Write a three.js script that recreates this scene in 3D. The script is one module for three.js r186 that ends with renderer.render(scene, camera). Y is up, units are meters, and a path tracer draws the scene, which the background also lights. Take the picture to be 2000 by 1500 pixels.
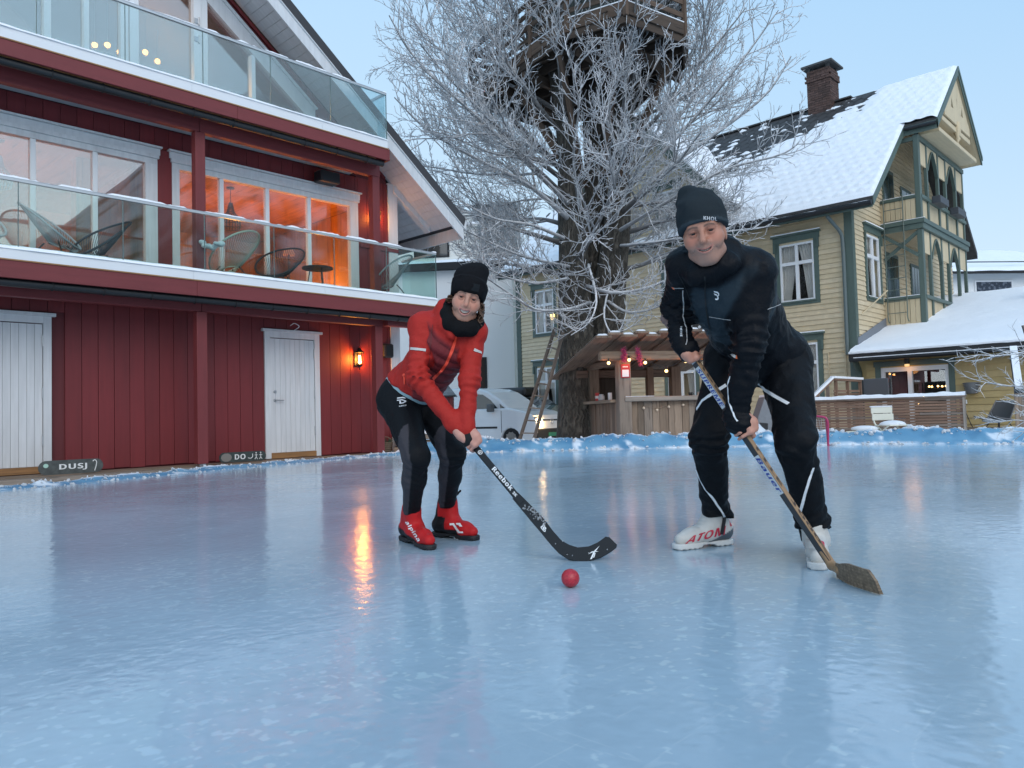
import * as THREE from 'three';
import { mergeGeometries, mergeVertices, toCreasedNormals } from 'three/addons/utils/BufferGeometryUtils.js';
import { RoundedBoxGeometry } from 'three/addons/geometries/RoundedBoxGeometry.js';

// ---------------------------------------------------------------- camera, sky, light, exposure
const scene = new THREE.Scene();
const camera = new THREE.PerspectiveCamera(52.97, 4 / 3, 0.05, 6000);
camera.position.set(0, 0.63, 0);
camera.rotation.order = 'YXZ';
camera.rotation.set(Math.atan(64 / 1505), 43.5 * Math.PI / 180, -0.027);
camera.updateMatrixWorld();
const renderer = new THREE.WebGLRenderer({ antialias: true });
renderer.toneMapping = THREE.LinearToneMapping;
renderer.toneMappingExposure = 1.38;
renderer.shadowMap.enabled = true;

const SUN_DIR = new THREE.Vector3(0.75, 0.62, 0.35).normalize();
const sky = (() => {
  const W = 1024, H = 512, d = new Float32Array(W * H * 4);
  const ss = (a, b, x) => { x = Math.min(1, Math.max(0, (x - a) / (b - a))); return x * x * (3 - 2 * x); };
  for (let j = 0; j < H; j++) for (let i = 0; i < W; i++) {
    const el = ((j + 0.5) / H - 0.5) * Math.PI, az = ((i + 0.5) / W - 0.5) * 2 * Math.PI;
    const x = Math.cos(el) * Math.cos(az), z = Math.cos(el) * Math.sin(az), y = Math.sin(el);
    const e = Math.max(0, y);
    // pale band at the horizon, clear blue above; the dawn side (+x +z) is warmer and lighter
    const t = 1 - Math.exp(-e * 2.6);
    const lo = [0.62, 0.715, 0.765], hi = [0.12, 0.36, 0.66];
    const dawn = ss(-0.35, 1.0, (x * SUN_DIR.x + z * SUN_DIR.z) / Math.hypot(SUN_DIR.x, SUN_DIR.z));
    const k = (j * W + i) * 4;
    // a little more veil towards -x (left of the picture)
    const veil = ss(0.15, -1.0, x + 0.15 * z) * 0.55;
    for (let c = 0; c < 3; c++) {
      let v = lo[c] * (1 - t) + hi[c] * t;
      v += veil * ([0.54, 0.68, 0.80][c] - v) * (1 - 0.55 * e);
      v += dawn * ([0.92, 0.90, 0.88][c]) * Math.exp(-e * 1.2);
      d[k + c] = v;
    }
    d[k + 3] = 1;
  }
  const t = new THREE.DataTexture(d, W, H, THREE.RGBAFormat, THREE.FloatType);
  t.mapping = THREE.EquirectangularReflectionMapping;
  t.magFilter = t.minFilter = THREE.LinearFilter; t.wrapS = THREE.RepeatWrapping; t.needsUpdate = true;
  return t;
})();
scene.background = sky; scene.environment = sky; scene.environmentIntensity = 1;
const sun = new THREE.DirectionalLight(0xfff0e0, 0.75);
sun.position.copy(SUN_DIR).multiplyScalar(60); sun.castShadow = true; sun.shadow.radius = 70;
Object.assign(sun.shadow.camera, { left: -35, right: 35, top: 35, bottom: -35, near: 1, far: 160 });
scene.add(sun, sun.target);

// ---------------------------------------------------------------- helpers
const V = (x, y, z) => new THREE.Vector3(x, y, z);
const sstep = (a, b, x) => { x = Math.min(1, Math.max(0, (x - a) / (b - a))); return x * x * (3 - 2 * x); };
const clamp = (x, a, b) => Math.min(b, Math.max(a, x));
const lerp = (a, b, t) => a + (b - a) * t;
function rng(s) { return () => { s |= 0; s = s + 0x6D2B79F5 | 0; let t = Math.imul(s ^ s >>> 15, 1 | s); t = t + Math.imul(t ^ t >>> 7, 61 | t) ^ t; return ((t ^ t >>> 14) >>> 0) / 4294967296; }; }
const R0 = rng(7);
const used = new Map();
function numbered(n) { const k = used.get(n) || 0; used.set(n, k + 1); return k ? n + '_' + String(k).padStart(3, '0') : n; }
function thing(name, label, category, pos = [0, 0, 0], opt = {}) {
  const o = new THREE.Group(); o.name = numbered(name); scene.add(o);
  o.position.set(...pos); o.org = V(...pos);
  tag(o, label, category, opt.group); if (opt.kind) o.userData.kind = opt.kind;
  return o;
}
function tag(o, label, category, group) { o.userData.label = label; if (category) o.userData.category = category; if (group) o.userData.group = group; return o; }
const orgOf = p => { for (; p && p !== scene; p = p.parent) if (p.org) return p.org; return null; };
function prep(g) { if (Array.isArray(g)) { const hasC = g.some(x => x.attributes.color); g = mergeGeometries(g.map(x => { x = x.index ? x.toNonIndexed() : x; for (const k of Object.keys(x.attributes)) if (!['position', 'normal', 'uv'].includes(k) && !(k === 'color' && hasC)) x.deleteAttribute(k); if (!x.attributes.uv) x.setAttribute('uv', new THREE.BufferAttribute(new Float32Array(x.attributes.position.count * 2), 2)); if (hasC && !x.attributes.color) x.setAttribute('color', new THREE.BufferAttribute(new Float32Array(x.attributes.position.count * 3).fill(1), 3)); return x; })); } return g; }
// one named mesh from geometries given in world coordinates (local = geometries already in the thing's own axes)
function part(name, g, mat, parent = scene, opt = {}) {
  g = prep(g);
  const o = orgOf(parent);
  if (o && !opt.local) { g = g.clone(); g.translate(-o.x, -o.y, -o.z); }
  const m = new THREE.Mesh(g, mat); m.name = parent === scene ? numbered(name) : name; m.castShadow = m.receiveShadow = true;
  if (opt.kind) m.userData.kind = opt.kind;
  if (opt.label) m.userData.label = opt.label;
  parent.add(m);
  return m;
}
function struct(name, g, mat) { const m = part(name, g, mat, scene); m.userData.kind = 'structure'; return m; }
function copyOf(root, pos, turn, label) {
  const base = root.name.replace(/_\d{3}$/, '');
  const r = root.clone(); r.name = numbered(base); r.position.set(...pos); r.org = V(...pos); if (turn != null) r.rotation.y = turn; if (label) r.userData.label = label; scene.add(r); return r;
}
// the point seen at photograph pixel (x, y) (2000 x 1500) at a given depth, on a plane, or on the ice
function rayAt(x, y) { return V((x - 1000) / 1505, -(y - 750) / 1505, -1).applyEuler(camera.rotation); }
function at(x, y, depth) { return rayAt(x, y).multiplyScalar(depth).add(camera.position); }
function atPlane(axis, val, x, y) { const d = rayAt(x, y); return d.clone().multiplyScalar((val - camera.position[axis]) / d[axis]).add(camera.position); }

// geometry: uv in metres
function uvBox(g, grain, ox, oy) {
  g = g.index ? g.toNonIndexed() : g;
  const p = g.attributes.position, n = g.attributes.normal, uv = new Float32Array(p.count * 2);
  for (let i = 0; i < p.count; i++) {
    const ax = Math.abs(n.getX(i)), ay = Math.abs(n.getY(i)), az = Math.abs(n.getZ(i));
    const x = p.getX(i), y = p.getY(i), z = p.getZ(i);
    let u, v;
    if (ax >= ay && ax >= az) { u = z; v = y; if (grain === 'z') [u, v] = [y, z]; }
    else if (ay >= az) { u = x; v = z; if (grain === 'x') [u, v] = [z, x]; }
    else { u = x; v = y; if (grain === 'x') [u, v] = [y, x]; }
    uv[2 * i] = u + ox; uv[2 * i + 1] = v + oy;
  }
  g.setAttribute('uv', new THREE.BufferAttribute(uv, 2)); return g;
}
const jit = () => [R0() * 7, R0() * 7];
function bx(x0, x1, y0, y1, z0, z1, grain) {
  const g = new THREE.BoxGeometry(Math.abs(x1 - x0), Math.abs(y1 - y0), Math.abs(z1 - z0));
  g.translate((x0 + x1) / 2, (y0 + y1) / 2, (z0 + z1) / 2);
  return uvBox(g, grain, ...jit());
}
function rbx(x0, x1, y0, y1, z0, z1, r = 0.01, grain, seg = 1) {
  const g = new RoundedBoxGeometry(Math.abs(x1 - x0), Math.abs(y1 - y0), Math.abs(z1 - z0), seg, r);
  g.translate((x0 + x1) / 2, (y0 + y1) / 2, (z0 + z1) / 2);
  return uvBox(g, grain, ...jit());
}
// a bar of rectangular section w x t from a to b; up = direction of t
function bar(a, b, w, t, up = V(0, 1, 0)) {
  const dir = b.clone().sub(a), L = dir.length(); dir.normalize();
  const s = V().crossVectors(dir, up).normalize(), u = V().crossVectors(s, dir).normalize();
  const g = uvBox(new THREE.BoxGeometry(w, L, t), 'y', ...jit());
  const m = new THREE.Matrix4().makeBasis(s, dir, u.clone()).setPosition(a.clone().add(b).multiplyScalar(0.5));
  if (m.determinant() < 0) m.makeBasis(s.negate(), dir, u).setPosition(a.clone().add(b).multiplyScalar(0.5));
  return g.applyMatrix4(m);
}
function cyl(a, b, r0, r1 = r0, n = 10, caps = true) {
  const d = b.clone().sub(a), L = d.length();
  const g = new THREE.CylinderGeometry(r1, r0, L, n, 1, !caps);
  const q = new THREE.Quaternion().setFromUnitVectors(V(0, 1, 0), d.normalize());
  g.applyQuaternion(q); g.translate((a.x + b.x) / 2, (a.y + b.y) / 2, (a.z + b.z) / 2); return g;
}
function tube(pts, r, n = 6, seg) { return new THREE.TubeGeometry(new THREE.CatmullRomCurve3(pts, false, 'centripetal'), seg || pts.length * 4, r, n, false); }
function ball(c, r, w = 12, h = 9, sy = 1) { const g = new THREE.SphereGeometry(r, w, h); g.scale(1, sy, 1); g.translate(c.x, c.y, c.z); return g; }
function lathe(prof, c, n = 16) { const g = new THREE.LatheGeometry(prof.map(p => new THREE.Vector2(p[0], p[1])), n); g.translate(c.x, c.y, c.z); return g; }
// polygon pts [[a,b]..] extruded along an axis from s0 to s1.  axis x: (a,b)=(z,y); y: (x,z); z: (x,y)
function prism(pts, axis, s0, s1, holes = []) {
  const sh = new THREE.Shape(pts.map(p => new THREE.Vector2(p[0], p[1])));
  for (const h of holes) sh.holes.push(new THREE.Path(h.map(p => new THREE.Vector2(p[0], p[1]))));
  let g = new THREE.ExtrudeGeometry(sh, { depth: s1 - s0, bevelEnabled: false });
  const P = g.attributes.position;
  for (let i = 0; i < P.count; i++) {
    const a = P.getX(i), b = P.getY(i), s = P.getZ(i) + s0;
    if (axis === 'x') P.setXYZ(i, s, b, a); else if (axis === 'y') P.setXYZ(i, a, s, b); else P.setXYZ(i, a, b, s);
  }
  if (axis !== 'z') for (let i = 0; i < P.count; i += 3) for (const k of ['position']) { const t = [P.getX(i), P.getY(i), P.getZ(i)]; P.setXYZ(i, P.getX(i + 1), P.getY(i + 1), P.getZ(i + 1)); P.setXYZ(i + 1, ...t); }
  g.computeVertexNormals();
  return uvBox(g, undefined, ...jit());
}
// quad from 4 corners (counter-clockwise seen from the front), subdivided, uv in metres
function quadGrid(a, b, c, d, nu, nv, fn) {
  const pos = [], uv = [], idx = [], lu = a.distanceTo(b), lv = a.distanceTo(d);
  for (let j = 0; j <= nv; j++) for (let i = 0; i <= nu; i++) {
    const u = i / nu, v = j / nv;
    const p = a.clone().lerp(b, u).lerp(d.clone().lerp(c, u), v); if (fn) fn(p, u, v);
    pos.push(p.x, p.y, p.z); uv.push(u * lu, v * lv);
  }
  for (let j = 0; j < nv; j++) for (let i = 0; i < nu; i++) { const k = j * (nu + 1) + i; idx.push(k, k + 1, k + nu + 2, k, k + nu + 2, k + nu + 1); }
  const g = new THREE.BufferGeometry(); g.setAttribute('position', new THREE.Float32BufferAttribute(pos, 3)); g.setAttribute('uv', new THREE.Float32BufferAttribute(uv, 2)); g.setIndex(idx); g.computeVertexNormals(); return g;
}
// ---------------------------------------------------------------- noise and textures
const PERM = (() => { const r = rng(11), a = [...Array(256).keys()]; for (let i = 255; i > 0; i--) { const j = r() * (i + 1) | 0;[a[i], a[j]] = [a[j], a[i]]; } return new Uint8Array([...a, ...a]); })();
const h3 = (x, y, z) => PERM[PERM[PERM[x & 255] + (y & 255)] + (z & 255)] / 255;
function vn(x, y, z = 0) {
  const X = Math.floor(x), Y = Math.floor(y), Z = Math.floor(z); let fx = x - X, fy = y - Y, fz = z - Z;
  fx = fx * fx * (3 - 2 * fx); fy = fy * fy * (3 - 2 * fy); fz = fz * fz * (3 - 2 * fz);
  const l = (a, b, t) => a + (b - a) * t;
  return l(l(l(h3(X, Y, Z), h3(X + 1, Y, Z), fx), l(h3(X, Y + 1, Z), h3(X + 1, Y + 1, Z), fx), fy), l(l(h3(X, Y, Z + 1), h3(X + 1, Y, Z + 1), fx), l(h3(X, Y + 1, Z + 1), h3(X + 1, Y + 1, Z + 1), fx), fy), fz);
}
const fbm = (x, y, z, o = 4) => { let s = 0, a = 0.5, t = 0; for (let i = 0; i < o; i++) { s += a * vn(x, y, z); t += a; a *= 0.5; x = x * 2.03 + 17.1; y = y * 2.03 + 5.3; z *= 2.03; } return s / t; };
// periodic noise for tiling textures
function pn(x, y, px, py, s = 0) {
  const X = Math.floor(x), Y = Math.floor(y); let fx = x - X, fy = y - Y; fx = fx * fx * (3 - 2 * fx); fy = fy * fy * (3 - 2 * fy);
  const m = (a, n) => ((a % n) + n) % n, x0 = m(X, px), x1 = m(X + 1, px), y0 = m(Y, py), y1 = m(Y + 1, py);
  return (h3(x0, y0, s) * (1 - fx) + h3(x1, y0, s) * fx) * (1 - fy) + (h3(x0, y1, s) * (1 - fx) + h3(x1, y1, s) * fx) * fy;
}
function pf(u, v, fx, fy, o = 4, s = 0) { let r = 0, a = 0.5, t = 0; for (let i = 0; i < o; i++) { r += a * pn(u * fx, v * fy, fx, fy, s + i * 13); t += a; a *= 0.55; fx *= 2; fy *= 2; } return r / t; }
function texture(n, fn, opt = {}) {
  const W = n, H = opt.h || n, d = new Uint8Array(W * H * 4);
  for (let j = 0; j < H; j++) for (let i = 0; i < W; i++) {
    const r = fn((i + 0.5) / W, (j + 0.5) / H), k = (j * W + i) * 4;
    if (typeof r === 'number') d[k] = d[k + 1] = d[k + 2] = clamp(r, 0, 1) * 255; else { for (let c = 0; c < 3; c++) d[k + c] = clamp(r[c], 0, 1) * 255; }
    d[k + 3] = 255;
  }
  const t = new THREE.DataTexture(d, W, H, THREE.RGBAFormat); t.wrapS = t.wrapT = THREE.RepeatWrapping; t.magFilter = THREE.LinearFilter; t.minFilter = THREE.LinearMipmapLinearFilter; t.generateMipmaps = true;
  if (opt.srgb) t.colorSpace = THREE.SRGBColorSpace;
  t.repeat.set(1 / (opt.m || 1), 1 / (opt.mh || opt.m || 1)); t.needsUpdate = true; return t;
}
function rep(t, m, mh = m) { const c = t.clone(); c.repeat.set(1 / m, 1 / mh); c.needsUpdate = true; return c; }
const T = {};
T.paint = texture(256, (u, v) => { const g = pf(u, v, 24, 3, 4, 1), b = pf(u, v, 3, 3, 4, 5); return 0.72 + 0.2 * g + 0.18 * (b - 0.5); }, { m: 0.8, mh: 1.6 });
T.wood = texture(512, (u, v) => {           // weathered board: grain runs along v
  const w = pf(u, v, 4, 3, 3, 21) * 0.06; const g = pf(u + w, v, 40, 3, 4, 2), l = pf(u + w * 2, v, 10, 2, 3, 9), b = pf(u, v, 3, 4, 4, 5);
  const crack = sstep(0.73, 0.80, pf(u + w, v, 60, 4, 2, 31));
  const t = 0.35 + 0.55 * g * 0.6 + 0.4 * (l - 0.5) + 0.35 * (b - 0.5) - 0.35 * crack + 0.22; return [t * 1.02, t * 0.97, t * 0.92];
}, { m: 0.9, mh: 1.8 });
T.noise = texture(256, (u, v) => 0.35 + 0.65 * pf(u, v, 8, 8, 5, 3), { m: 0.5 });
T.snowBump = texture(512, (u, v) => 0.6 * pf(u, v, 6, 6, 5, 3) + 0.4 * pf(u, v, 64, 64, 2, 8), { m: 1.2 });
T.bark = texture(512, (u, v) => { const w = pf(u, v, 4, 6, 3, 3) * 0.12; const a = pf(u + w, v, 18, 8, 4, 2), b = pf(u, v, 5, 5, 4, 11); return sstep(0.25, 0.75, a) * 0.7 + 0.3 * b; }, { m: 1 });
T.weave = texture(128, (u, v) => 0.5 + 0.25 * Math.sin(u * Math.PI * 64) * Math.sin(v * Math.PI * 64) + 0.25 * (pf(u, v, 32, 32, 2, 3) - 0.5), { m: 0.06 });
T.cloth = texture(256, (u, v) => 0.7 * pf(u, v, 5, 5, 4, 3) + 0.3 * pf(u, v, 50, 50, 2, 4), { m: 0.25 });

const lin = h => { const c = new THREE.Color(h); return c; };
function mat(c, o = {}) {
  const phys = o.transmission != null || o.clearcoat != null || o.sheen != null || o.ior != null;
  const m = new (phys ? THREE.MeshPhysicalMaterial : THREE.MeshStandardMaterial)({ roughness: 0.6, metalness: 0, ...o });
  if (Array.isArray(c)) m.color.setRGB(...c); else m.color.set(c);
  return m;
}
const M = {
  red: [0.92, 1, 1.07, 0.97].map(k => mat([0.20 * k, 0.022 * k, 0.025 * k], { roughness: 0.55, map: T.paint, bumpMap: T.paint, bumpScale: 0.002 })),
  redTrim: mat([0.205, 0.033, 0.035], { roughness: 0.6, map: T.paint, bumpMap: T.noise, bumpScale: 0.002 }),
  redDark: mat([0.14, 0.022, 0.026], { roughness: 0.7, map: T.paint }),
  white: mat([0.74, 0.75, 0.76], { roughness: 0.5, map: T.paint, bumpMap: T.paint, bumpScale: 0.001 }),
  whiteSmooth: mat([0.74, 0.75, 0.76], { roughness: 0.35 }),
  offWhite: mat([0.62, 0.62, 0.58], { roughness: 0.7, map: T.noise }),
  black: mat([0.012, 0.013, 0.015], { roughness: 0.45 }),
  blackRough: mat([0.015, 0.016, 0.018], { roughness: 0.85 }),
  greyMetal: mat([0.45, 0.46, 0.47], { roughness: 0.35, metalness: 0.9 }),
  darkMetal: mat([0.05, 0.055, 0.06], { roughness: 0.4, metalness: 0.6 }),
  snow: mat([0.86, 0.88, 0.91], { roughness: 0.9, bumpMap: T.snowBump, bumpScale: 0.02 }),
  frost: mat([0.82, 0.85, 0.9], { roughness: 0.9 }),
  glass: mat([1, 1, 1], { transmission: 1, thickness: 0, roughness: 0, ior: 2.3 }),
  glassPlain: mat([1, 1, 1], { transmission: 1, thickness: 0, roughness: 0.01, ior: 1.5 }),
  glassRail: mat([0.86, 0.95, 0.93], { transmission: 1, thickness: 0, roughness: 0.03, ior: 1.5 }),
  glassFrost: mat([0.80, 0.91, 0.93], { transmission: 0.95, thickness: 0, roughness: 0.22, ior: 1.6 }),
  pine: mat([0.38, 0.2, 0.08], { roughness: 0.6, map: T.wood }),
  interior: mat([0.36, 0.18, 0.065], { roughness: 0.7, map: T.wood }),
  bulb: mat([1, 0.75, 0.4], { emissive: new THREE.Color(1, 0.58, 0.2), emissiveIntensity: 6 }),
};
const weathered = [[0.26, 0.20, 0.15], [0.31, 0.245, 0.19], [0.20, 0.16, 0.125], [0.28, 0.24, 0.205], [0.34, 0.27, 0.21]].map(c => mat(c, { roughness: 0.85, map: T.wood, bumpMap: T.wood, bumpScale: 0.006 }));
const planked = [[0.24, 0.17, 0.125], [0.19, 0.14, 0.11], [0.28, 0.205, 0.155]].map(c => mat(c, { roughness: 0.85, map: T.wood, bumpMap: T.wood, bumpScale: 0.004 }));
const pick = (a, r = R0) => a[r() * a.length | 0];
function lampAt(p, col, cd, r = 0.02, parent = scene) { const l = new THREE.PointLight(col, cd, 0, 2); l.position.copy(p); const o = orgOf(parent); if (o) l.position.sub(o); l.castShadow = true; l.shadow.radius = r / 0.02; parent.add(l); return l; }
// ---------------------------------------------------------------- ground, mountain, ice, rim
{
  const gy = (x, z) => -0.12 - 0.22 * sstep(-9.5, -13, x) * sstep(-10, -15, z) + 0.03 * (fbm(x * 0.6, 3, z * 0.6, 3) - 0.5);
  const geos = [];
  const N = 120, pos = [], uv = [], idx = [];
  const map = i => { const t = i / N * 2 - 1; return Math.sign(t) * (Math.abs(t) * 24 + Math.pow(Math.abs(t), 7) * 1500); };
  for (let j = 0; j <= N; j++) for (let i = 0; i <= N; i++) { const x = map(i) - 8, z = map(j) - 10; pos.push(x, gy(x, z), z); uv.push(x, z); }
  for (let j = 0; j < N; j++) for (let i = 0; i < N; i++) { const k = j * (N + 1) + i; idx.push(k, k + N + 1, k + 1, k + 1, k + N + 1, k + N + 2); }
  const g = new THREE.BufferGeometry(); g.setAttribute('position', new THREE.Float32BufferAttribute(pos, 3)); g.setAttribute('uv', new THREE.Float32BufferAttribute(uv, 2)); g.setIndex(idx); g.computeVertexNormals();
  struct('ground', g, M.snow);

  // mountain across the valley (it shows in the window panes)
  const mp = [], mc = [], mi = [], A = 260, B = 60;
  const ridge = a => { const d = a * 180 / Math.PI; let e = 10 + 14 * sstep(8, 33, d) - 20 * sstep(52, 84, d) - 4 * sstep(0, -40, d) - 5 * sstep(-60, -100, d); return Math.max(0.2, e + 2.2 * (fbm(d * 0.08, 1, 2, 4) - 0.5) + 1.0 * (fbm(d * 0.5, 9, 2, 3) - 0.5)); };
  for (let j = 0; j <= B; j++) for (let i = 0; i <= A; i++) {
    const a = lerp(-2.0, 1.52, i / A), t = j / B, r = 420 + 620 * t, H = Math.tan(ridge(a) * Math.PI / 180) * 1040;
    const n = fbm(a * 30, t * 9, 4, 5);
    const y = -6 + H * Math.pow(t, 1.15) * (1 + 0.35 * (n - 0.5) * (1 - t)) + (n - 0.5) * 40 * t * (1 - t);
    mp.push(Math.cos(a) * r, y, -Math.sin(a) * r);
    const s = fbm(a * 60, t * 26, 7, 5), sn = sstep(0.42, 0.62, s + 0.25 * (t - 0.4)), fr = fbm(a * 14, t * 6, 1, 3);
    const rock = fr > 0.5 ? [0.115, 0.085, 0.062] : [0.07, 0.06, 0.045];
    mc.push(lerp(rock[0], 0.5, sn * 0.8), lerp(rock[1], 0.5, sn * 0.8), lerp(rock[2], 0.52, sn * 0.8));
  }
  for (let j = 0; j < B; j++) for (let i = 0; i < A; i++) { const k = j * (A + 1) + i; mi.push(k, k + A + 1, k + 1, k + 1, k + A + 1, k + A + 2); }
  const mg = new THREE.BufferGeometry(); mg.setAttribute('position', new THREE.Float32BufferAttribute(mp, 3)); mg.setAttribute('color', new THREE.Float32BufferAttribute(mc, 3)); mg.setIndex(mi); mg.computeVertexNormals();
  struct('mountain', mg, mat([1, 1, 1], { vertexColors: true, roughness: 1, side: THREE.DoubleSide }));

  // ice: closed outline of the rink (x, z)
  const out = [[-8.2, 6], [-8.9, 1.5], [-9.55, -2.2], [-10.38, -4.77], [-10.8, -6.8], [-11.14, -8.6], [-10.95, -9.35], [-9.95, -9.9], [-7.89, -11.61], [-6.2, -12.75], [-4.62, -13.6], [-2.5, -14.05], [1.5, -14.4], [7, -14.2], [9, -8], [9, 3], [4, 7]];
  const iceN = T.iceN = texture(1024, (u, v) => {
    const a = pf(u, v, 5, 5, 4, 41), b = pf(u, v, 26, 26, 3, 17), c = pf(u, v, 90, 90, 2, 29);
    return 0.5 + 0.30 * (a - 0.5) + 0.20 * (b - 0.5) + 0.30 * (c - 0.5);
  }, { m: 3.1 });
  const iceC = texture(1024, (u, v) => {
    const a = pf(u, v, 4, 4, 5, 51), b = pf(u, v, 14, 40, 4, 57), c = pf(u, v, 40, 14, 4, 63), f = pf(u, v, 110, 140, 3, 71);
    let k = 0.82 + 0.28 * (a - 0.5);
    const q = pf(u, v, 190, 170, 2, 91), ln = 1 - Math.abs(pf(u + 0.02 * a, v, 9, 60, 2, 97) - 0.5) * 2, l2 = 1 - Math.abs(pf(u, v + 0.02 * b, 50, 8, 2, 101) - 0.5) * 2;
    const scratch = sstep(0.975, 0.995, ln) * sstep(0.5, 0.62, b) + sstep(0.975, 0.995, l2) * sstep(0.5, 0.62, c);
    const fleck = sstep(0.68, 0.78, q) * sstep(0.38, 0.62, a) + sstep(0.76, 0.84, f) * 0.6;
    const w = clamp(0.12 * scratch + 0.5 * fleck, 0, 1); k += 0.06 * (f - 0.5);
    return [lerp(k * 0.98, 1.6, w), lerp(k, 1.35, w), lerp(k * 1.02, 1.15, w)];
  }, { m: 4.3 });
  const iceR = texture(512, (u, v) => { const a = pf(u, v, 5, 5, 4, 81), b = pf(u, v, 30, 30, 3, 87); return clamp(0.125 + 0.13 * (a - 0.5) + 0.08 * (b - 0.5), 0.06, 0.6); }, { m: 5.7 });
  const sh = new THREE.Shape(out.map(p => new THREE.Vector2(p[0], -p[1])));
  const ig = new THREE.ShapeGeometry(sh); ig.rotateX(-Math.PI / 2);
  { const p = ig.attributes.position, u = ig.attributes.uv; for (let i = 0; i < p.count; i++) u.setXY(i, p.getX(i), p.getZ(i)); }
  struct('ice', ig, mat([0.48, 0.62, 0.71], { roughness: 1, map: iceC, roughnessMap: iceR, bumpMap: iceN, bumpScale: 0.0030, ior: 1.55 }));

  // rim of snow and blue tarpaulin round the ice
  const curve = new THREE.CatmullRomCurve3(out.map(p => V(p[0], 0, p[1])), true, 'centripetal');
  const S = 1500, K = 22, rp = [], rc = [], ri = [], ru = [];
  const L = curve.getLength();
  for (let i = 0; i <= S; i++) {
    const s = i / S, c = curve.getPointAt(s % 1), t = curve.getTangentAt(s % 1), nx = t.z, nz = -t.x; // outward (outline runs clockwise seen from above)
    const side = sstep(-9.9, -10.7, c.x) * sstep(-9.2, -8.6, c.z) + sstep(-8, -9.5, c.x) * sstep(-9, -8, c.z);
    const low = clamp(side, 0, 1);
    const Hh = lerp(0.235, 0.05, low) * (1 + 0.45 * (fbm(s * 260, 0, 3, 3) - 0.5)), Wd = lerp(0.62, 0.45, low);
    for (let k = 0; k <= K; k++) {
      const w = k / K, off = -0.14 + w * Wd;
      const nn = fbm(s * 420, w * 3.2, 5, 4) - 0.5, n2 = fbm(s * 90, w * 2, 9, 3) - 0.5;
      const prof = Math.pow(sstep(0.0, 0.62, w), 0.8) * (1 - 0.75 * sstep(0.72, 1.0, w));
      const y = -0.012 + Hh * prof + (nn * 0.12 + n2 * 0.05 + 0.05 * (fbm(s * 1900, w * 14, 3, 3) - 0.5) * sstep(0.25, 0.7, w)) * Math.min(1, w * 4) * lerp(1, 0.45, low) * (prof + 0.1);
      const o2 = off + n2 * 0.18 * lerp(1, 0.5, low);
      rp.push(c.x + nx * o2, y, c.z + nz * o2); ru.push(s * L, w * 0.8);
      const sn = clamp(sstep(0.56, 0.78, w + nn * 0.6) + sstep(0.60, 0.70, fbm(s * 300, w * 3, 21, 4)) * 0.8 + sstep(0.16, 0.02, w + nn * 0.45) * 0.65, 0, 1);
      const f = fbm(s * 160, w * 5, 31, 3);
      const tarp = [lerp(0.045, 0.20, f), lerp(0.18, 0.40, f), lerp(0.34, 0.55, f)];
      rc.push(lerp(tarp[0], 0.84, sn), lerp(tarp[1], 0.88, sn), lerp(tarp[2], 0.92, sn));
    }
  }
  for (let i = 0; i < S; i++) for (let k = 0; k < K; k++) { const a = i * (K + 1) + k; ri.push(a, a + 1, a + K + 1, a + 1, a + K + 2, a + K + 1); }
  const rg = new THREE.BufferGeometry(); rg.setAttribute('position', new THREE.Float32BufferAttribute(rp, 3)); rg.setAttribute('color', new THREE.Float32BufferAttribute(rc, 3)); rg.setAttribute('uv', new THREE.Float32BufferAttribute(ru, 2)); rg.setIndex(ri); rg.computeVertexNormals();
  { // loose crumbs of snow on the rim and along the edge of the ice
    const r = rng(31), cr = [], g0 = new THREE.IcosahedronGeometry(1, 0);
    for (let i = 0; i < 5200; i++) {
      const a = (r() * S | 0) * (K + 1), k = r() < 0.35 ? (r() * 4 | 0) : 8 + (r() * 9 | 0), q = (a + k) * 3, x = rp[q], y = rp[q + 1], z = rp[q + 2]; if (x > 1 || z > 1) continue;
      const s = (0.006 + 0.03 * Math.pow(r(), 4)) * (x < -8.4 && z > -9 ? 0.7 : 1), g = g0.clone(); g.scale(s * (0.8 + r()), s * (0.6 + 0.5 * r()), s * (0.8 + r())); g.rotateY(r() * 6); g.rotateX(r() * 3); g.translate(x + (r() - 0.5) * 0.1, Math.max(0.003, y + s * 0.3), z + (r() - 0.5) * 0.1); cr.push(g);
    }
    const m = part('snow_crumbs', cr, M.snow); m.userData.kind = 'stuff'; m.userData.label = 'loose crumbs of snow scattered along the rim of the ice';
  }
  struct('snow_bank', rg, mat([1, 1, 1], { vertexColors: true, roughness: 0.45, bumpMap: T.snowBump, bumpScale: 0.006, side: THREE.DoubleSide }));
}
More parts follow.
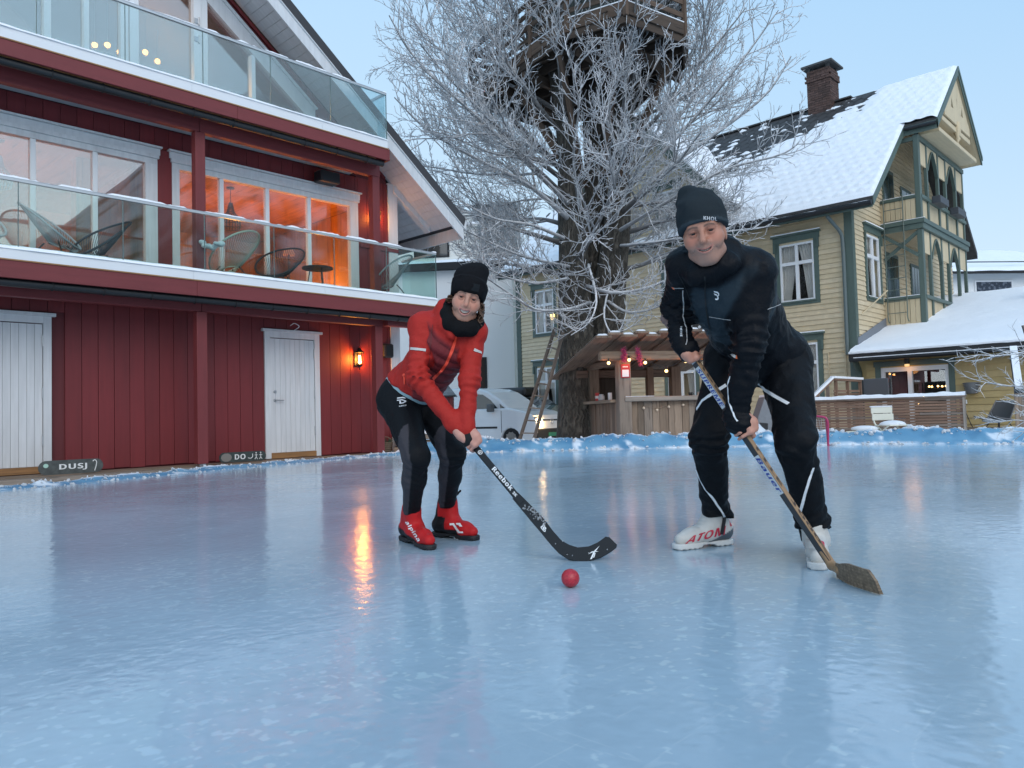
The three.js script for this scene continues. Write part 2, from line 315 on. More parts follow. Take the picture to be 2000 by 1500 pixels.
// ---------------------------------------------------------------- red timber building with balconies (facade faces +x, runs along z)
const WX = -12.05;                                  // face of the wall boards
const red = thing('timber_building', 'red timber building with two glass-railed balconies and white doors beside the ice', 'building', [WX, 0, -4]);
const RR = rng(21);
{
  const rb = red, pr = () => M.red[RR() * 4 | 0];
  // structural core
  part('wall', [bx(WX - 0.28, WX - 0.035, -0.15, 2.5, -9.28, 3), bx(WX - 0.3, WX - 0.035, 4.94, 5.28, -9.28, 3), bx(-19, WX - 0.28, -0.15, 5.3, -9.46, -9.28),
    bx(WX - 0.28, WX - 0.035, 2.5, 5.3, -9.28, -8.56)], M.redDark, rb);
  // doors take these z ranges
  const D1 = [-3.36, -2.29], D2 = [-7.66, -6.59];
  const bw = 0.218;
  for (let z = 3, k = 0; z > -9.26; z -= bw, k++) {      // ground floor boards
    const z0 = Math.max(z - bw + 0.007, -9.27);
    const inD = D => (z > D[0] + 0.02 && z0 < D[1] - 0.02), j = (RR() - 0.5) * 0.006;
    const a = D => { part('wall_board', bx(WX - 0.032, WX + j, 2.27, 2.5, z0, z), pr(), rb); };
    if (inD(D1)) a(D1); else if (inD(D2)) a(D2); else part('wall_board', bx(WX - 0.032, WX + j, 0.03 + RR() * 0.02, 2.5, z0, z), pr(), rb);
  }
  for (let z = -8.575; z > -9.26; z -= 0.2) part('wall_board', bx(WX - 0.032, WX + (RR() - 0.5) * 0.006, 2.88, 5.27, Math.max(z - 0.193, -9.27), z), pr(), rb);   // first floor, right of the windows
  for (let z = 2.4; z > -8.6; z -= 0.218) part('wall_board', bx(WX - 0.032, WX + (RR() - 0.5) * 0.004, 4.96, 5.27, Math.max(z - 0.212, -8.57), z), pr(), rb);  // over the windows
  part('wall_board', bx(WX - 0.03, WX + 0.004, 2.88, 4.93, -5.055, -4.83), M.red[1], rb);
  part('wall_board', bx(WX - 0.05, WX - 0.006, 2.88, 4.93, 1.5, 1.75), M.red[1], rb);
  part('corner_board', bx(WX - 0.3, WX + 0.02, 0.0, 5.3, -9.5, -9.275), M.white, rb);
  part('wall_rail', bx(WX, WX + 0.035, 3.93, 4.0, -9.5, -8.6), M.redTrim, rb);

  // ---- white doors
  const door = (z0, z1, hingeRight) => {            // z0 < z1; in the picture the smaller z is on the right
    const fr = 0.1, g = WX;
    part('door_frame', [bx(g - 0.03, g + 0.03, 0.03, 2.2, z0, z0 + fr), bx(g - 0.03, g + 0.03, 0.03, 2.2, z1 - fr, z1), bx(g - 0.03, g + 0.028, 2.1, 2.2, z0 + fr, z1 - fr), bx(g - 0.03, g + 0.06, 2.2, 2.245, z0 - 0.05, z1 + 0.05)], M.white, rb);
    const d = part('door', bx(g - 0.06, g - 0.012, 0.12, 2.09, z0 + fr + 0.006, z1 - fr - 0.006), M.white, rb);
    const n = 9, w = (z1 - z0 - 2 * fr - 0.012) / n;
    for (let k = 0; k < n; k++) { const m = part('door_plank', bx(g - 0.012, g + 0.006, 0.125, 2.085, z0 + fr + 0.008 + k * w, z0 + fr + 0.004 + (k + 1) * w), M.white, d); }
    const hz = hingeRight ? z0 + fr + 0.005 : z1 - fr - 0.005;
    for (const y of [0.4, 1.05, 1.78]) part('hinge', cyl(V(g + 0.02, y, hz), V(g + 0.02, y + 0.16, hz), 0.012, 0.012, 8), M.greyMetal, d);
    const kz = hingeRight ? z1 - fr - 0.09 : z0 + fr + 0.09, sg = hingeRight ? -1 : 1;
    part('handle', [cyl(V(g + 0.006, 1.02, kz), V(g + 0.06, 1.02, kz), 0.011, 0.011, 8), cyl(V(g + 0.06, 1.02, kz + 0.01), V(g + 0.06, 1.02, kz + sg * 0.14), 0.010, 0.010, 8), cyl(V(g, 1.02, kz), V(g + 0.012, 1.02, kz), 0.028, 0.028, 14)], M.greyMetal, d);
    part('lock', cyl(V(g, 1.17, kz), V(g + 0.022, 1.17, kz), 0.026, 0.026, 14), M.greyMetal, d);
    part('threshold', bx(g - 0.05, g + 0.04, 0.03, 0.12, z0 + fr, z1 - fr, 'z'), M.pine, rb);
  };
  door(D1[0], D1[1], true); door(D2[0], D2[1], true);
  part('hook', tube([V(WX, 2.33, -7.1), V(WX + 0.1, 2.36, -7.12), V(WX + 0.12, 2.31, -7.2), V(WX + 0.03, 2.25, -7.16)], 0.008, 6), M.whiteSmooth, rb);

  // ---- posts and beams
  for (const [z, yt] of [[-5.19, 1], [-8.47, 1], [-1.9, 1], [1.4, 1]]) {
    part('post', rbx(-11.47, -11.33, 0.05, 2.34, z - 0.08, z + 0.08, 0.008), M.redTrim, rb);
    part('post', rbx(-11.47, -11.33, 2.62, 5.095, z - 0.078, z + 0.078, 0.008), M.redTrim, rb);
    part('post_shoe', [bx(-11.45, -11.35, 0.0, 0.05, z - 0.05, z + 0.05)], M.greyMetal, rb);
  }
  for (const [a, b] of [[-5.19, -8.55], [-1.9, -5.19], [3, -1.9]]) {
    part('beam', rbx(-11.46, -11.34, 2.343, 2.56, b + (b < -8 ? -0.02 : 0.002), a - 0.002, 0.008, 'z'), M.redTrim, rb);
    part('beam', rbx(-11.46, -11.34, 5.1, 5.38, b + (b < -8 ? -0.02 : 0.002), a - 0.002, 0.008, 'z'), M.redTrim, rb);
  }
  part('beam', rbx(-11.345, -11.2, 2.345, 2.55, -9.6, -8.58, 0.008, 'z'), M.redTrim, rb);
  // ---- balcony slabs, fascias, gutters
  part('balcony_floor', bx(WX, -11.05, 2.565, 2.8, -9.5, 3), M.pine, rb);
  part('balcony_floor', bx(WX, -11.05, 5.39, 5.6, -8.4, 3), M.pine, rb);
  part('balcony_ceiling', [bx(WX, -11.48, 5.283, 5.385, -8.38, 3)], mat([0.5, 0.52, 0.55], { roughness: 0.6 }), rb);
  for (const [a, b] of [[3, -0.9], [-0.902, -4.95], [-4.952, -9.5]]) part('fascia_board', rbx(-10.99, -10.95, 2.51, 2.735, b, a, 0.006, 'z'), M.redTrim, rb);
  for (const [a, b] of [[3, -0.9], [-0.902, -5.6], [-5.602, -8.46]]) part('fascia_board', rbx(-10.99, -10.95, 5.295, 5.5, b, a, 0.006, 'z'), M.redTrim, rb);
  part('fascia_board', rbx(-12, -10.952, 2.51, 2.735, -9.545, -9.505, 0.006, 'x'), M.redTrim, rb);
  part('fascia_board', rbx(-12, -10.952, 5.295, 5.5, -8.505, -8.465, 0.006, 'x'), M.redTrim, rb);
  for (const [y, e] of [[2.47, -9.45], [5.25, -8.42]]) {
    part('gutter', [cyl(V(-11.06, y, 3), V(-11.06, y, e), 0.055, 0.055, 12)], M.black, rb);
    for (let z = 0; z > e; z -= 0.62) part('gutter_bracket', new THREE.TorusGeometry(0.06, 0.008, 6, 14).translate(-11.06, y, z), M.blackRough, rb);
  }
  // white parapet, wooden strip, lying snow, glass panels, rail
  const balcony = (y0, y1, y2, e, joints, gm) => {
    part('wood_strip', bx(-11.0, -10.938, y0 - 0.012, y0 + 0.004, e, 3, 'z'), M.pine, rb);
    const zs = [3, 0.3, -2.2, -4.9, -7.1, e].filter(z => z >= e);
    for (let i = 0; i + 1 < zs.length; i++) part('parapet_panel', bx(-11.02, -10.946, y0 + 0.006, y1 - 0.02, zs[i + 1] + 0.003, zs[i]), M.whiteSmooth, rb);
    part('parapet_panel', bx(WX + 0.02, -11.022, y0 + 0.006, y1 - 0.02, e, e + 0.06), M.whiteSmooth, rb);
    part('snow_strip', quadGrid(V(-10.93, y1 - 0.03, 3), V(-10.93, y1 - 0.03, e), V(-11.04, y1, e), V(-11.04, y1, 3), 220, 5, (p, u, v) => { p.y += 0.035 * Math.sin(Math.PI * Math.min(1, v * 1.4) * 0.6) * (0.7 + 0.6 * fbm(u * 90, v * 2, 3, 3)); p.x += 0.02 * (fbm(u * 70, 5, 1, 3) - 0.5) * (1 - v); }), M.snow, rb, { kind: 'stuff' });
    for (let i = 0; i + 1 < joints.length; i++) part('glass_panel', bx(-10.986, -10.972, y1 - 0.03, y2 - 0.03, joints[i + 1] + 0.006, joints[i] - 0.006), gm, rb);
    part('glass_panel', bx(WX + 0.1, -10.995, y1 - 0.03, y2 - 0.03, e + 0.02, e + 0.034), gm, rb);
    part('glass_edge', joints.slice(1).map(z => bx(-10.9885, -10.9705, y1 - 0.03, y2 - 0.03, z - 0.004, z + 0.004)), mat([0.10, 0.16, 0.16], { roughness: 0.3 }), rb);
    part('rail', [bx(-11.0, -10.958, y2 - 0.03, y2 + 0.01, e, 3), bx(WX + 0.1, -11.0, y2 - 0.03, y2 + 0.01, e, e + 0.045)], mat([0.5, 0.52, 0.53], { roughness: 0.4, metalness: 0.5 }), rb);
    part('rail_snow', quadGrid(V(-10.952, y2 + 0.008, 3), V(-10.952, y2 + 0.008, e), V(-11.006, y2 + 0.008, e), V(-11.006, y2 + 0.008, 3), 260, 5, (p, u, v) => { p.y += 0.03 * Math.sin(Math.PI * v) * sstep(0.3, 0.5, fbm(u * 60, 2, 8, 3)) * (0.6 + 0.9 * fbm(u * 180, v, 3, 2)); }), M.snow, rb, { kind: 'stuff' });
  };
  balcony(2.74, 2.9, 3.76, -9.56, [3, 1.0, -0.3, -1.45, -2.7, -3.94, -5.08, -6.2, -7.31, -8.4, -9.56], M.glassRail);
  balcony(5.505, 5.68, 6.52, -8.46, [3, 1.4, 0.3, -0.75, -1.85, -2.9, -3.98, -5.08, -6.18, -7.29, -8.46], M.glassFrost);
  // deck planks of the lower balcony
  for (let x = -12.03, k = 0; x < -11.1; x += 0.145, k++) part('deck_board', bx(x, x + 0.137, 2.802, 2.826, -9.48, 3, 'z'), pick(weathered, RR), rb);

  // ---- window walls of the first floor: sliding units with glass
  const glazing = (z0, z1, y0, y1, mulls, fw = 0.09) => {   // z0 > z1
    const f = part('window_frame', [bx(WX - 0.08, WX + 0.02, y1 - fw, y1, z1, z0), bx(WX - 0.08, WX + 0.02, y0, y0 + fw, z1, z0), bx(WX - 0.08, WX + 0.018, y0 + fw, y1 - fw, z0 - fw * 1.3, z0), bx(WX - 0.08, WX + 0.018, y0 + fw, y1 - fw, z1, z1 + fw * 2),
    bx(WX - 0.03, WX + 0.045, y1, y1 + 0.06, z1 - 0.02, z0 + 0.02), bx(WX - 0.03, WX + 0.03, y1 + 0.062, y1 + 0.16, z1 - 0.04, z0 + 0.04), bx(WX - 0.03, WX + 0.075, y1 + 0.163, y1 + 0.19, z1 - 0.06, z0 + 0.06)], M.white, rb);
    for (const m of mulls) part('mullion', rbx(WX - 0.07, WX + 0.012, y0 + fw + 0.001, y1 - fw - 0.001, m - 0.035, m + 0.035, 0.006), M.whiteSmooth, rb);
    const e = [z0 - fw * 1.3, ...mulls, z1 + fw * 2];
    for (let i = 0; i + 1 < e.length; i++) part('pane', bx(WX - 0.046, WX - 0.03, y0 + fw, y1 - fw, e[i + 1] + (i + 2 < e.length ? 0.036 : 0.001), e[i] - (i ? 0.036 : 0.001)), M.glass, rb);
  };
  glazing(1.5, -4.83, 2.9, 4.77, [0.86, 0.06, -0.74, -1.54, -2.34, -3.14, -3.94]);
  glazing(-5.055, -8.56, 2.9, 4.77, [-5.87, -6.69, -7.51]);
  // rooms behind
  const iw = M.interior;
  part('room_wall', [bx(-17.2, -17, 2.6, 5.2, -9.2, 3), bx(-17, WX - 0.3, 2.55, 5.2, 2.9, 3.1), bx(-16.99, WX - 0.3, 2.8, 4.93, -9.27, -9.1)], iw, rb);
  part('room_wall', bx(-15.2, WX - 0.12, 2.83, 4.92, -5.03, -4.88), iw, rb);
  part('room_floor', bx(-17, WX - 0.1, 2.6, 2.82, -9.1, 2.9, 'x'), M.pine, rb);
  part('room_ceiling', bx(-17, WX - 0.06, 4.94, 5.2, -9.1, 2.9, 'x'), iw, rb);
  part('room_pillar', rbx(-13.5, -13.25, 2.83, 4.935, -4.3, -4.05, 0.01), iw, rb);

  // ---- gable: wall, glazing, roof
  const slope = 0.78, roofY = z => 4.63 + slope * (z + 10.55) , RZ = -1.6;         // outer top of the roof on the right-hand side
  const rTop = roofY(RZ);
  const under = z => roofY(z) - 0.3;
  const hole = [[-0.2, 5.75], [-7.42, 5.75], [-7.42, 6.2], [-5.75, 6.2 + 1.67 * slope], [-2.9, 6.2 + 4.52 * slope], [-0.2, 6.2 + 4.52 * slope]];
  part('gable_wall', prism([[-9.28, 5.3], [3, 5.3], [3, under(-6.2)], [RZ, under(RZ)], [-9.28, under(-9.28)]], 'x', WX - 0.2, WX - 0.035, [hole]), M.redDark, rb);
  for (let z = -7.5; z > -9.2; z -= 0.218) part('wall_board', prism([[z, 5.7], [z, under(z) - 0.01], [Math.max(z - 0.211, -9.27), under(Math.max(z - 0.211, -9.27)) - 0.01], [Math.max(z - 0.211, -9.27), 5.7]], 'x', WX - 0.034, WX), pr(), rb);
  for (let z = -2.9; z > -7.4; z -= 0.218) { const h = zz => 6.45 + slope * (zz + 7.42) - 0.02; part('wall_board', prism([[z, h(z) + 0.26], [z, under(z) - 0.01], [z - 0.211, under(z - 0.211) - 0.01], [z - 0.211, h(z - 0.211) + 0.26]], 'x', WX - 0.034, WX), pr(), rb); }
  // white frames of the gable glazing
  const gf = [];
  const hy = z => 6.2 + slope * (z + 7.42);
  gf.push(prism([[-7.42, 5.75], [-7.42, hy(-7.42)], [-2.9, hy(-2.9)], [-2.9, hy(-2.9) + 0.3], [-7.66, hy(-7.66) + 0.3], [-7.66, 5.75]], 'x', WX - 0.12, WX + 0.02));
  gf.push(prism([[-7.66, hy(-7.66) + 0.302], [-2.9, hy(-2.9) + 0.302], [-2.9, hy(-2.9) + 0.36], [-7.7, hy(-7.7) + 0.36]], 'x', WX - 0.12, WX + 0.06));
  part('gable_window_frame', gf, M.white, rb);
  const topM = z => Math.min(hy(z), 9.6);
  for (const [z, w] of [[-6.46, 0.07], [-5.6, 0.11], [-4.36, 0.11], [-3.83, 0.07], [-3.32, 0.09], [-2.2, 0.09], [-1.1, 0.09]]) part('mullion', bx(WX - 0.1, WX + 0.012, 5.7, topM(z), z - w / 2, z + w / 2), M.whiteSmooth, rb);
  part('balcony_door', [bx(WX - 0.08, WX + 0.03, 5.75, 7.75, -5.54, -5.42), bx(WX - 0.08, WX + 0.03, 5.75, 7.75, -4.56, -4.43), bx(WX - 0.08, WX + 0.028, 7.62, 7.75, -5.42, -4.56), bx(WX - 0.08, WX + 0.028, 5.75, 5.9, -5.42, -4.56)], M.whiteSmooth, rb);
  for (const y of [6.82, 7.12]) part('hinge', [cyl(V(WX + 0.04, y, -5.5), V(WX + 0.04, y + 0.13, -5.5), 0.014, 0.014, 8), bx(WX + 0.03, WX + 0.045, y + 0.02, y + 0.1, -5.5, -5.42)], M.greyMetal, rb);
  part('gable_pane', prism([[-0.2, 5.75], [-7.4, 5.75], [-7.4, 6.22], [-2.9, hy(-2.9)], [-0.2, hy(-2.9)]], 'x', WX - 0.075, WX - 0.06), M.glass, rb);
  part('loft_floor', bx(-18, WX - 0.2, 5.3, 5.62, -9.2, 2.9), M.pine, rb);
  part('loft_wall', bx(-18.2, -18, 5.6, 11, -9.2, 3), mat([0.18, 0.19, 0.2], { roughness: 0.8 }), rb);
  // roof slabs
  const bargeX = -11.2;
  part('roof', prism([[-10.55, roofY(-10.55)], [RZ, rTop], [6.5, roofY(RZ) - slope * (6.5 - RZ)], [6.5, roofY(RZ) - slope * (6.5 - RZ) - 0.2], [RZ, rTop - 0.2], [-10.5, roofY(-10.5) - 0.2]], 'x', -20, bargeX + 0.03), mat([0.05, 0.05, 0.055], { roughness: 0.9 }), rb);
  part('roof_snow', prism([[-10.5, roofY(-10.5) + 0.004], [RZ, rTop + 0.004], [6.5, roofY(RZ) - slope * (6.5 - RZ) + 0.004], [6.5, roofY(RZ) - slope * (6.5 - RZ) + 0.1], [RZ, rTop + 0.1], [-10.45, roofY(-10.45) + 0.07]], 'x', -20, bargeX - 0.05), M.snow, rb);
  const barge = (lo, hi, x0, x1, ze) => prism([[ze, roofY(ze) - hi], [RZ, roofY(RZ) - hi], [RZ, roofY(RZ) - lo], [ze - 0.02, roofY(ze - 0.02) - lo]], 'x', x0, x1);
  part('bargeboard', barge(0.46, 0.2, bargeX - 0.03, bargeX, -10.5), M.white, rb);
  part('bargeboard', barge(0.22, 0.02, bargeX, bargeX + 0.028, -10.55), M.white, rb);
  // soffit planks, running along x, laid down the slope
  for (let z = -10.4; z < -2; z += 0.125) {
    const zz = z + 0.118, x1 = bargeX - 0.032;
    part('soffit_plank', prism([[z, under(z) + 0.075], [zz, under(zz) + 0.075], [zz, under(zz) + 0.06], [z, under(z) + 0.06]], 'x', z < -9.5 ? -16 : WX - 0.04, x1), M.white, rb);
  }
  part('soffit_beam', prism([[-10.3, under(-10.3) + 0.058], [-9.4, under(-9.4) + 0.058], [-9.4, under(-9.4) - 0.1], [-10.3, under(-10.3) - 0.06]], 'x', WX - 0.1, WX + 0.06), M.white, rb);
  part('eave_fascia', bx(-16, bargeX - 0.03, roofY(-10.52) - 0.42, roofY(-10.52) - 0.1, -10.52, -10.49), M.white, rb);
  // timber kerb along the wall
  for (const [a, b] of [[3, -1.2], [-1.202, -4.3], [-4.302, -8.62]]) part('timber_kerb', rbx(-11.52, -11.3, -0.1, 0.005, b, a, 0.01, 'z'), weathered[3], rb);
  part('timber_kerb', bx(-12.0, -11.525, -0.1, 0.02, -8.6, 3, 'z'), weathered[0], rb);
}
// room lamps
lampAt(V(-14.0, 3.15, -7.0), 0xff9c38, 7, 0.08, red); lampAt(V(-13.7, 3.15, -8.55), 0xff9c38, 7, 0.08, red); lampAt(V(-12.37, 4.89, -8.65), 0xffa040, 3, 0.03, red);
lampAt(V(-14.2, 3.15, -5.7), 0xff9a3c, 2.5, 0.08, red); lampAt(V(-14.2, 3.15, -2.4), 0xff9a3c, 4, 0.08, red);
// ---------------------------------------------------------------- things on and in front of the red building
{
  const cord = (c) => mat(c, { roughness: 0.7 });
  const makeChair = (label, col, pos, turn) => {
    const t = thing('lounge_chair', label, 'chair', pos, { group: 'string chairs on the lower balcony' }); t.rotation.y = turn;
    const ring = [], inner = [], S = 30;
    for (let i = 0; i < S; i++) { const a = i / S * 2 * Math.PI, s = Math.sin(a), c = Math.cos(a); ring.push(V(0.40 * c * (1 - 0.12 * s), 0.56 + 0.30 * s + 0.05 * c * c, -0.08 - 0.36 * s)); inner.push(V(0.13 * c, 0.30 + 0.03 * s, 0.02 - 0.10 * s)); }
    const loop = (p, r) => new THREE.TubeGeometry(new THREE.CatmullRomCurve3(p, true), 48, r, 6, true);
    part('rim', loop(ring, 0.016), col, t, L0); part('seat_ring', loop(inner, 0.010), col, t, L0);
    const st = []; for (let i = 0; i < S; i++) for (const f of [0, 0.5]) { const a = ring[i].clone().lerp(ring[(i + 1) % S], f), b = inner[i].clone().lerp(inner[(i + 1) % S], f), m = a.clone().lerp(b, 0.5); m.y -= 0.05; m.z += 0.03; st.push(tube([a, m, b], 0.0045, 3, 5)); }
    part('cords', st, col, t, { local: true, kind: 'stuff' });
    for (const [x, z] of [[-0.3, 0.22], [0.3, 0.22], [0, -0.36]]) part('leg', tube([V(x * 1.1, 0, z * 1.1), V(x * 0.7, 0.25, z * 0.6), V(x * 0.5, 0.33, z * 0.4)], 0.011, 6), M.darkMetal, t, L0);
    return t;
  };
  const L0 = { local: true }, fy = 2.826;
  makeChair('pale grey string chair cut by the left edge of the photo on the lower balcony', cord([0.42, 0.44, 0.45]), [-11.5, fy, -2.35], 2.2);
  makeChair('grey string chair with its tall round back before the left glazing', cord([0.36, 0.38, 0.4]), [-11.62, fy, -3.3], 2.5);
  makeChair('dark string chair lying low beside the tall grey one', cord([0.035, 0.04, 0.05]), [-11.4, fy - 0.12, -3.75], 0.3);
  const c3 = makeChair('pale green string chair with a lump of snow on its back', cord([0.45, 0.47, 0.38]), [-11.5, fy - 0.05, -5.75], -1.1);
  makeChair('black string chair before the orange-lit window', cord([0.02, 0.022, 0.026]), [-11.45, fy - 0.08, -6.55], 0.6);
  makeChair('grey string chair at the right-hand end of the lower balcony', cord([0.28, 0.3, 0.31]), [-11.5, fy, -8.85], -0.9);
  const tb = thing('side_table', 'black round side table between the string chairs by the lit window', 'table', [-11.4, fy, -7.25]);
  part('table_top', cyl(V(-11.4, fy + 0.42, -7.25), V(-11.4, fy + 0.445, -7.25), 0.26, 0.26, 24), M.blackRough, tb);
  for (let k = 0; k < 3; k++) part('leg', cyl(V(-11.4 + 0.2 * Math.cos(k * 2.1), fy, -7.25 + 0.2 * Math.sin(k * 2.1)), V(-11.4 + 0.12 * Math.cos(k * 2.1), fy + 0.42, -7.25 + 0.12 * Math.sin(k * 2.1)), 0.01, 0.01, 6), M.darkMetal, tb);
  const blob = (name, label, cat, c, s, m, n = 9) => { const r = rng(c.z * 100 | 0), t = thing(name, label, cat, [c.x, c.y, c.z]); part(name + '_mass', Array.from({ length: n }, () => ball(V(c.x + (r() - 0.5) * s, c.y + (r() - 0.2) * s * 0.5, c.z + (r() - 0.5) * s * 1.6), s * (0.25 + 0.2 * r()), 8, 6, 0.7)), m, t, { kind: 'stuff' }); return t; };
  blob('snow_lump', 'lump of snow on the back of the pale green chair', 'snow', V(-11.25, 3.34, -5.3), 0.16, M.snow);
  // skateboards used as signs
  const board = (label, z0, z1, y0, y1, x, col, words) => {
    const t = thing('skateboard', label, 'skateboard', [x, y0, (z0 + z1) / 2]), h = y1 - y0, L = Math.abs(z1 - z0), o = [];
    const cz = (z0 + z1) / 2; for (let i = 0; i <= 40; i++) { const a = i / 40 * 2 * Math.PI, c = Math.cos(a), s = Math.sin(a); o.push([cz + Math.sign(c) * (L / 2 - h / 2) * (Math.abs(c) > 0.02 ? 1 : 0) + c * h / 2, y0 + h / 2 + s * h / 2]); }
    const d = part('deck', prism(o, 'x', x, x + 0.012), col, t);
    for (const s of [-1, 1]) part('truck', [bx(x - 0.045, x, y0 + h / 2 - 0.02, y0 + h / 2 + 0.02, cz + s * L * 0.3 - 0.02, cz + s * L * 0.3 + 0.02), cyl(V(x - 0.045, y0 + 0.02, cz + s * L * 0.3), V(x - 0.045, y1 - 0.02, cz + s * L * 0.3), 0.02, 0.02, 8)], M.greyMetal, t);
    words(d, (u, v) => V(x + 0.0145, lerp(y0, y1, v), lerp(z0, z1, u)));
  };
  const chalk = mat([0.72, 0.72, 0.7], { roughness: 0.8, side: THREE.DoubleSide });
  const stroke = (at_, pts, w) => { const q = pts.map(p => at_(p[0], p[1])); return tube(q, w, 5, pts.length * 5).translate(0, 0, 0); };
  const flat = (at_, s, u0, u1, v0, v1) => s.map(sp => { const g = new THREE.ShapeGeometry(sp, 5), P = g.attributes.position; for (let i = 0; i < P.count; i++) { const q = at_(lerp(u0, u1, P.getX(i)), lerp(v0, v1, P.getY(i))); P.setXYZ(i, q.x, q.y, q.z); } g.computeVertexNormals(); return g; });
  globalThis.__boards = { board, chalk, stroke, flat };
  // lanterns
  const lantern = (name, label, p, s, cd) => {
    const t = thing(name, label, 'lamp', [p.x - 0.1, p.y, p.z]);
    part('back_plate', rbx(p.x - 0.1, p.x - 0.08, p.y - 0.12 * s, p.y + 0.14 * s, p.z - 0.05 * s, p.z + 0.05 * s, 0.006), M.black, t);
    part('bracket', tube([V(p.x - 0.08, p.y + 0.12 * s, p.z), V(p.x - 0.03, p.y + 0.2 * s, p.z), V(p.x, p.y + 0.17 * s, p.z)], 0.010, 6), M.black, t);
    part('cap', lathe([[0, 0.20], [0.02, 0.19], [0.03, 0.165], [0.075, 0.12], [0.08, 0.105], [0, 0.105]].map(q => [q[0] * s, q[1] * s]), p, 12), M.black, t);
    part('base', lathe([[0, -0.20], [0.015, -0.19], [0.012, -0.16], [0.05, -0.125], [0.06, -0.105], [0, -0.105]].map(q => [q[0] * s, q[1] * s]), p, 12), M.black, t);
    for (let k = 0; k < 6; k++) { const a = k * Math.PI / 3; part('glazing_bar', cyl(V(p.x + 0.062 * s * Math.cos(a), p.y - 0.105 * s, p.z + 0.062 * s * Math.sin(a)), V(p.x + 0.068 * s * Math.cos(a), p.y + 0.105 * s, p.z + 0.068 * s * Math.sin(a)), 0.006, 0.006, 5), M.black, t); }
    part('lamp_bulb', [cyl(V(p.x, p.y - 0.08 * s, p.z), V(p.x, p.y + 0.06 * s, p.z), 0.028 * s, 0.02 * s, 12), ball(V(p.x, p.y - 0.06 * s, p.z), 0.034 * s, 12, 8)], mat([1, 0.8, 0.5], { emissive: new THREE.Color(1, 0.56, 0.16), emissiveIntensity: 9 }), t);
    lampAt(p, 0xff9a38, cd, 0.06, t);
  };
  lantern('wall_lantern', 'black wall lantern glowing yellow right of the second white door', V(-11.93, 1.79, -8.46), 1.05, 2.2);
  lantern('wall_lantern', 'lit lantern on the red wall of the lower balcony by the corner post', V(-11.93, 4.56, -8.95), 0.8, 0.9);
  const sp = thing('loudspeaker', 'black loudspeaker under the balcony ceiling above the orange-lit window', 'loudspeaker', [-11.85, 5.02, -7.75]);
  part('cabinet', rbx(-11.95, -11.7, 4.93, 5.13, -7.95, -7.55, 0.02), M.black, sp); part('bracket', bx(-12.05, -11.95, 5.0, 5.06, -7.78, -7.72), M.darkMetal, sp); part('grille', rbx(-11.699, -11.69, 4.95, 5.11, -7.93, -7.57, 0.003), M.blackRough, sp);
  const bxs = thing('wall_cabinet', 'rounded black box on the red wall beside the corner board', 'box', [-11.97, 1.98, -9.1]);
  part('case', rbx(-12.04, -11.86, 1.83, 2.1, -9.22, -8.98, 0.04, undefined, 3), M.black, bxs); part('lid', rbx(-11.859, -11.845, 1.86, 2.07, -9.19, -9.01, 0.006), M.blackRough, bxs);
  const bk = thing('basket', 'wicker basket of evergreen sprigs standing at the foot of the red wall', 'basket', [-11.9, 0.02, -9.0]);
  part('wicker', [lathe([[0, 0.02], [0.10, 0.02], [0.13, 0.2], [0.122, 0.2], [0.09, 0.03], [0, 0.03]], V(-11.9, 0, -9.0), 18), ...[0.05, 0.09, 0.13, 0.17, 0.2].map(y => new THREE.TorusGeometry(0.105 + 0.13 * y, 0.009, 5, 20).rotateX(Math.PI / 2).translate(-11.9, y, -9.0))], mat([0.16, 0.115, 0.08], { roughness: 0.9, side: THREE.DoubleSide }), bk);
  part('handle', new THREE.TorusGeometry(0.12, 0.009, 5, 18, Math.PI).rotateY(0.8).translate(-11.9, 0.19, -9.0), mat([0.16, 0.115, 0.08]), bk);
  { const r = rng(4), sp2 = []; for (let i = 0; i < 60; i++) { const a = r() * 6.28, p = V(-11.9 + 0.08 * r() * Math.cos(a), 0.18, -9.0 + 0.08 * r() * Math.sin(a)); sp2.push(cyl(p, p.clone().add(V(0.08 * Math.cos(a), 0.05 + 0.07 * r(), 0.08 * Math.sin(a))), 0.006, 0.002, 4)); } part('sprigs', sp2, mat([0.06, 0.09, 0.06], { roughness: 0.8 }), bk, { kind: 'stuff' }); }
  // pendants inside, bulbs on the top floor
  const pendant = (label, p, m) => { const t = thing('pendant_lamp', label, 'lamp', [p.x, p.y, p.z]); part('cord', cyl(V(p.x, p.y + 0.25, p.z), V(p.x, 4.94, p.z), 0.006, 0.006, 5), M.black, t); part('ceiling_rose', cyl(V(p.x, 4.92, p.z), V(p.x, 4.94, p.z), 0.07, 0.07, 14), M.black, t); const ribs = []; const prof = [[0.03, 0.25], [0.05, 0.16], [0.07, 0.08], [0.14, -0.02], [0.17, -0.14], [0.15, -0.22]]; for (let k = 0; k < 20; k++) { const a = k * Math.PI / 10; ribs.push(tube(prof.map(q => V(p.x + q[0] * Math.cos(a), p.y + q[1], p.z + q[0] * Math.sin(a))), 0.006, 4, 12)); } for (const q of prof) ribs.push(new THREE.TorusGeometry(q[0], 0.006, 4, 22).rotateX(Math.PI / 2).translate(p.x, p.y + q[1], p.z)); part('shade', ribs, m, t, { kind: 'stuff' }); };
  pendant('pale blue wicker pendant behind the leftmost window panes', V(-13.2, 4.45, -3.0), mat([0.25, 0.33, 0.4], { roughness: 0.8 }));
  pendant('dark wicker pendant inside the orange-lit room', V(-13.2, 4.4, -6.6), mat([0.05, 0.045, 0.04], { roughness: 0.8 }));
  const tl = thing('table_lamp', 'small domed lamp inside the orange-lit window', 'lamp', [-14, 3.6, -8.2]);
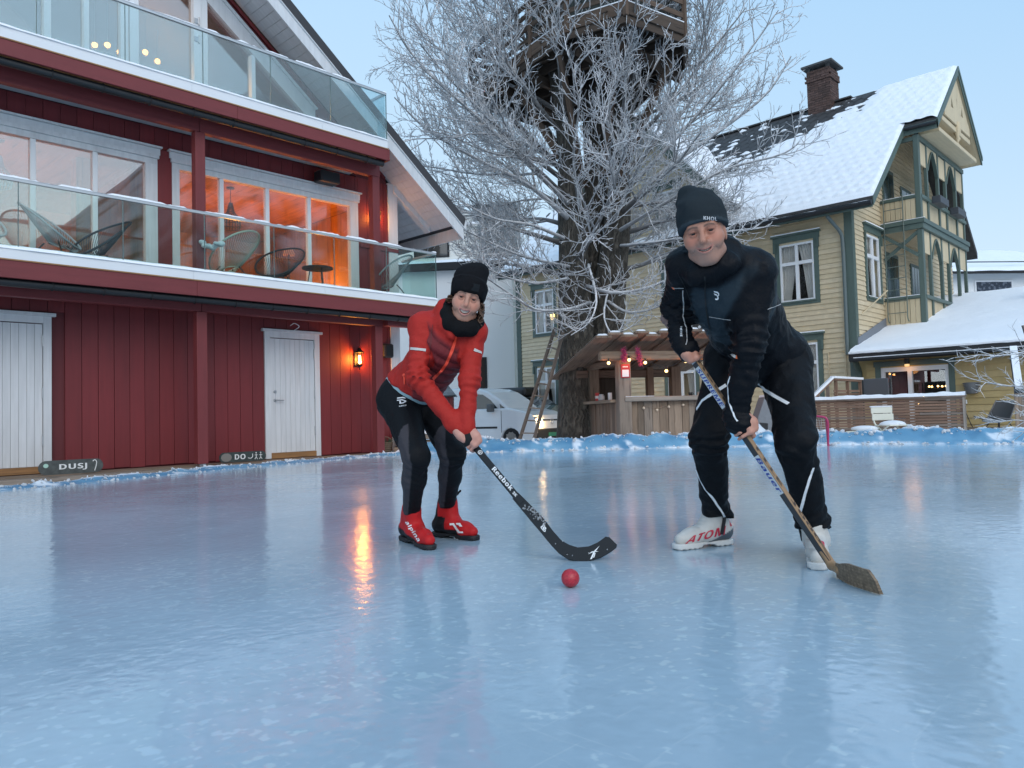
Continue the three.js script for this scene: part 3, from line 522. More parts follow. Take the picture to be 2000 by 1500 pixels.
  part('lamp_shade', lathe([[0, 0.16], [0.08, 0.14], [0.11, 0.05], [0.115, 0]], V(-13.6, 3.95, -8.0), 16), mat([0.5, 0.3, 0.1], { side: THREE.DoubleSide }), tl); part('stem', cyl(V(-13.6, 2.83, -8.0), V(-13.6, 3.97, -8.0), 0.014, 0.014, 8), M.black, tl);
  const up = thing('bulb_pendant', 'cluster of bare warm bulbs hanging behind the frosted upper balcony glass', 'lamp', [-14.5, 7.1, -5]);
  for (const [x, y] of [[185, 88], [210, 88], [235, 102], [284, 102], [308, 120]]) { const p = atPlane('x', -14.5, x, y); part('cord', cyl(p, V(p.x, 9.4, p.z), 0.006, 0.006, 4), M.black, up); part('lamp_bulb', ball(p, 0.05, 12, 8), mat([1, 0.75, 0.4], { emissive: new THREE.Color(1, 0.42, 0.08), emissiveIntensity: 3.2 }), up); lampAt(p, 0xffa040, 1.2, 0.06, up); }
}
// ---------------------------------------------------------------- old yellow clapboard house (front runs along x at z = FZ)
const FZ = -20.5, GX = -7.18;
const RY = rng(33);
const yel = [[0.69, 0.565, 0.375], [0.665, 0.54, 0.35], [0.71, 0.585, 0.395]].map(c => mat(c, { roughness: 0.6, map: rep(T.paint, 1.6, 0.8), bumpMap: T.paint, bumpScale: 0.001 }));
const yelPlain = mat([0.68, 0.555, 0.36], { roughness: 0.65, map: T.paint });
const green = mat([0.10, 0.145, 0.125], { roughness: 0.5, map: T.paint });
const greenDark = mat([0.06, 0.095, 0.08], { roughness: 0.5, map: T.paint });
const slate = mat([0.06, 0.058, 0.058], { roughness: 0.7, map: T.noise });
const curtain = mat([0.78, 0.76, 0.7], { transmission: 0.3, thickness: 0, roughness: 1, side: THREE.DoubleSide });
// one clapboard: lower edge stands proud.  axis 'x': runs along x on a wall facing +z at z=w; axis 'z': runs along z on a wall facing +x at x=w
function clapGeo(axis, w, a0, a1, y, h) {
  const lo = 0.03, hi = 0.004, s = (a, o, yy) => axis === 'x' ? V(a, yy, w + o) : V(w + o, yy, a);
  const A = axis === 'x' ? [a0, a1] : [a1, a0];
  const p = [s(A[0], 0, y), s(A[1], 0, y), s(A[1], lo, y), s(A[0], lo, y), s(A[0], 0, y + h), s(A[1], 0, y + h), s(A[1], hi, y + h), s(A[0], hi, y + h)];
  const f = [[3, 2, 6, 7], [0, 1, 2, 3], [7, 6, 5, 4], [2, 1, 5, 6], [0, 3, 7, 4]];
  const pos = [], uv = [], ox = RY() * 5, oy = RY() * 5;
  for (const q of f) for (const k of [0, 1, 2, 0, 2, 3]) { pos.push(p[q[k]].x, p[q[k]].y, p[q[k]].z); uv.push((axis === 'x' ? p[q[k]].x : p[q[k]].z) * 0.5 + ox, p[q[k]].y + oy); }
  const g = new THREE.BufferGeometry(); g.setAttribute('position', new THREE.Float32BufferAttribute(pos, 3)); g.setAttribute('uv', new THREE.Float32BufferAttribute(uv, 2)); g.computeVertexNormals(); return g;
}
// clapboards between a0..a1, y0..y1, leaving out rectangles [a0,a1,y0,y1]; limit(y) may narrow the row
function clapWall(parent, axis, w, a0, a1, y0, y1, holes, mats, opt = {}) {
  const h = opt.h || 0.132, list = [];
  for (let y = y0; y < y1 - 0.02; y += h) {
    const hh = Math.min(h, y1 - y); let A0 = a0, A1 = a1;
    if (opt.limit) { const l = opt.limit(y + hh * 0.5); A0 = Math.max(a0, l[0]); A1 = Math.min(a1, l[1]); if (A1 - A0 < 0.05) continue; }
    let segs = [[A0, A1]];
    for (const H of holes) if (y + hh * 0.5 > H[2] && y + hh * 0.5 < H[3]) segs = segs.flatMap(([p, q]) => [[p, Math.min(q, H[0])], [Math.max(p, H[1]), q]].filter(s => s[1] - s[0] > 0.03));
    const cut = [];
    for (const [p, q] of segs) { let c = p; while (q - c > 5) { const n = c + 3 + RY() * 1.8; cut.push([c, n - 0.002]); c = n; } cut.push([c, q]); }
    for (const [p, q] of cut) list.push(clapGeo(axis, w, p, q, y, hh + 0.012));
  }
  if (opt.stuff) part('clapboard', list, mats[0], parent, { kind: 'stuff' });
  else for (const g of list) part('clapboard', g, mats[RY() * mats.length | 0], parent);
}
// a casement window with cross bars. axis as above; a0<a1 across, y0..y1 opening of the white frame
function sash(parent, axis, w, a0, a1, y0, y1, o = {}) {
  const B = (p, q, ya, yb, d0, d1, gr) => axis === 'x' ? bx(p, q, ya, yb, w + d0, w + d1, gr) : bx(w + d0, w + d1, ya, yb, p, q, gr);
  const c = o.casing ?? 0.13, fr = 0.055, tr = o.transom ?? 0.66, ym = y0 + (y1 - y0) * tr;
  const wn = part('window', [B(a0 - c, a0, y0 - 0.1, y1 + 0.06, -0.02, 0.035), B(a1, a1 + c, y0 - 0.1, y1 + 0.06, -0.02, 0.035), B(a0 - c - 0.04, a1 + c + 0.04, y1 + 0.06, y1 + 0.22, -0.02, 0.045), B(a0, a1, y0 - 0.1, y0, -0.02, 0.04)], o.green || green, parent);
  part('cornice', B(a0 - c - 0.08, a1 + c + 0.08, y1 + 0.22, y1 + 0.27, -0.02, 0.11), o.green || green, wn);
  if (o.snow !== false) part('snow_cap', B(a0 - c - 0.07, a1 + c + 0.07, y1 + 0.272, y1 + 0.3, 0.0, 0.105), M.snow, wn);
  for (const e of [a0 - c - 0.03, a1 + c - 0.03]) part('bracket', B(e, e + 0.06, y1 - 0.2, y1 + 0.06, 0.036, 0.075), o.green || green, wn);
  part('sill', B(a0 - 0.03, a1 + 0.03, y0 - 0.03, y0 + 0.012, 0.041, 0.07), o.green || green, wn);
  const fm = o.frame || M.whiteSmooth;
  part('sash_frame', [B(a0, a0 + fr, y0, y1, -0.03, 0.02), B(a1 - fr, a1, y0, y1, -0.03, 0.02), B(a0 + fr, a1 - fr, y0, y0 + fr, -0.03, 0.018), B(a0 + fr, a1 - fr, y1 - fr, y1, -0.03, 0.018), B(a0 + fr, a1 - fr, ym - 0.045, ym + 0.045, -0.03, 0.024), ...(o.single ? [] : [B((a0 + a1) / 2 - 0.045, (a0 + a1) / 2 + 0.045, y0 + fr, ym - 0.045, -0.03, 0.022), B((a0 + a1) / 2 - 0.04, (a0 + a1) / 2 + 0.04, ym + 0.045, y1 - fr, -0.03, 0.022)])], fm, wn);
  const xs = o.single ? [a0 + fr, a1 - fr] : [a0 + fr, (a0 + a1) / 2 - 0.042, (a0 + a1) / 2 + 0.042, a1 - fr];
  for (let k = 0; k < xs.length; k += 2) for (const [p, q] of [[y0 + fr, ym - 0.046], [ym + 0.046, y1 - fr]]) part('pane', B(xs[k], xs[k + 1], p, q, -0.012, -0.004), M.glassPlain, wn);
  // reveal and the dark room behind
  const bk = (ya, yb, p, q, d0, d1) => B(p, q, ya, yb, d0, d1);
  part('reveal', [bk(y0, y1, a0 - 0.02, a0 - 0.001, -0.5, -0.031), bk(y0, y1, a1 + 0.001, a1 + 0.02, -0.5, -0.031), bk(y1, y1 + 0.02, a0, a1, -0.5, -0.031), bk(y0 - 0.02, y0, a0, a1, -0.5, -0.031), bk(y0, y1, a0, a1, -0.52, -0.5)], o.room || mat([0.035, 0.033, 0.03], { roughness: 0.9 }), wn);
  if (o.curtain !== false) for (const s of [0, 1]) {
    const cg = quadGrid(V(0, 0, 0), V(1, 0, 0), V(1, 1, 0), V(0, 1, 0), 26, 14, (p, u, v) => {
      const wd = (a1 - a0) * (0.5 - 0.26 * Math.pow(1 - v, 0.8) * (o.open ?? 1)), a = s ? a1 - 0.02 - u * wd : a0 + 0.02 + u * wd, d = -0.12 + 0.025 * Math.sin(u * 40 + v * 3 + s) * (0.5 + u);
      if (axis === 'x') p.set(a, lerp(y0 + 0.06, y1 - 0.02, v), w + d); else p.set(w + d, lerp(y0 + 0.06, y1 - 0.02, v), a);
    });
    part('curtain', cg, curtain, wn);
  }
  return wn;
}
const hx = -19.1, RZ2 = -25.15, RTOP = 10.5, SL = (10.5 - 5.85) / (25.15 - 19.95), roofAt = z => RTOP - SL * Math.abs(z - RZ2);
const house = thing('wooden_house', 'old yellow clapboard house with snowy slate roof and green carved corner balconies', 'house', [-13, -0.3, FZ]);
{
  const h = house;
  // bay with the cross gable, behind the big tree
  const bx0 = -16.2, bx1 = -10.72, bz = -20.15, bpx = -13.4, bpy = 9.75, bsl = 1.07;
  // wall cores
  const wins = [[-9.12, -8.17, 3.55, 5.14], [-9.12, -8.17, 0.85, 2.4], [-18.2, -17.33, 3.53, 5.07], [-18.2, -17.33, 0.86, 2.33]];
  const bwins = [[-12.6, -11.65, 3.5, 5.1], [-15.2, -14.3, 3.5, 5.1], [-12.6, -11.65, 0.8, 2.35], [-15.2, -14.3, 0.8, 2.35], [-12.75, -12.05, 5.95, 7.35], [-14.6, -13.9, 5.95, 7.35]];
  const rect = w => [[w[0], w[2]], [w[1], w[2]], [w[1], w[3]], [w[0], w[3]]];
  part('wall', [prism([[hx, -0.35], [GX, -0.35], [GX, 5.72], [hx, 5.72]], 'z', FZ - 0.25, FZ, wins.map(rect)),
  prism([[bx0, -0.35], [bx1, -0.35], [bx1, 6.85], [bpx, bpy - 0.1], [bx0, 6.85]], 'z', bz - 0.2, bz, bwins.map(rect)), bx(bx1 - 0.2, bx1, -0.35, 6.8, FZ, bz - 0.2), bx(bx0, bx0 + 0.2, -0.35, 6.8, FZ, bz - 0.2),
  prism([[FZ - 0.25, -0.35], [2 * RZ2 - FZ, -0.35], [2 * RZ2 - FZ, roofAt(FZ) - 0.25], [RZ2, RTOP - 0.25], [FZ - 0.25, roofAt(FZ - 0.25) - 0.25]], 'x', GX - 0.25, GX, [[[-22.5, 3.58], [-21.5, 3.58], [-21.5, 5.3], [-22.5, 5.3]]]),
  prism([[FZ - 0.25, -0.35], [2 * RZ2 - FZ, -0.35], [2 * RZ2 - FZ, roofAt(FZ) - 0.25], [RZ2, RTOP - 0.25], [FZ - 0.25, roofAt(FZ - 0.25) - 0.25]], 'x', hx, hx + 0.25), bx(hx, GX, -0.35, 5.7, 2 * RZ2 - FZ, 2 * RZ2 - FZ + 0.25)], yelPlain, h);
  const cas = w => [w[0] - 0.13, w[1] + 0.13, w[2] - 0.08, w[3] + 0.2];
  clapWall(h, 'x', FZ, bx1 + 0.02, GX - 0.17, -0.3, 5.68, wins.map(cas), yel);
  clapWall(h, 'x', FZ, hx + 0.2, bx0 - 0.02, -0.3, 5.68, wins.map(cas), yel);
  clapWall(h, 'x', bz, bx0, bx1 - 0.02, -0.3, 9.6, bwins.map(cas), yel, { limit: y => y < 6.7 ? [bx0, bx1] : [bpx - (bpy - 0.2 - y) / bsl, bpx + (bpy - 0.2 - y) / bsl] });
  clapWall(h, 'z', GX, -30, FZ - 0.14, 2.0, 9.9, [[-22.66, -21.34, 3.5, 5.5]], yel, { limit: y => { const d = (RTOP - 0.3 - y) / SL; return [RZ2 - d, RZ2 + d]; } });
  for (const w of wins) sash(h, 'x', FZ, w[0], w[1], w[2], w[3], { open: 1 });
  for (const w of bwins) sash(h, 'x', bz, w[0], w[1], w[2], w[3], { casing: 0.1, snow: w[3] < 6 });
  sash(h, 'z', GX, -22.5, -21.5, 3.58, 5.3, { single: false });
  // corner boards
  part('corner_board', [bx(GX - 0.17, GX + 0.03, -0.35, 5.75, FZ, FZ + 0.035), bx(GX, GX + 0.032, -0.35, 6.0, FZ - 0.15, FZ - 0.002)], green, h);
  part('corner_board', bx(hx - 0.02, hx + 0.2, -0.35, 5.7, FZ, FZ + 0.035), greenDark, h);
  part('corner_board', [bx(bx1 - 0.12, bx1 + 0.02, -0.35, 6.7, bz, bz + 0.035), bx(bx0, bx0 + 0.12, -0.35, 6.7, bz, bz + 0.035)], green, h);
  part('plinth', [bx(hx, GX, -0.5, -0.25, FZ - 0.2, FZ + 0.03)], mat([0.2, 0.2, 0.2], { roughness: 0.9, map: T.noise }), h);
  // gable-side rainwater pipes
  part('drainpipe', tube([V(GX - 0.45, 5.62, FZ + 0.42), V(GX - 0.36, 5.45, FZ + 0.3), V(GX - 0.22, 5.15, FZ + 0.1), V(GX - 0.2, 4.9, FZ + 0.09), V(GX - 0.2, 2.5, FZ + 0.09), V(GX - 0.2, 2.0, FZ + 0.09)], 0.05, 8, 40), mat([0.10, 0.13, 0.13], { roughness: 0.4 }), h);
  part('drainpipe', [tube([V(GX + 0.12, 1.82, FZ + 0.5), V(GX + 0.1, 1.72, FZ + 0.35), V(GX + 0.08, 1.55, FZ + 0.14), V(GX + 0.08, 1.3, FZ + 0.12), V(GX + 0.08, -0.3, FZ + 0.12)], 0.075, 8, 40)], greenDark, h);
  part('cable_pipe', [cyl(V(-7.9, -0.2, FZ + 0.03), V(-7.9, 2.1, FZ + 0.03), 0.018, 0.018, 6), cyl(V(-7.45, -0.2, FZ + 0.03), V(-7.45, 2.25, FZ + 0.03), 0.018, 0.018, 6), cyl(V(-7.9, 2.1, FZ + 0.03), V(-7.45, 2.12, FZ + 0.03), 0.014, 0.014, 6)], yelPlain, h);
  // ---- main roof: slab, snow sheet with a bare patch of slates, ridge
  const xe = -6.45, xl = -19.5, xt = -5.62, zx = -22.75;      // right edge, left edge, edge of the balcony roof, where that begins
  const RT = 0.2;
  const slab = (x0, x1, z0, z1, t = RT) => prism([[z0, roofAt(z0)], [z1, roofAt(z1)], [z1, roofAt(z1) - t], [z0, roofAt(z0) - t]], 'x', x0, x1);
  const back = 2 * RZ2;
  part('roof', [slab(xl, xe, -19.95, RZ2), slab(xl, xe, RZ2, back + 19.95), slab(xe, xt, zx, RZ2), slab(xe, xt, RZ2, back - zx)], slate, h);
  part('roof_edge', [bx(xl, xe, 5.6, 5.72, -19.98, -19.955), slab(xe - 0.03, xe + 0.02, -19.98, zx + 0.02, 0.24), slab(xt, xt + 0.03, zx + 0.03, RZ2, 0.26), slab(xt, xt + 0.03, RZ2, back - zx, 0.26), slab(xt + 0.031, xt + 0.05, zx + 0.05, RZ2, 0.12), slab(xt + 0.031, xt + 0.05, RZ2, back - zx, 0.12), bx(xe, xt + 0.03, roofAt(zx) - 0.3, roofAt(zx) - 0.06, zx + 0.01, zx + 0.03)], green, h);
  for (const gg of [cyl(V(xl, 5.72, -19.88), V(xe, 5.70, -19.88), 0.06, 0.06, 10), cyl(V(xe + 0.05, roofAt(zx) - 0.14, zx + 0.1), V(xt, roofAt(zx) - 0.16, zx + 0.1), 0.05, 0.05, 10), cyl(V(xe + 0.05, roofAt(zx) - 0.16, back - zx - 0.1), V(xt, roofAt(zx) - 0.16, back - zx - 0.1), 0.05, 0.05, 10)]) part('gutter', gg, M.black, h);
  part('gutter_snow', quadGrid(V(xl, 5.76, -19.84), V(xe, 5.74, -19.84), V(xe, 5.76, -19.92), V(xl, 5.78, -19.92), 160, 3, (p, u, v) => { p.y += 0.025 * fbm(u * 80, v, 3, 3); }), M.snow, h, { kind: 'stuff' });
  part('soffit', [slab(xl + 0.05, xe - 0.05, -19.99, FZ, 0.21).translate(0, -0.012, 0), slab(xe, xt - 0.01, zx - 0.02, RZ2, 0.03).translate(0, -RT - 0.001, 0), slab(xe, xt - 0.01, RZ2, back - zx, 0.03).translate(0, -RT - 0.001, 0)], yelPlain, h);
  // slates: real rows of diamond-cut tiles; snow lies on them as a lumpy sheet that thins out near the ridge on the left
  const tiles = [], rr = rng(5), n3 = V(0, 1, SL).normalize();
  const bare = (x, z) => { const d = (RZ2 - z) * -1; return sstep(0.2, 1.15, (1 - d / 3.6) * 1.15 - sstep(-8.3, -7.0, x) * 1.4 + 1.0 * (fbm(x * 0.7, z * 0.7, 3, 3) - 0.5) - 0.2 * sstep(-11.5, -16, x)); };
  const ts = 0.34, tw = 0.3;
  for (let r = 0, d = 0.05; d < 5.6; d += ts * 0.74, r++) {
    const z = RZ2 + d, y = roofAt(z);
    for (let x = xl + (r % 2) * tw / 2; x < xe; x += tw) {
      if (x > -15 && bare(x, z) < 0.02 && rr() > 0.0) continue;
      if (x < -15 && bare(x, z) < 0.05) continue;
      const w = tw * 0.47, L = ts, o = 0.012 + rr() * 0.006;
      const P = [[-w, 0], [w, 0], [w, L * 0.55], [0, L], [-w, L * 0.55]].map(([a, b]) => { const zz = z + b; return V(x + a, roofAt(zz) + 0.006 + o * b / L * 1.6, zz); });
      const pos = []; for (const t of [[0, 4, 1], [4, 2, 1], [4, 3, 2]]) for (const k of t) pos.push(P[k].x, P[k].y, P[k].z);
      const g = new THREE.BufferGeometry(); g.setAttribute('position', new THREE.Float32BufferAttribute(pos, 3)); g.computeVertexNormals(); tiles.push(g);
    }
  }
  part('slates', tiles, mat([0.05, 0.046, 0.045], { roughness: 0.65, side: THREE.DoubleSide }), h, { kind: 'stuff' });
  // snow sheet
  const snowSheet = (x0, x1, z0, z1, nu, nv, noBare, up = 1) => quadGrid(V(x0, 0, z0), V(x1, 0, z0), V(x1, 0, z1), V(x0, 0, z1), nu, nv, p => {
    const b = noBare ? 0 : bare(p.x, p.z);
    const row = (RZ2 - p.z) * -1 / (ts * 0.74), rp = row - Math.floor(row), cx = (p.x - xl) / tw + (Math.floor(row) % 2) * 0.5, cp = Math.abs(cx - Math.floor(cx) - 0.5) * 2;
    const lump = 0.085 * Math.pow(rp, 1.5) * (1 - sstep(0.86, 1, rp)) * (0.35 + 0.65 * cp) * (0.5 + fbm(p.x * 3, p.z * 3, 9, 2)) - 0.02 + 0.035 * (fbm(p.x * 2.2, p.z * 2.2, 6, 4) - 0.5) + 0.02 * (fbm(p.x * 9, p.z * 9, 2, 2) - 0.5);
    const edge = sstep(0.0, 0.12, Math.min(x1 - p.x, p.x - x0 + (x0 > xl ? 9 : 0), Math.abs(p.z - Math.max(z0, z1)) + (up > 0 ? 0 : 9), 1));
    const patch = 0.19 * b * (0.55 + 0.75 * sstep(0.45, 0.0, Math.abs(rp - 0.42)) * 0 + 0.8 * sstep(0.5, 1.0, rp) + 0.5 * cp * sstep(0.4, 0.9, rp) + 1.5 * (fbm(p.x * 4, p.z * 4, 11, 3) - 0.5));
    p.y = roofAt(p.z) + (0.035 + 0.05 * edge + lump * edge) - patch - 0.02 * (1 - edge);
  });
  part('roof_snow', [snowSheet(xl, xe + 0.02, -19.96, RZ2, 400, 190), snowSheet(xe - 0.1, xt + 0.02, zx + 0.02, RZ2, 26, 80, true, -1)], M.snow, h);
  // balcony-roof back slope and the ridge
  part('ridge_cap', bar(V(xl, RTOP + 0.02, RZ2), V(-8.6, RTOP + 0.02, RZ2), 0.2, 0.05), slate, h);
  // cross gable roof
  const gx = y => (bpy - y) / bsl;
  const side = (s, t0, t1, z0, z1) => prism([[bpx, bpy + t1], [bpx + s * 3.15, bpy + t1 - 3.15 * bsl], [bpx + s * 3.15, bpy + t0 - 3.15 * bsl], [bpx, bpy + t0]], 'z', z0, z1);
  part('gable_roof', [side(1, 0, 0.16, -25, bz + 0.5), side(-1, 0, 0.16, -25, bz + 0.5)], slate, h);
  part('gable_bargeboard', [side(1, -0.1, 0.2, bz + 0.5, bz + 0.54), side(-1, -0.1, 0.2, bz + 0.5, bz + 0.54)], green, h);
  part('gable_snow', [side(1, 0.165, 0.26, -25, bz + 0.48), side(-1, 0.165, 0.26, -25, bz + 0.48)], M.snow, h);
  // ---- chimney, brick by brick on its two seen faces
  const cx0 = -9.86, cx1 = -9.12, cz0 = -25.5, cz1 = -24.75, cb = 9.7, ct = 11.6;
  const ch = part('chimney', bx(cx0 + 0.02, cx1 - 0.02, cb - 0.4, ct, cz0 + 0.02, cz1 - 0.02), mat([0.16, 0.15, 0.14], { roughness: 0.95, map: T.noise }), h);
  const bm = [[0.13, 0.075, 0.06], [0.10, 0.06, 0.05], [0.15, 0.09, 0.075]].map(c => mat(c, { roughness: 0.9, map: T.noise }));
  const bh = 0.075;
  for (let k = 0, y = cb - 0.2; y < ct - 0.02; y += bh, k++) {
    const w = (cx1 - cx0) / 3, e = (y > ct - 0.38 && y < ct - 0.16) ? 0.045 : 0;
    for (let i = -1; i < 3; i++) { const a = Math.max(cx0 - e, cx0 + i * w + (k % 2 ? w / 2 : 0)), b = Math.min(cx1 + e, cx0 + (i + 1) * w + (k % 2 ? w / 2 : 0) - 0.012); if (b - a > 0.04) part('brick', bx(a, b, y, y + bh - 0.012, cz1 - 0.03, cz1 + e + (RY() - 0.5) * 0.008), pick(bm, RY), ch); }
    for (let i = -1; i < 3; i++) { const a = Math.max(cz0, cz0 + i * w + (k % 2 ? 0 : w / 2)), b = Math.min(cz1 - 0.031, cz0 + (i + 1) * w + (k % 2 ? 0 : w / 2) - 0.012); if (b - a > 0.04) part('brick', bx(cx1 - 0.03, cx1 + e + (RY() - 0.5) * 0.008, y, y + bh - 0.012, a, b), pick(bm, RY), ch); }
  }
  part('chimney_cap', [rbx(cx0 - 0.13, cx1 + 0.13, ct + 0.1, ct + 0.17, cz0 - 0.13, cz1 + 0.13, 0.01), bx(cx0 + 0.02, cx0 + 0.12, ct, ct + 0.1, cz1 - 0.12, cz1 - 0.02), bx(cx1 - 0.12, cx1 - 0.02, ct, ct + 0.1, cz1 - 0.12, cz1 - 0.02), bx(cx1 - 0.12, cx1 - 0.02, ct, ct + 0.1, cz0 + 0.02, cz0 + 0.12), bx(cx0 + 0.02, cx0 + 0.12, ct, ct + 0.1, cz0 + 0.02, cz0 + 0.12)], mat([0.10, 0.10, 0.10], { roughness: 0.8, map: T.noise }), ch);
  part('flashing', [bx(cx0 - 0.06, cx1 + 0.06, cb - 0.1, cb + 0.34, cz1 + 0.005, cz1 + 0.02), bx(cx1 + 0.004, cx1 + 0.02, cb - 0.1, cb + 0.45, cz0, cz1)], mat([0.22, 0.24, 0.26], { roughness: 0.5, metalness: 0.4 }), ch);
  part('roof_ladder', [cyl(V(-10.05, roofAt(-24.6) + 0.02, -24.6), V(-10.05, roofAt(-24.2) + 0.25, -24.2), 0.012, 0.012, 6)], M.greyMetal, h);
}
// ---- corner balconies (on the gable side)
{
  const h = house, bxF = -6.17, z0 = -22.8, z1 = -27.5;
  const deck = [3.0, 5.62];
  const pz = [-22.87, -23.62, -24.72, -25.5, -26.6, -27.42];
  const yRoof = z => roofAt(z) - 0.24;
  for (const [k, z] of pz.entries()) {
    const w = k ? 0.055 : 0.085;
    part('balcony_post', rbx(bxF - w, bxF + w * 0.6, 2.5, 5.44, z - w, z + w, 0.01), green, h);
    part('balcony_post', rbx(bxF - w, bxF + w * 0.6, 5.74, Math.min(8.05, yRoof(z)), z - w, z + w, 0.01), green, h);
  }
  // floors and beams
  part('balcony_deck', [bx(GX, bxF, 5.5, 5.7, z1, z0), bx(GX, bxF, 2.5, 2.7, z1, z0)], yelPlain, h);
  part('balcony_beam', [rbx(GX, bxF + 0.1, 5.45, 5.6, z0 - 0.005, z0 + 0.06, 0.012, 'x'), rbx(bxF - 0.03, bxF + 0.1, 5.45, 5.6, z1, z0 - 0.006, 0.012, 'z'), rbx(GX, bxF + 0.14, 5.6, 5.72, z0 - 0.005, z0 + 0.1, 0.012, 'x'), rbx(bxF - 0.03, bxF + 0.14, 5.6, 5.72, z1, z0 - 0.006, 0.012, 'z')], green, h);
  part('beam_snow', [bx(GX, bxF + 0.14, 5.722, 5.735, z0 + 0.03, z0 + 0.1)], M.snow, h);
  // parapets of upright yellow boards under a green rail
  for (const [ya, yb] of [[2.55, 3.6], [5.72, 6.36]]) {
    const n = 7, w = (bxF - 0.09 - GX) / n;
    for (let i = 0; i < n; i++) part('parapet_board', rbx(GX + i * w + 0.006, GX + (i + 1) * w - 0.004, ya, yb - 0.05, z0 - 0.04, z0 - 0.005 + (i % 2) * 0.012, 0.006), yelPlain, h);
    part('rail', [cyl(V(GX, yb, z0), V(bxF - 0.08, yb, z0), 0.05, 0.05, 10)], green, h);
    part('rail_snow', bx(GX, bxF - 0.09, yb + 0.045, yb + 0.06, z0 - 0.03, z0 + 0.03), M.snow, h);
    const fb = [];
    for (let z = z0 - 0.14; z > z1; z -= 0.14) fb.push(bx(bxF - 0.05, bxF - 0.012 + ((z * 100 | 0) % 2) * 0.01, ya, yb - 0.05, z - 0.062, z + 0.066));
    for (const g of fb) part('parapet_board', g, yelPlain, h);
    part('rail', [rbx(bxF - 0.04, bxF + 0.07, yb - 0.05, yb + 0.05, z1, z0 - 0.09, 0.012, 'z')], green, h);
  }
  // pointed arches between the posts
  const arch = (za, zb, yt, hgt) => {
    const pts = [], N = 10, mid = (za + zb) / 2, w = (za - zb) / 2 - 0.06;
    const c = t => Math.pow(t, 1.6);
    pts.push([za - 0.05, yt]); pts.push([zb + 0.05, yt]); pts.push([zb + 0.05, yt - hgt]);
    for (let i = 0; i <= N; i++) { const t = i / N; pts.push([zb + 0.06 + w * t, yt - hgt + (hgt - 0.1) * (1 - c(1 - t))]); }
    for (let i = N - 1; i >= 0; i--) { const t = i / N; pts.push([za - 0.06 - w * t, yt - hgt + (hgt - 0.1) * (1 - c(1 - t))]); }
    pts.push([za - 0.05, yt - hgt]);
    part('arch_panel', prism(pts, 'x', bxF - 0.02, bxF + 0.01), yelPlain, h);
    for (const s of [0, 1]) { const pl = []; for (let i = 0; i <= N; i++) { const t = i / N, z = s ? zb + 0.06 + w * t : za - 0.06 - w * t; pl.push(V(bxF, yt - hgt + (hgt - 0.1) * (1 - c(1 - t)), z)); } const bars = []; for (let i = 0; i < N; i++) bars.push(bar(pl[i], pl[i + 1], 0.045, 0.09, V(1, 0, 0))); part('arch_brace', bars, green, h); }
  };
  for (const yt of [5.44, 7.95]) for (const [a, b] of [[1, 2], [3, 4]]) arch(pz[a], pz[b], yt, 0.72);
  for (const yt of [5.44, 7.9]) for (const [a, b] of [[0, 1], [2, 3], [4, 5]]) part('arch_panel', bx(bxF - 0.02, bxF + 0.012, yt - 0.62, yt, pz[b] + 0.05, pz[a] - 0.06), yelPlain, h);
  part('balcony_beam', rbx(bxF - 0.06, bxF + 0.06, 7.93, 8.06, z1, z0, 0.012, 'z'), green, h);
  part('balcony_beam', rbx(GX, bxF - 0.08, 7.9, 8.02, z0 - 0.06, z0, 0.012, 'x'), green, h);
  // X brace under the upper floor, side facing the rink
  const Vz = z0 + 0.02;
  part('cross_brace', [bar(V(GX + 0.05, 5.4, Vz), V(bxF - 0.05, 4.72, Vz), 0.09, 0.05, V(0, 0, 1)), bar(V(GX + 0.05, 4.72, Vz - 0.051), V(bxF - 0.05, 5.4, Vz - 0.051), 0.09, 0.05, V(0, 0, 1))], green, h);
  // doors and windows in the wall behind the balconies
  const pan = (a, b, y0, y1, n) => { const d = part('balcony_door', bx(GX, GX + 0.05, y0, y1, b, a), green, h); for (let i = 0; i < n; i++) { const w = (a - b - 0.12) / n; part('pane', bx(GX + 0.05, GX + 0.056, y0 + 0.12, y1 - 0.1, b + 0.08 + i * w, b + 0.04 + (i + 1) * w), mat([0.03, 0.05, 0.05], { roughness: 0.08 }), d); } };
  pan(-22.95, -24.05, 3.0, 5.0, 4); pan(-25.2, -26.1, 3.0, 4.95, 3); pan(-23.0, -23.95, 5.75, 7.45, 2); pan(-24.6, -25.6, 5.75, 7.2, 2);
  // decorated gable end
  part('gable_ornament', [prism([[RZ2, RTOP - 0.3], [RZ2 + 1.35, RTOP - 0.3 - 1.35 * SL], [RZ2 + 1.35, RTOP - 0.55 - 1.35 * SL], [RZ2 - 1.35, RTOP - 0.55 - 1.35 * SL], [RZ2 - 1.35, RTOP - 0.3 - 1.35 * SL]], 'x', -5.72, -5.67, [[[RZ2 - 0.12, RTOP - 1.3], [RZ2, RTOP - 0.9], [RZ2 + 0.12, RTOP - 1.3], [RZ2, RTOP - 1.0]], [[RZ2 + 0.4, RTOP - 1.35], [RZ2 + 0.55, RTOP - 1.05], [RZ2 + 0.65, RTOP - 1.35]], [[RZ2 - 0.65, RTOP - 1.35], [RZ2 - 0.55, RTOP - 1.05], [RZ2 - 0.4, RTOP - 1.35]]])], yelPlain, h);
  part('gable_pendant', lathe([[0, 0], [0.05, 0.05], [0.02, 0.12], [0.09, 0.2], [0.05, 0.3], [0.1, 0.42], [0.09, 0.7], [0, 0.72]], V(-5.7, RTOP - 2.35, RZ2), 10), yelPlain, h);
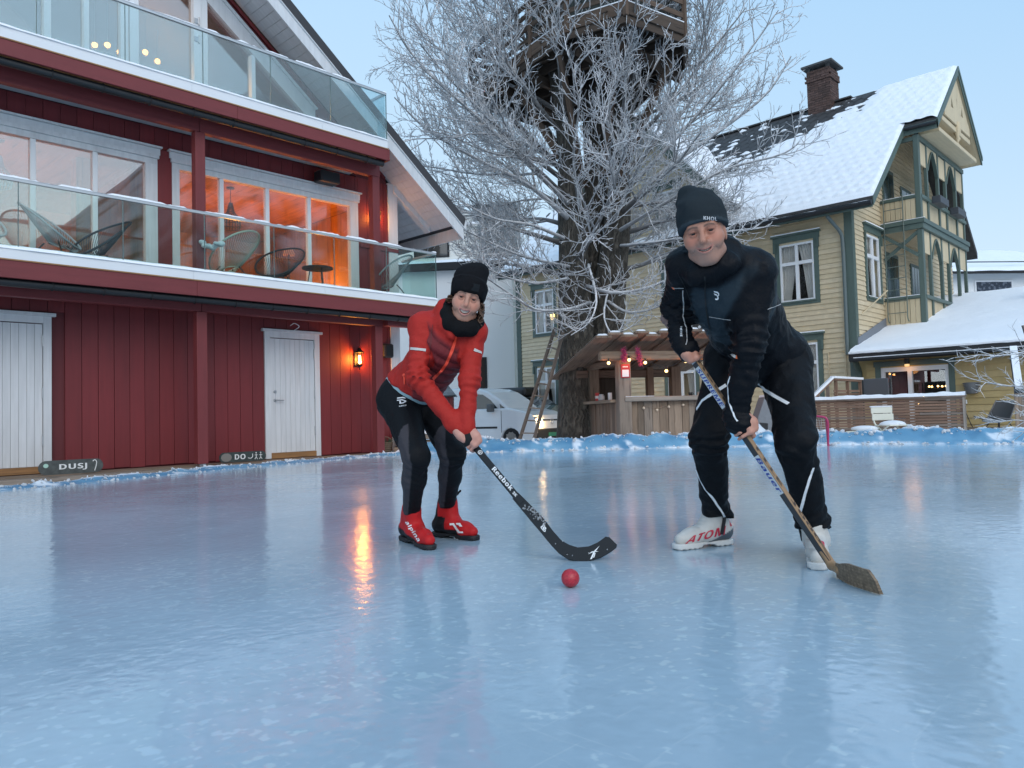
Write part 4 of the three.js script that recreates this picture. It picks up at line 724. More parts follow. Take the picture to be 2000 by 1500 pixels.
  part('roof_truss', [rbx(-6.3, -5.7, RTOP - 1.95, RTOP - 1.8, RZ2 - 1.5, RZ2 + 1.5, 0.02), rbx(-6.2, -5.66, RTOP - 2.4, RTOP - 2.28, RZ2 - 2.0, RZ2 + 2.0, 0.02)], yelPlain, h);
  // flower boxes
  for (const [a, b] of [[-23.75, -24.6], [-25.6, -26.5]]) part('flower_box', [rbx(bxF + 0.075, bxF + 0.3, 6.3, 6.5, b, a, 0.015)], mat([0.05, 0.055, 0.065], { roughness: 0.5 }), h);
  // thin steel fire ladder
  const lx = [GX + 0.12, GX + 0.62], lz = z0 + 0.1, parts = [];
  for (const x of lx) parts.push(tube([V(x, 6.45, lz), V(x, 4.6, lz), V(x, 3.4, lz), V(x, 3.05, lz + 0.02), V(x + 0.06, 2.93, lz + 0.12)], 0.016, 6, 30));
  for (let y = 3.2; y < 6.3; y += 0.32) parts.push(cyl(V(lx[0], y, lz), V(lx[1], y, lz), 0.012, 0.012, 6));
  part('fire_ladder', parts, mat([0.12, 0.15, 0.13], { roughness: 0.5 }), h);
  part('wall_stay', cyl(V(GX + 0.02, 3.05, -20.9), V(GX + 0.25, 3.8, -22.3), 0.02, 0.02, 6), yelPlain, h);
}
// ---- low annex with a snowy lean-to roof
const annex = thing('annex', 'low yellow annex with flat snowy roof and glazed sliding door beside the old house', 'annex', [-2, -0.4, -20.46]);
{
  const h = annex, AZ = -20.46, ax0 = GX + 0.035, ax1 = 4;
  const olive = [[0.56, 0.415, 0.185], [0.535, 0.395, 0.17], [0.58, 0.43, 0.20]].map(c => mat(c, { roughness: 0.6, map: rep(T.paint, 1.6, 0.8) }));
  const W = [-6.6, -5.07, -0.32, 1.6];
  part('wall', [prism([[ax0, -0.4], [ax1, -0.4], [ax1, 1.9], [ax0, 1.9]], 'z', AZ - 0.25, AZ, [[[W[0], W[2]], [W[1], W[2]], [W[1], W[3]], [W[0], W[3]]]]), bx(ax1 - 0.25, ax1, -0.4, 3.2, -28, AZ - 0.25)], olive[0], h);
  clapWall(h, 'x', AZ, ax0 + 0.2, ax1, -0.3, 1.88, [[W[0] - 0.13, W[1] + 0.13, -0.5, W[3] + 0.12]], olive, { h: 0.155 });
  part('door_casing', [bx(W[0] - 0.13, W[0], -0.35, W[3] + 0.03, AZ - 0.02, AZ + 0.035), bx(W[1], W[1] + 0.13, -0.35, W[3] + 0.03, AZ - 0.02, AZ + 0.035), bx(W[0] - 0.16, W[1] + 0.16, W[3] + 0.03, W[3] + 0.16, AZ - 0.02, AZ + 0.05)], green, h);
  const mx = -5.93;
  const d = part('sliding_door', [bx(W[0], W[0] + 0.09, W[2], W[3], AZ - 0.07, AZ + 0.01), bx(W[1] - 0.08, W[1], W[2], W[3], AZ - 0.07, AZ + 0.01), bx(W[0] + 0.09, W[1] - 0.08, W[3] - 0.11, W[3], AZ - 0.07, AZ + 0.008), bx(mx - 0.05, mx + 0.05, W[2], W[3] - 0.11, AZ - 0.07, AZ + 0.02), bx(W[0] + 0.09, W[1] - 0.08, W[2], W[2] + 0.1, AZ - 0.07, AZ + 0.008)], M.whiteSmooth, h);
  part('pane', bx(W[0] + 0.09, mx - 0.05, W[2] + 0.1, W[3] - 0.11, AZ - 0.04, AZ - 0.025), M.glass, d);
  part('pane', bx(mx + 0.05, W[1] - 0.08, W[2] + 0.1, W[3] - 0.11, AZ - 0.04, AZ - 0.025), M.glass, d);
  const dk = mat([0.05, 0.045, 0.04], { roughness: 0.9 });
  part('room', [bx(-7, -4, -0.4, 1.75, AZ - 4, AZ - 3.9), bx(-7.1, -7, -0.4, 1.75, AZ - 4, AZ - 0.26), bx(-4, -3.9, -0.4, 1.75, AZ - 4, AZ - 0.26), bx(-7, -4, -0.4, -0.35, AZ - 3.9, AZ - 0.26), bx(-7, -4, 1.72, 1.75, AZ - 3.9, AZ - 0.26)], dk, h);
  const pd = part('chandelier', [cyl(V(-5.75, 1.05, AZ - 1.6), V(-5.75, 1.72, AZ - 1.6), 0.01, 0.01, 6), ...[0, 1, 2, 3, 4].map(k => cyl(V(-5.75, 1.05, AZ - 1.6), V(-5.75 + 0.2 * Math.cos(k * 1.257), 1.1, AZ - 1.6 + 0.2 * Math.sin(k * 1.257)), 0.008, 0.008, 5))], M.darkMetal, h);
  part('lamp_bulb', [0, 1, 2, 3, 4].map(k => ball(V(-5.75 + 0.2 * Math.cos(k * 1.257), 1.12, AZ - 1.6 + 0.2 * Math.sin(k * 1.257)), 0.025, 8, 6)), M.bulb, pd);
  part('lamp_bulb', [ball(V(-6.25, 0.85, AZ - 2.2), 0.025, 8, 6), ball(V(-5.35, 0.5, AZ - 2.0), 0.03, 8, 6), ball(V(-6.5, 0.7, AZ - 2.6), 0.02, 8, 6)], M.bulb, h);
  // roof: fascia, gutter, snow
  const ry = z => 1.98 + 0.285 * (-20.0 - z), ez = -19.98;
  part('roof', prism([[ez, ry(ez) - 0.02], [-27, ry(-27) - 0.02], [-27, ry(-27) - 0.25], [ez, ry(ez) - 0.16]], 'x', ax0 + 0.004, ax1 + 0.3), slate, h);
  part('fascia_board', rbx(ax0 - 0.05, ax1 + 0.3, 1.82, 1.985, ez + 0.004, ez + 0.035, 0.006, 'x'), M.black, h);
  part('gutter', cyl(V(ax0, 1.82, ez + 0.1), V(ax1, 1.82, ez + 0.1), 0.05, 0.05, 10), M.black, h);
  part('gutter_snow', bx(ax0 + 0.1, ax1, 1.862, 1.88, ez + 0.07, ez + 0.13), M.snow, h);
  const top = (xa, xb) => quadGrid(V(xa, 0, ez + 0.06), V(xb, 0, ez + 0.06), V(xb, 0, -27), V(xa, 0, -27), 160, 90, (p, u, v) => { p.y = ry(p.z) + 0.02 + 0.09 * sstep(0, 0.02, v) + 0.05 * (fbm(p.x * 1.1, p.z * 1.1, 4, 4) - 0.5) + 0.012 * (fbm(p.x * 7, p.z * 7, 4, 2) - 0.5); });
  part('roof_snow', [top(ax0 - 0.04, ax1 + 0.3)], M.snow, h);
  part('roof_snow', bx(ax0 - 0.04, ax1 + 0.3, 1.99, 2.03, ez + 0.036, ez + 0.065), M.snow, h);
  part('flashing', prism([[-20.5, ry(-20.5) + 0.06], [-22.75, ry(-22.75) + 0.06], [-22.75, ry(-22.75) + 0.34], [-20.5, ry(-20.5) + 0.3]], 'x', GX + 0.034, GX + 0.05), mat([0.16, 0.18, 0.21], { roughness: 0.5 }), h);
  // ventilation chimney at the far right
  part('roof_vent', [rbx(-3.62, -3.1, 3.0, 4.35, -25.2, -24.7, 0.02)], M.black, h);
}
const wallLamp = thing('ceiling_spot', 'black cylindrical spotlight glowing over the sliding door of the annex', 'lamp', [-5.94, 1.6, -20.3]);
part('housing', cyl(V(-5.94, 1.66, -20.3), V(-5.94, 1.84, -20.3), 0.06, 0.06, 14), M.black, wallLamp);
part('lamp_glow', cyl(V(-5.94, 1.60, -20.3), V(-5.94, 1.655, -20.3), 0.055, 0.055, 14), mat([1, 0.8, 0.5], { emissive: new THREE.Color(1, 0.6, 0.2), emissiveIntensity: 0.6 }), wallLamp);
lampAt(V(-5.94, 1.58, -20.3), 0xffb060, 0.12, 0.2, wallLamp);
// ---------------------------------------------------------------- neighbours, vehicles, terrace
const camFwd = V(-Math.sin(camera.rotation.y), 0, -Math.cos(camera.rotation.y)), camRgt = V(Math.cos(camera.rotation.y), 0, -Math.sin(camera.rotation.y));
const L1 = { local: true };
{ // white building behind the red one (its own axes: +x to the picture's right, +z towards the rink)
  const A = at(1009, 850, 30).setY(-0.4);
  const b = thing('white_building', 'plain white building with dark windows and grey shingled tower behind the red one', 'building', A.toArray()); b.rotation.y = camera.rotation.y - 0.12;
  const pl = mat([0.70, 0.70, 0.69], { roughness: 0.8, bumpMap: T.noise, bumpScale: 0.003 }), W = 9, H2 = 6.9;
  part('wall', [bx(-W, 0, 0, H2, -5, 0)], pl, b, L1);
  part('upper_wall', [bx(-W, -1.4, H2 + 0.45, 8.65, -4, -0.3)], mat([0.72, 0.71, 0.66], { roughness: 0.8, bumpMap: T.noise, bumpScale: 0.003 }), b, L1);
  part('flat_roof', [bx(-W, 0.1, H2 + 0.001, H2 + 0.26, -5, 0.35)], M.blackRough, b, L1); part('roof_snow', quadGrid(V(-W, 0, 0.3), V(0.1, 0, 0.3), V(0.1, 0, -5), V(-W, 0, -5), 60, 20, (p, u, v) => { p.y = H2 + 0.27 + 0.16 * sstep(0, 0.06, v) * (0.7 + 0.6 * fbm(p.x * 1.5, p.z * 1.5, 2, 3)); }), M.snow, b, L1);
  part('wall_base', bx(-W, -1.4, H2 + 0.2, H2 + 0.46, -4, -0.29), pl, b, L1);
  part('cornice', bx(-W, -1.3, 8.65, 8.75, -4, -0.2), M.offWhite, b, L1); part('cornice_snow', bx(-W, -1.32, 8.752, 8.85, -4, -0.22), M.snow, b, L1);
  const win = (x0, x1, y0, y1, z, n) => { const w = part('window', [bx(x0, x1, y0, y0 + 0.06, z - 0.02, z + 0.03), bx(x0, x1, y1 - 0.06, y1, z - 0.02, z + 0.03), ...Array.from({ length: n + 1 }, (_, i) => bx(lerp(x0, x1 - 0.08, i / n), lerp(x0, x1 - 0.08, i / n) + 0.08, y0 + 0.06, y1 - 0.06, z - 0.02, z + 0.03))], M.blackRough, b, L1); for (let i = 0; i < n; i++) part('pane', bx(lerp(x0, x1 - 0.08, i / n) + 0.081, lerp(x0, x1 - 0.08, (i + 1) / n) - 0.001, y0 + 0.061, y1 - 0.061, z - 0.005, z + 0.005), mat([0.05, 0.042, 0.036], { roughness: 0.06, clearcoat: 1 }), w, L1); };
  win(-4.0, -2.55, 7.5, 8.38, -0.3, 2); win(-1.9, -1.1, 0.5, 3.4, 0, 1); win(-3.6, -2.4, 3.9, 5.4, 0, 2);
  // tower of grey shingles
  const tw = part('tower', bx(-1.7, 0.0, H2 + 0.2, 9.7, -3.6, -1.2), mat([0.24, 0.25, 0.26], { roughness: 0.8 }), b, L1);
  const sh = [], r = rng(8); for (let y = H2 + 0.3, k = 0; y < 9.65; y += 0.16, k++) for (let x = -1.7 + (k % 2) * 0.09; x < -0.03; x += 0.18) sh.push(bx(x, Math.min(-0.002, x + 0.172), y, y + 0.17, -1.2, -1.185 + r() * 0.012));
  part('shingles', sh, mat([0.26, 0.27, 0.285], { roughness: 0.75, map: T.noise }), tw, { local: true, kind: 'stuff' });
  part('tower_cap', bx(-1.76, 0.05, 9.7, 9.78, -3.65, -1.14), M.blackRough, b, L1);
  part('tower_side', bx(-2.2, -1.7, H2 + 0.2, 9.62, -3.5, -1.5), mat([0.6, 0.6, 0.57], { roughness: 0.8 }), b, L1);
}
{ // house far to the right
  const A = at(1868, 600, 40); A.y = at(1868, 600, 40).y;
  const b = thing('white_house', 'white house with snowy roof and dark patterned window far right behind the balconies', 'house', A.toArray()); b.rotation.y = camera.rotation.y + 0.1;
  const up = A.y, yy = (x, y) => at(x, y, 40).y - up, X = x => (x - 1868) / 1505 * 40;
  const m = mat([0.7, 0.71, 0.71], { roughness: 0.8 });
  part('wall', bx(-6, 7, -8, yy(1930, 530), -7, 0), m, b, L1);
  const w = part('window', [bx(X(1908), X(1988), yy(1940, 582), yy(1940, 579), 0, 0.05), bx(X(1908), X(1988), yy(1940, 549), yy(1940, 546), 0, 0.05), bx(X(1908), X(1910.5), yy(1940, 579), yy(1940, 549), 0, 0.05), bx(X(1985), X(1988), yy(1940, 579), yy(1940, 549), 0, 0.05)], M.whiteSmooth, b, L1);
  const fr = texture(128, (u, v) => { const q = sstep(0.55, 0.62, pf(u, v, 12, 12, 3, 5)); return [0.03 + 0.09 * q, 0.04 + 0.1 * q, 0.06 + 0.12 * q]; }, { m: 1.2 });
  part('pane', bx(X(1910.5), X(1985), yy(1940, 579), yy(1940, 549), 0.0, 0.02), mat([1, 1, 1], { roughness: 0.15, map: fr }), w, L1);
  const e = yy(1930, 528), t = yy(1900, 483);
  part('roof', [prism([[0.7, e - 0.12], [-6, t + 0.9], [-6, t + 0.7], [0.7, e - 0.25]], 'x', -7, 8)], M.blackRough, b, L1);
  part('roof_snow', quadGrid(V(-7, e - 0.1, 0.7), V(8, e - 0.1, 0.7), V(8, t + 1.05, -6), V(-7, t + 1.05, -6), 60, 30, (p, u, v) => { p.y += 0.12 * sstep(0, 0.05, v) + 0.08 * (fbm(p.x, p.z, 3, 3) - 0.5); }), M.snow, b, L1);
  part('snow_guard', cyl(V(-7, e + 0.48, 0.05), V(8, e + 0.48, 0.05), 0.03, 0.03, 6), M.black, b, L1);
  const ch = part('chimney', rbx(X(1897), X(1926), yy(1910, 490), yy(1910, 453), -3.0, -2.2, 0.03), mat([0.06, 0.065, 0.07], { roughness: 0.5, metalness: 0.3 }), b, L1);
  for (const x of [1906, 1917]) part('cowl', new THREE.TorusGeometry(0.16, 0.03, 6, 14, Math.PI).translate(X(x), yy(1910, 452), -2.5), M.darkMetal, ch, L1);
}
{ // vehicles: local +x = front, +z = the side that faces the rink
  const wheelAt = (t, x, z, r, rimC) => { const w = part('wheel', new THREE.TorusGeometry(r - 0.075, 0.09, 12, 28).translate(x, r, z), mat([0.015, 0.015, 0.016], { roughness: 0.85 }), t, L1); part('rim', [cyl(V(x, r, z - 0.07), V(x, r, z + 0.07), r - 0.1, r - 0.1, 24), ...Array.from({ length: 10 }, (_, k) => bar(V(x, r, z + 0.075), V(x + Math.cos(k * 0.628) * (r - 0.11), r + Math.sin(k * 0.628) * (r - 0.11), z + 0.075), 0.035, 0.02, V(0, 0, 1)))], mat(rimC, { roughness: 0.4, metalness: 0.6 }), w, L1); };
  const body = (prof, w, bev) => { const sh = new THREE.Shape(); const cv = new THREE.SplineCurve(prof.map(p => new THREE.Vector2(...p))); sh.setFromPoints(prof.map(p => new THREE.Vector2(...p))); const g = new THREE.ExtrudeGeometry(sh, { depth: w - 2 * bev, bevelEnabled: true, bevelSize: bev * 0.8, bevelThickness: bev, bevelSegments: 4 }); g.translate(0, 0, -(w - 2 * bev) / 2); return uvBox(g, undefined, 0, 0); };
  const A = at(1078, 866, 23).setY(-0.33);
  const van = thing('van', 'white panel van with lit headlight parked behind the ladder and the tree', 'van', A.toArray());
  const head = camRgt.clone().multiplyScalar(Math.cos(0.62)).addScaledVector(camFwd, -Math.sin(0.62)); van.rotation.y = Math.atan2(-head.z, head.x);
  const wp = mat([0.72, 0.73, 0.74], { roughness: 0.25, clearcoat: 0.6 }), dk = mat([0.02, 0.021, 0.023], { roughness: 0.6 }), gls = mat([0.03, 0.04, 0.045], { roughness: 0.05, clearcoat: 1 });
  const arcPts = (cx, r) => Array.from({ length: 9 }, (_, i) => { const a = Math.PI * i / 8; return [cx + Math.cos(a) * r, 0.28 + Math.sin(a) * r * 1.0]; });
  const lower = [[-4.3, 0.28], ...[...arcPts(-3.55, 0.4)].reverse(), ...[...arcPts(-0.88, 0.4)].reverse(), [-0.05, 0.28], [0.0, 0.5], [-0.03, 0.78], [-0.12, 0.95], [-0.4, 1.06], [-0.95, 1.17], [-4.32, 1.17], [-4.38, 0.6]];
  part('body', body(lower, 1.79, 0.07), wp, van, L1);
  part('cab', body([[-4.3, 1.15], [-0.97, 1.15], [-1.35, 1.42], [-1.75, 1.66], [-2.05, 1.76], [-2.6, 1.82], [-4.0, 1.81], [-4.25, 1.76]], 1.66, 0.10), wp, van, L1);
  part('bumper', rbx(-0.28, 0.06, 0.24, 0.62, -0.86, 0.86, 0.07, undefined, 3), dk, van, L1);
  part('side_strip', bx(-3.1, -1.35, 0.62, 0.68, 0.885, 0.905), dk, van, L1);
  const side = (pts, z) => prism(pts, 'z', z, z + 0.012);
  part('side_window', side([[-2.42, 1.18], [-1.32, 1.18], [-1.62, 1.48], [-1.92, 1.66], [-2.38, 1.69]], 0.83), gls, van, L1);
  part('quarter_window', side([[-1.26, 1.17], [-1.02, 1.17], [-1.28, 1.36]], 0.83), gls, van, L1);
  part('windscreen', [quadGrid(V(-1.0, 1.17, 0.74), V(-1.0, 1.17, -0.74), V(-1.86, 1.72, -0.66), V(-1.86, 1.72, 0.66), 4, 4, (p, u, v) => { p.x += 0.05 * Math.sin(Math.PI * v) + 0.045; p.y += 0.02 + 0.0 * u; })], mat([0.12, 0.17, 0.17], { roughness: 0.06, clearcoat: 1 }), van, L1);
  part('door_seam', [bx(-2.47, -2.455, 0.35, 1.7, 0.892, 0.9), bx(-1.2, -1.185, 0.5, 1.15, 0.892, 0.9)], dk, van, L1);
  part('door_handle', rbx(-2.36, -2.18, 0.99, 1.03, 0.89, 0.92, 0.01), dk, van, L1);
  part('mirror', [rbx(-1.62, -1.42, 1.12, 1.36, 0.9, 1.08, 0.04, undefined, 2)], mat([0.09, 0.095, 0.1], { roughness: 0.4 }), van, L1);
  for (const s of [1, -1]) { const h = part('headlight', rbx(-0.34, 0.0, 0.72, 0.93, s > 0 ? 0.5 : -0.86, s > 0 ? 0.86 : -0.5, 0.05, undefined, 2), mat([0.12, 0.12, 0.12], { roughness: 0.1, clearcoat: 1 }), van, L1); part('lamp_glow', cyl(V(-0.02, 0.82, s * 0.68), V(0.012, 0.82, s * 0.68), 0.10, 0.09, 16), mat([1, 0.9, 0.7], { emissive: new THREE.Color(1, 0.72, 0.35), emissiveIntensity: 5 }), h, L1); }
  { const p = V(0.08, 0.82, 0.68).applyAxisAngle(V(0, 1, 0), van.rotation.y).add(A); lampAt(p, 0xffd090, 2, 0.08, scene); }
  part('grille', rbx(-0.03, 0.015, 0.66, 0.86, -0.48, 0.48, 0.02), dk, van, L1);
  part('badge', new THREE.TorusGeometry(0.075, 0.014, 8, 20).rotateY(Math.PI / 2).translate(0.025, 0.79, 0), M.greyMetal, van, L1);
  part('number_plate', rbx(0.062, 0.075, 0.36, 0.47, -0.26, 0.26, 0.004), mat([0.03, 0.24, 0.14], { roughness: 0.4 }), van, L1);
  for (const x of [-3.55, -0.88]) { wheelAt(van, x, 0.78, 0.315, [0.35, 0.33, 0.3]); wheelAt(van, x, -0.78, 0.315, [0.35, 0.33, 0.3]); part('wheel_arch', new THREE.CylinderGeometry(0.40, 0.40, 1.62, 24, 1, false).rotateX(Math.PI / 2).translate(x, 0.33, 0), M.blackRough, van, L1); }
  // darker car behind
  const B = at(1150, 862, 24.6).setY(-0.33), car = thing('car', 'black estate car with roof box parked beyond the white van', 'car', B.toArray()); car.rotation.y = van.rotation.y - 0.05;
  const bp = mat([0.014, 0.016, 0.02], { roughness: 0.2, clearcoat: 1 });
  part('body', body([[-4.5, 0.28], ...[...arcPts(-3.7, 0.4)].reverse(), ...[...arcPts(-0.95, 0.4)].reverse(), [-0.05, 0.28], [0.0, 0.55], [-0.15, 0.82], [-1.2, 1.02], [-4.4, 1.05], [-4.55, 0.7]], 1.82, 0.07), bp, car, L1);
  part('cab', body([[-4.4, 1.03], [-1.25, 1.0], [-2.05, 1.44], [-2.5, 1.52], [-3.9, 1.52], [-4.3, 1.36]], 1.62, 0.1), bp, car, L1);
  part('side_window', [side([[-2.9, 1.05], [-1.62, 1.05], [-2.15, 1.38], [-2.85, 1.42]], 0.81), side([[-4.0, 1.06], [-2.98, 1.05], [-2.95, 1.42], [-3.8, 1.4]], 0.81)], gls, car, L1);
  part('windscreen', quadGrid(V(-1.28, 1.03, 0.7), V(-1.28, 1.03, -0.7), V(-2.1, 1.47, -0.62), V(-2.1, 1.47, 0.62), 4, 4, p => { p.x += 0.06; p.y += 0.03; }), mat([0.12, 0.16, 0.16], { roughness: 0.06, clearcoat: 1 }), car, L1);
  part('roof_box', rbx(-4.2, -2.2, 1.62, 1.95, -0.42, 0.42, 0.12, undefined, 3), mat([0.02, 0.02, 0.022], { roughness: 0.35 }), car, L1);
  part('roof_bar', [bx(-3.9, -3.84, 1.53, 1.63, -0.6, 0.6), bx(-2.7, -2.64, 1.53, 1.63, -0.6, 0.6)], M.greyMetal, car, L1);
  for (const s of [1, -1]) part('headlight', rbx(-0.35, -0.02, 0.62, 0.78, s > 0 ? 0.5 : -0.86, s > 0 ? 0.86 : -0.5, 0.04, undefined, 2), mat([0.5, 0.52, 0.54], { roughness: 0.1, clearcoat: 1 }), car, L1);
  part('grille', rbx(-0.05, 0.03, 0.4, 0.7, -0.4, 0.4, 0.02), dk, car, L1);
  for (const x of [-3.7, -0.95]) { wheelAt(car, x, 0.8, 0.33, [0.3, 0.3, 0.31]); part('wheel_arch', new THREE.CylinderGeometry(0.40, 0.40, 1.62, 24, 1, false).rotateX(Math.PI / 2).translate(x, 0.33, 0), M.blackRough, car, L1); }
}
{ // small red gatehouse behind the woman
  const A = at(872, 858, 22).setY(-0.3), b = thing('red_shed', 'small red post box hut with a snowy grey pyramid roof behind the woman', 'shed', A.toArray()); b.rotation.y = camera.rotation.y;
  for (let k = 0; k < 4; k++) part('board', bx(-0.22 + k * 0.11, -0.12 + k * 0.11, 0, 1.55, -0.4, 0), M.redTrim, b, L1);
  part('roof', new THREE.ConeGeometry(0.42, 0.4, 4).rotateY(Math.PI / 4).translate(0, 1.78, -0.2), mat([0.34, 0.36, 0.38], { roughness: 0.8, map: T.noise }), b, L1);
  part('eave', bx(-0.3, 0.3, 1.55, 1.59, -0.5, 0.1), M.darkMetal, b, L1);
  const s = thing('pallet', 'stack of snow-dusted boards lying low behind the woman by the wall end', 'boards', at(838, 866, 15).setY(-0.1).toArray());
  for (let k = 0; k < 4; k++) part('board', bx(-0.7 + k * 0.03, 0.9, 0.02 + k * 0.11, 0.1 + k * 0.11, -0.3, 0.3, 'x'), weathered[k % 5], s, L1); part('snow', rbx(-0.65, 0.85, 0.435, 0.5, -0.28, 0.28, 0.03), M.snow, s, L1); s.rotation.y = 0.9;
}
{ // terrace with slatted screen, stair rail, furniture
  const Z = -17, y0 = 0.02, y1 = 0.78, xl = -7.05, xr = -4.0;
  const sc = thing('slatted_screen', 'low brown slatted terrace screen capped with snow before the annex', 'screen', [(xl + xr) / 2, -0.1, Z]);
  const cols = [[0.30, 0.19, 0.135], [0.26, 0.165, 0.12], [0.34, 0.225, 0.165], [0.29, 0.235, 0.2]].map(c => mat(c, { roughness: 0.85, map: T.wood })), r = rng(17);
  for (let y = y0 - 0.1, k = 0; y < y1 - 0.03; y += 0.058, k++) { let x = xl; while (x < xr - 0.05) { const e = Math.min(xr, x + 1.6 + r() * 1.4); part('slat', bx(x, e - 0.004, y, y + 0.047, Z - 0.022, Z + r() * 0.006, 'x'), pick(cols, r), sc); x = e; } }
  for (const x of [xl, xl + 1.0, xl + 2.0, xr - 0.06]) part('post', bx(x, x + 0.06, -0.2, y1, Z - 0.085, Z - 0.025), cols[1], sc);
  part('end_board', bx(xr, xr + 0.035, -0.1, y1, Z - 0.09, Z + 0.01), mat([0.42, 0.38, 0.34], { map: T.wood }), sc);
  part('cap_board', bx(xl - 0.02, xr + 0.05, y1, y1 + 0.03, Z - 0.1, Z + 0.03, 'x'), cols[3], sc);
  part('cap_snow', quadGrid(V(xl - 0.02, 0, Z + 0.035), V(xr + 0.05, 0, Z + 0.035), V(xr + 0.05, 0, Z - 0.1), V(xl - 0.02, 0, Z - 0.1), 90, 6, (p, u, v) => { p.y = y1 + 0.03 + 0.075 * Math.sin(Math.PI * clamp(v, 0.02, 0.98)) * (0.55 + 0.9 * fbm(u * 16, v, 3, 3)); }), M.snow, sc);
  // stair rail with its snow, running back and up
  const rl = thing('stair_rail', 'snow-topped slanting stair rail rising behind the left end of the slatted screen', 'railing', [-6.6, 0, Z - 0.5]);
  const a = atPlane('z', Z - 0.06, 1586, 780), b = atPlane('z', Z - 0.4, 1626, 741), c = atPlane('z', Z - 1.6, 1682, 744);
  part('hand_rail', [bar(a, b, 0.1, 0.05), bar(b, c, 0.1, 0.05)], cols[0], rl); part('rail_snow', [bar(a.clone().add(V(0, 0.05, 0)), b.clone().add(V(0, 0.05, 0)), 0.12, 0.05), bar(b.clone().add(V(0, 0.05, 0)), c.clone().add(V(0, 0.05, 0)), 0.12, 0.05)], M.snow, rl);
  for (const t of [0.3, 0.75]) { const p = a.clone().lerp(b, t); part('rail_post', bx(p.x - 0.03, p.x + 0.03, 0, p.y - 0.03, p.z - 0.03, p.z + 0.03), cols[3], rl); }
  for (const t of [0.1, 0.5, 0.95]) { const p = b.clone().lerp(c, t); part('rail_post', bx(p.x - 0.03, p.x + 0.03, 0, p.y - 0.03, p.z - 0.03, p.z + 0.03), cols[0], rl); }
  for (let k = 0; k < 6; k++) part('slat', bar(V(b.x, 0.66 + k * 0.07, b.z - 0.04), V(c.x, 0.66 + k * 0.07, c.z - 0.04), 0.02, 0.05), pick(cols, r), rl);
  const fl = struct('terrace_deck', bx(xl, xr, -0.2, 0.1, -20.4, Z - 0.1, 'x'), weathered[2]);
  // dark table set on edge behind the screen
  const tp = atPlane('z', Z - 1.2, 1716, 766), tt = thing('folded_table', 'dark grey table top standing on edge behind the slatted screen', 'table', [tp.x, 0.1, tp.z]);
  part('table_top', rbx(tp.x - 0.32, tp.x + 0.22, 0.75, 1.27, tp.z - 0.02, tp.z + 0.02, 0.03), mat([0.085, 0.09, 0.10], { roughness: 0.5 }), tt); part('frame', [bx(tp.x - 0.36, tp.x - 0.33, 0.1, 1.25, tp.z - 0.05, tp.z - 0.021), bx(tp.x + 0.22, tp.x + 0.25, 0.1, 1.25, tp.z - 0.05, tp.z - 0.021), bx(tp.x - 0.33, tp.x + 0.22, 0.3, 0.34, tp.z - 0.05, tp.z - 0.03)], M.darkMetal, tt);
  const wb = thing('wall_basket', 'grey woven basket planter fixed to the annex wall right of the sliding door', 'basket', [-4.58, 0.88, -20.33]);
  part('wicker', [...[0, 1, 2, 3, 4, 5, 6].map(k => { const g = new THREE.TorusGeometry(0.105 + k * 0.008, 0.014, 6, 22).rotateX(Math.PI / 2); g.scale(1.15, 1, 0.8); return g.translate(-4.58, 0.9 + k * 0.037, -20.33); }), lathe([[0, 0.0], [0.1, 0.0], [0.15, 0.26], [0.14, 0.26], [0.09, 0.02]], V(-4.58, 0.88, -20.33), 18)], mat([0.16, 0.165, 0.17], { roughness: 0.85, side: THREE.DoubleSide }), wb); part('bracket', bx(-4.62, -4.54, 0.95, 1.1, -20.44, -20.42), M.darkMetal, wb);
  const sk = thing('wall_socket', 'small white outdoor socket with black cable on the annex wall', 'socket', atPlane('z', -20.4, 1884, 785).toArray()); { const p = atPlane('z', -20.4, 1884, 785), q = atPlane('z', -20.2, 1904, 843); part('cover', rbx(p.x - 0.05, p.x + 0.05, p.y - 0.05, p.y + 0.05, -20.43, -20.38, 0.012), M.whiteSmooth, sk); part('cable', tube([p.clone().add(V(-0.03, -0.05, 0)), p.clone().lerp(q, 0.3).add(V(-0.04, 0, 0.05)), p.clone().lerp(q, 0.7).add(V(-0.02, 0, 0.05)), q], 0.011, 5), M.black, sk); }
  // white chair with a seat full of snow
  const cp = at(1742, 848, 15.2), ch = thing('garden_chair', 'cream slatted garden chair with snow on its seat before the slatted screen', 'chair', [cp.x, 0, cp.z]); ch.rotation.y = camera.rotation.y + 0.25;
  const cr = mat([0.66, 0.65, 0.55], { roughness: 0.5 });
  part('backrest', [rbx(-0.25, 0.25, 0.5, 0.62, -0.27, -0.245, 0.012), rbx(-0.25, 0.25, 0.36, 0.49, -0.245, -0.22, 0.012)], cr, ch, L1); part('back_snow', rbx(-0.26, 0.25, 0.62, 0.65, -0.29, -0.24, 0.012), M.snow, ch, L1);
  part('frame', [tube([V(-0.22, 0.62, -0.28), V(-0.22, 0.3, -0.2), V(-0.22, 0.24, -0.12), V(-0.22, 0.0, 0.2)], 0.016, 6), tube([V(0.22, 0.62, -0.28), V(0.22, 0.3, -0.2), V(0.22, 0.24, -0.12), V(0.22, 0.0, 0.2)], 0.016, 6), tube([V(-0.22, 0.27, 0.2), V(-0.22, 0.0, -0.28)], 0.014, 6), tube([V(0.22, 0.27, 0.2), V(0.22, 0.0, -0.28)], 0.014, 6)], cr, ch, L1);
  part('seat', rbx(-0.25, 0.25, 0.25, 0.275, -0.18, 0.24, 0.01), cr, ch, L1); part('seat_snow', (() => { const g = new THREE.SphereGeometry(0.25, 24, 12, 0, 6.2832, 0, 1.5708); g.scale(1.05, 0.35, 0.85); g.translate(0, 0.272, 0.03); return g; })(), M.snow, ch, L1);
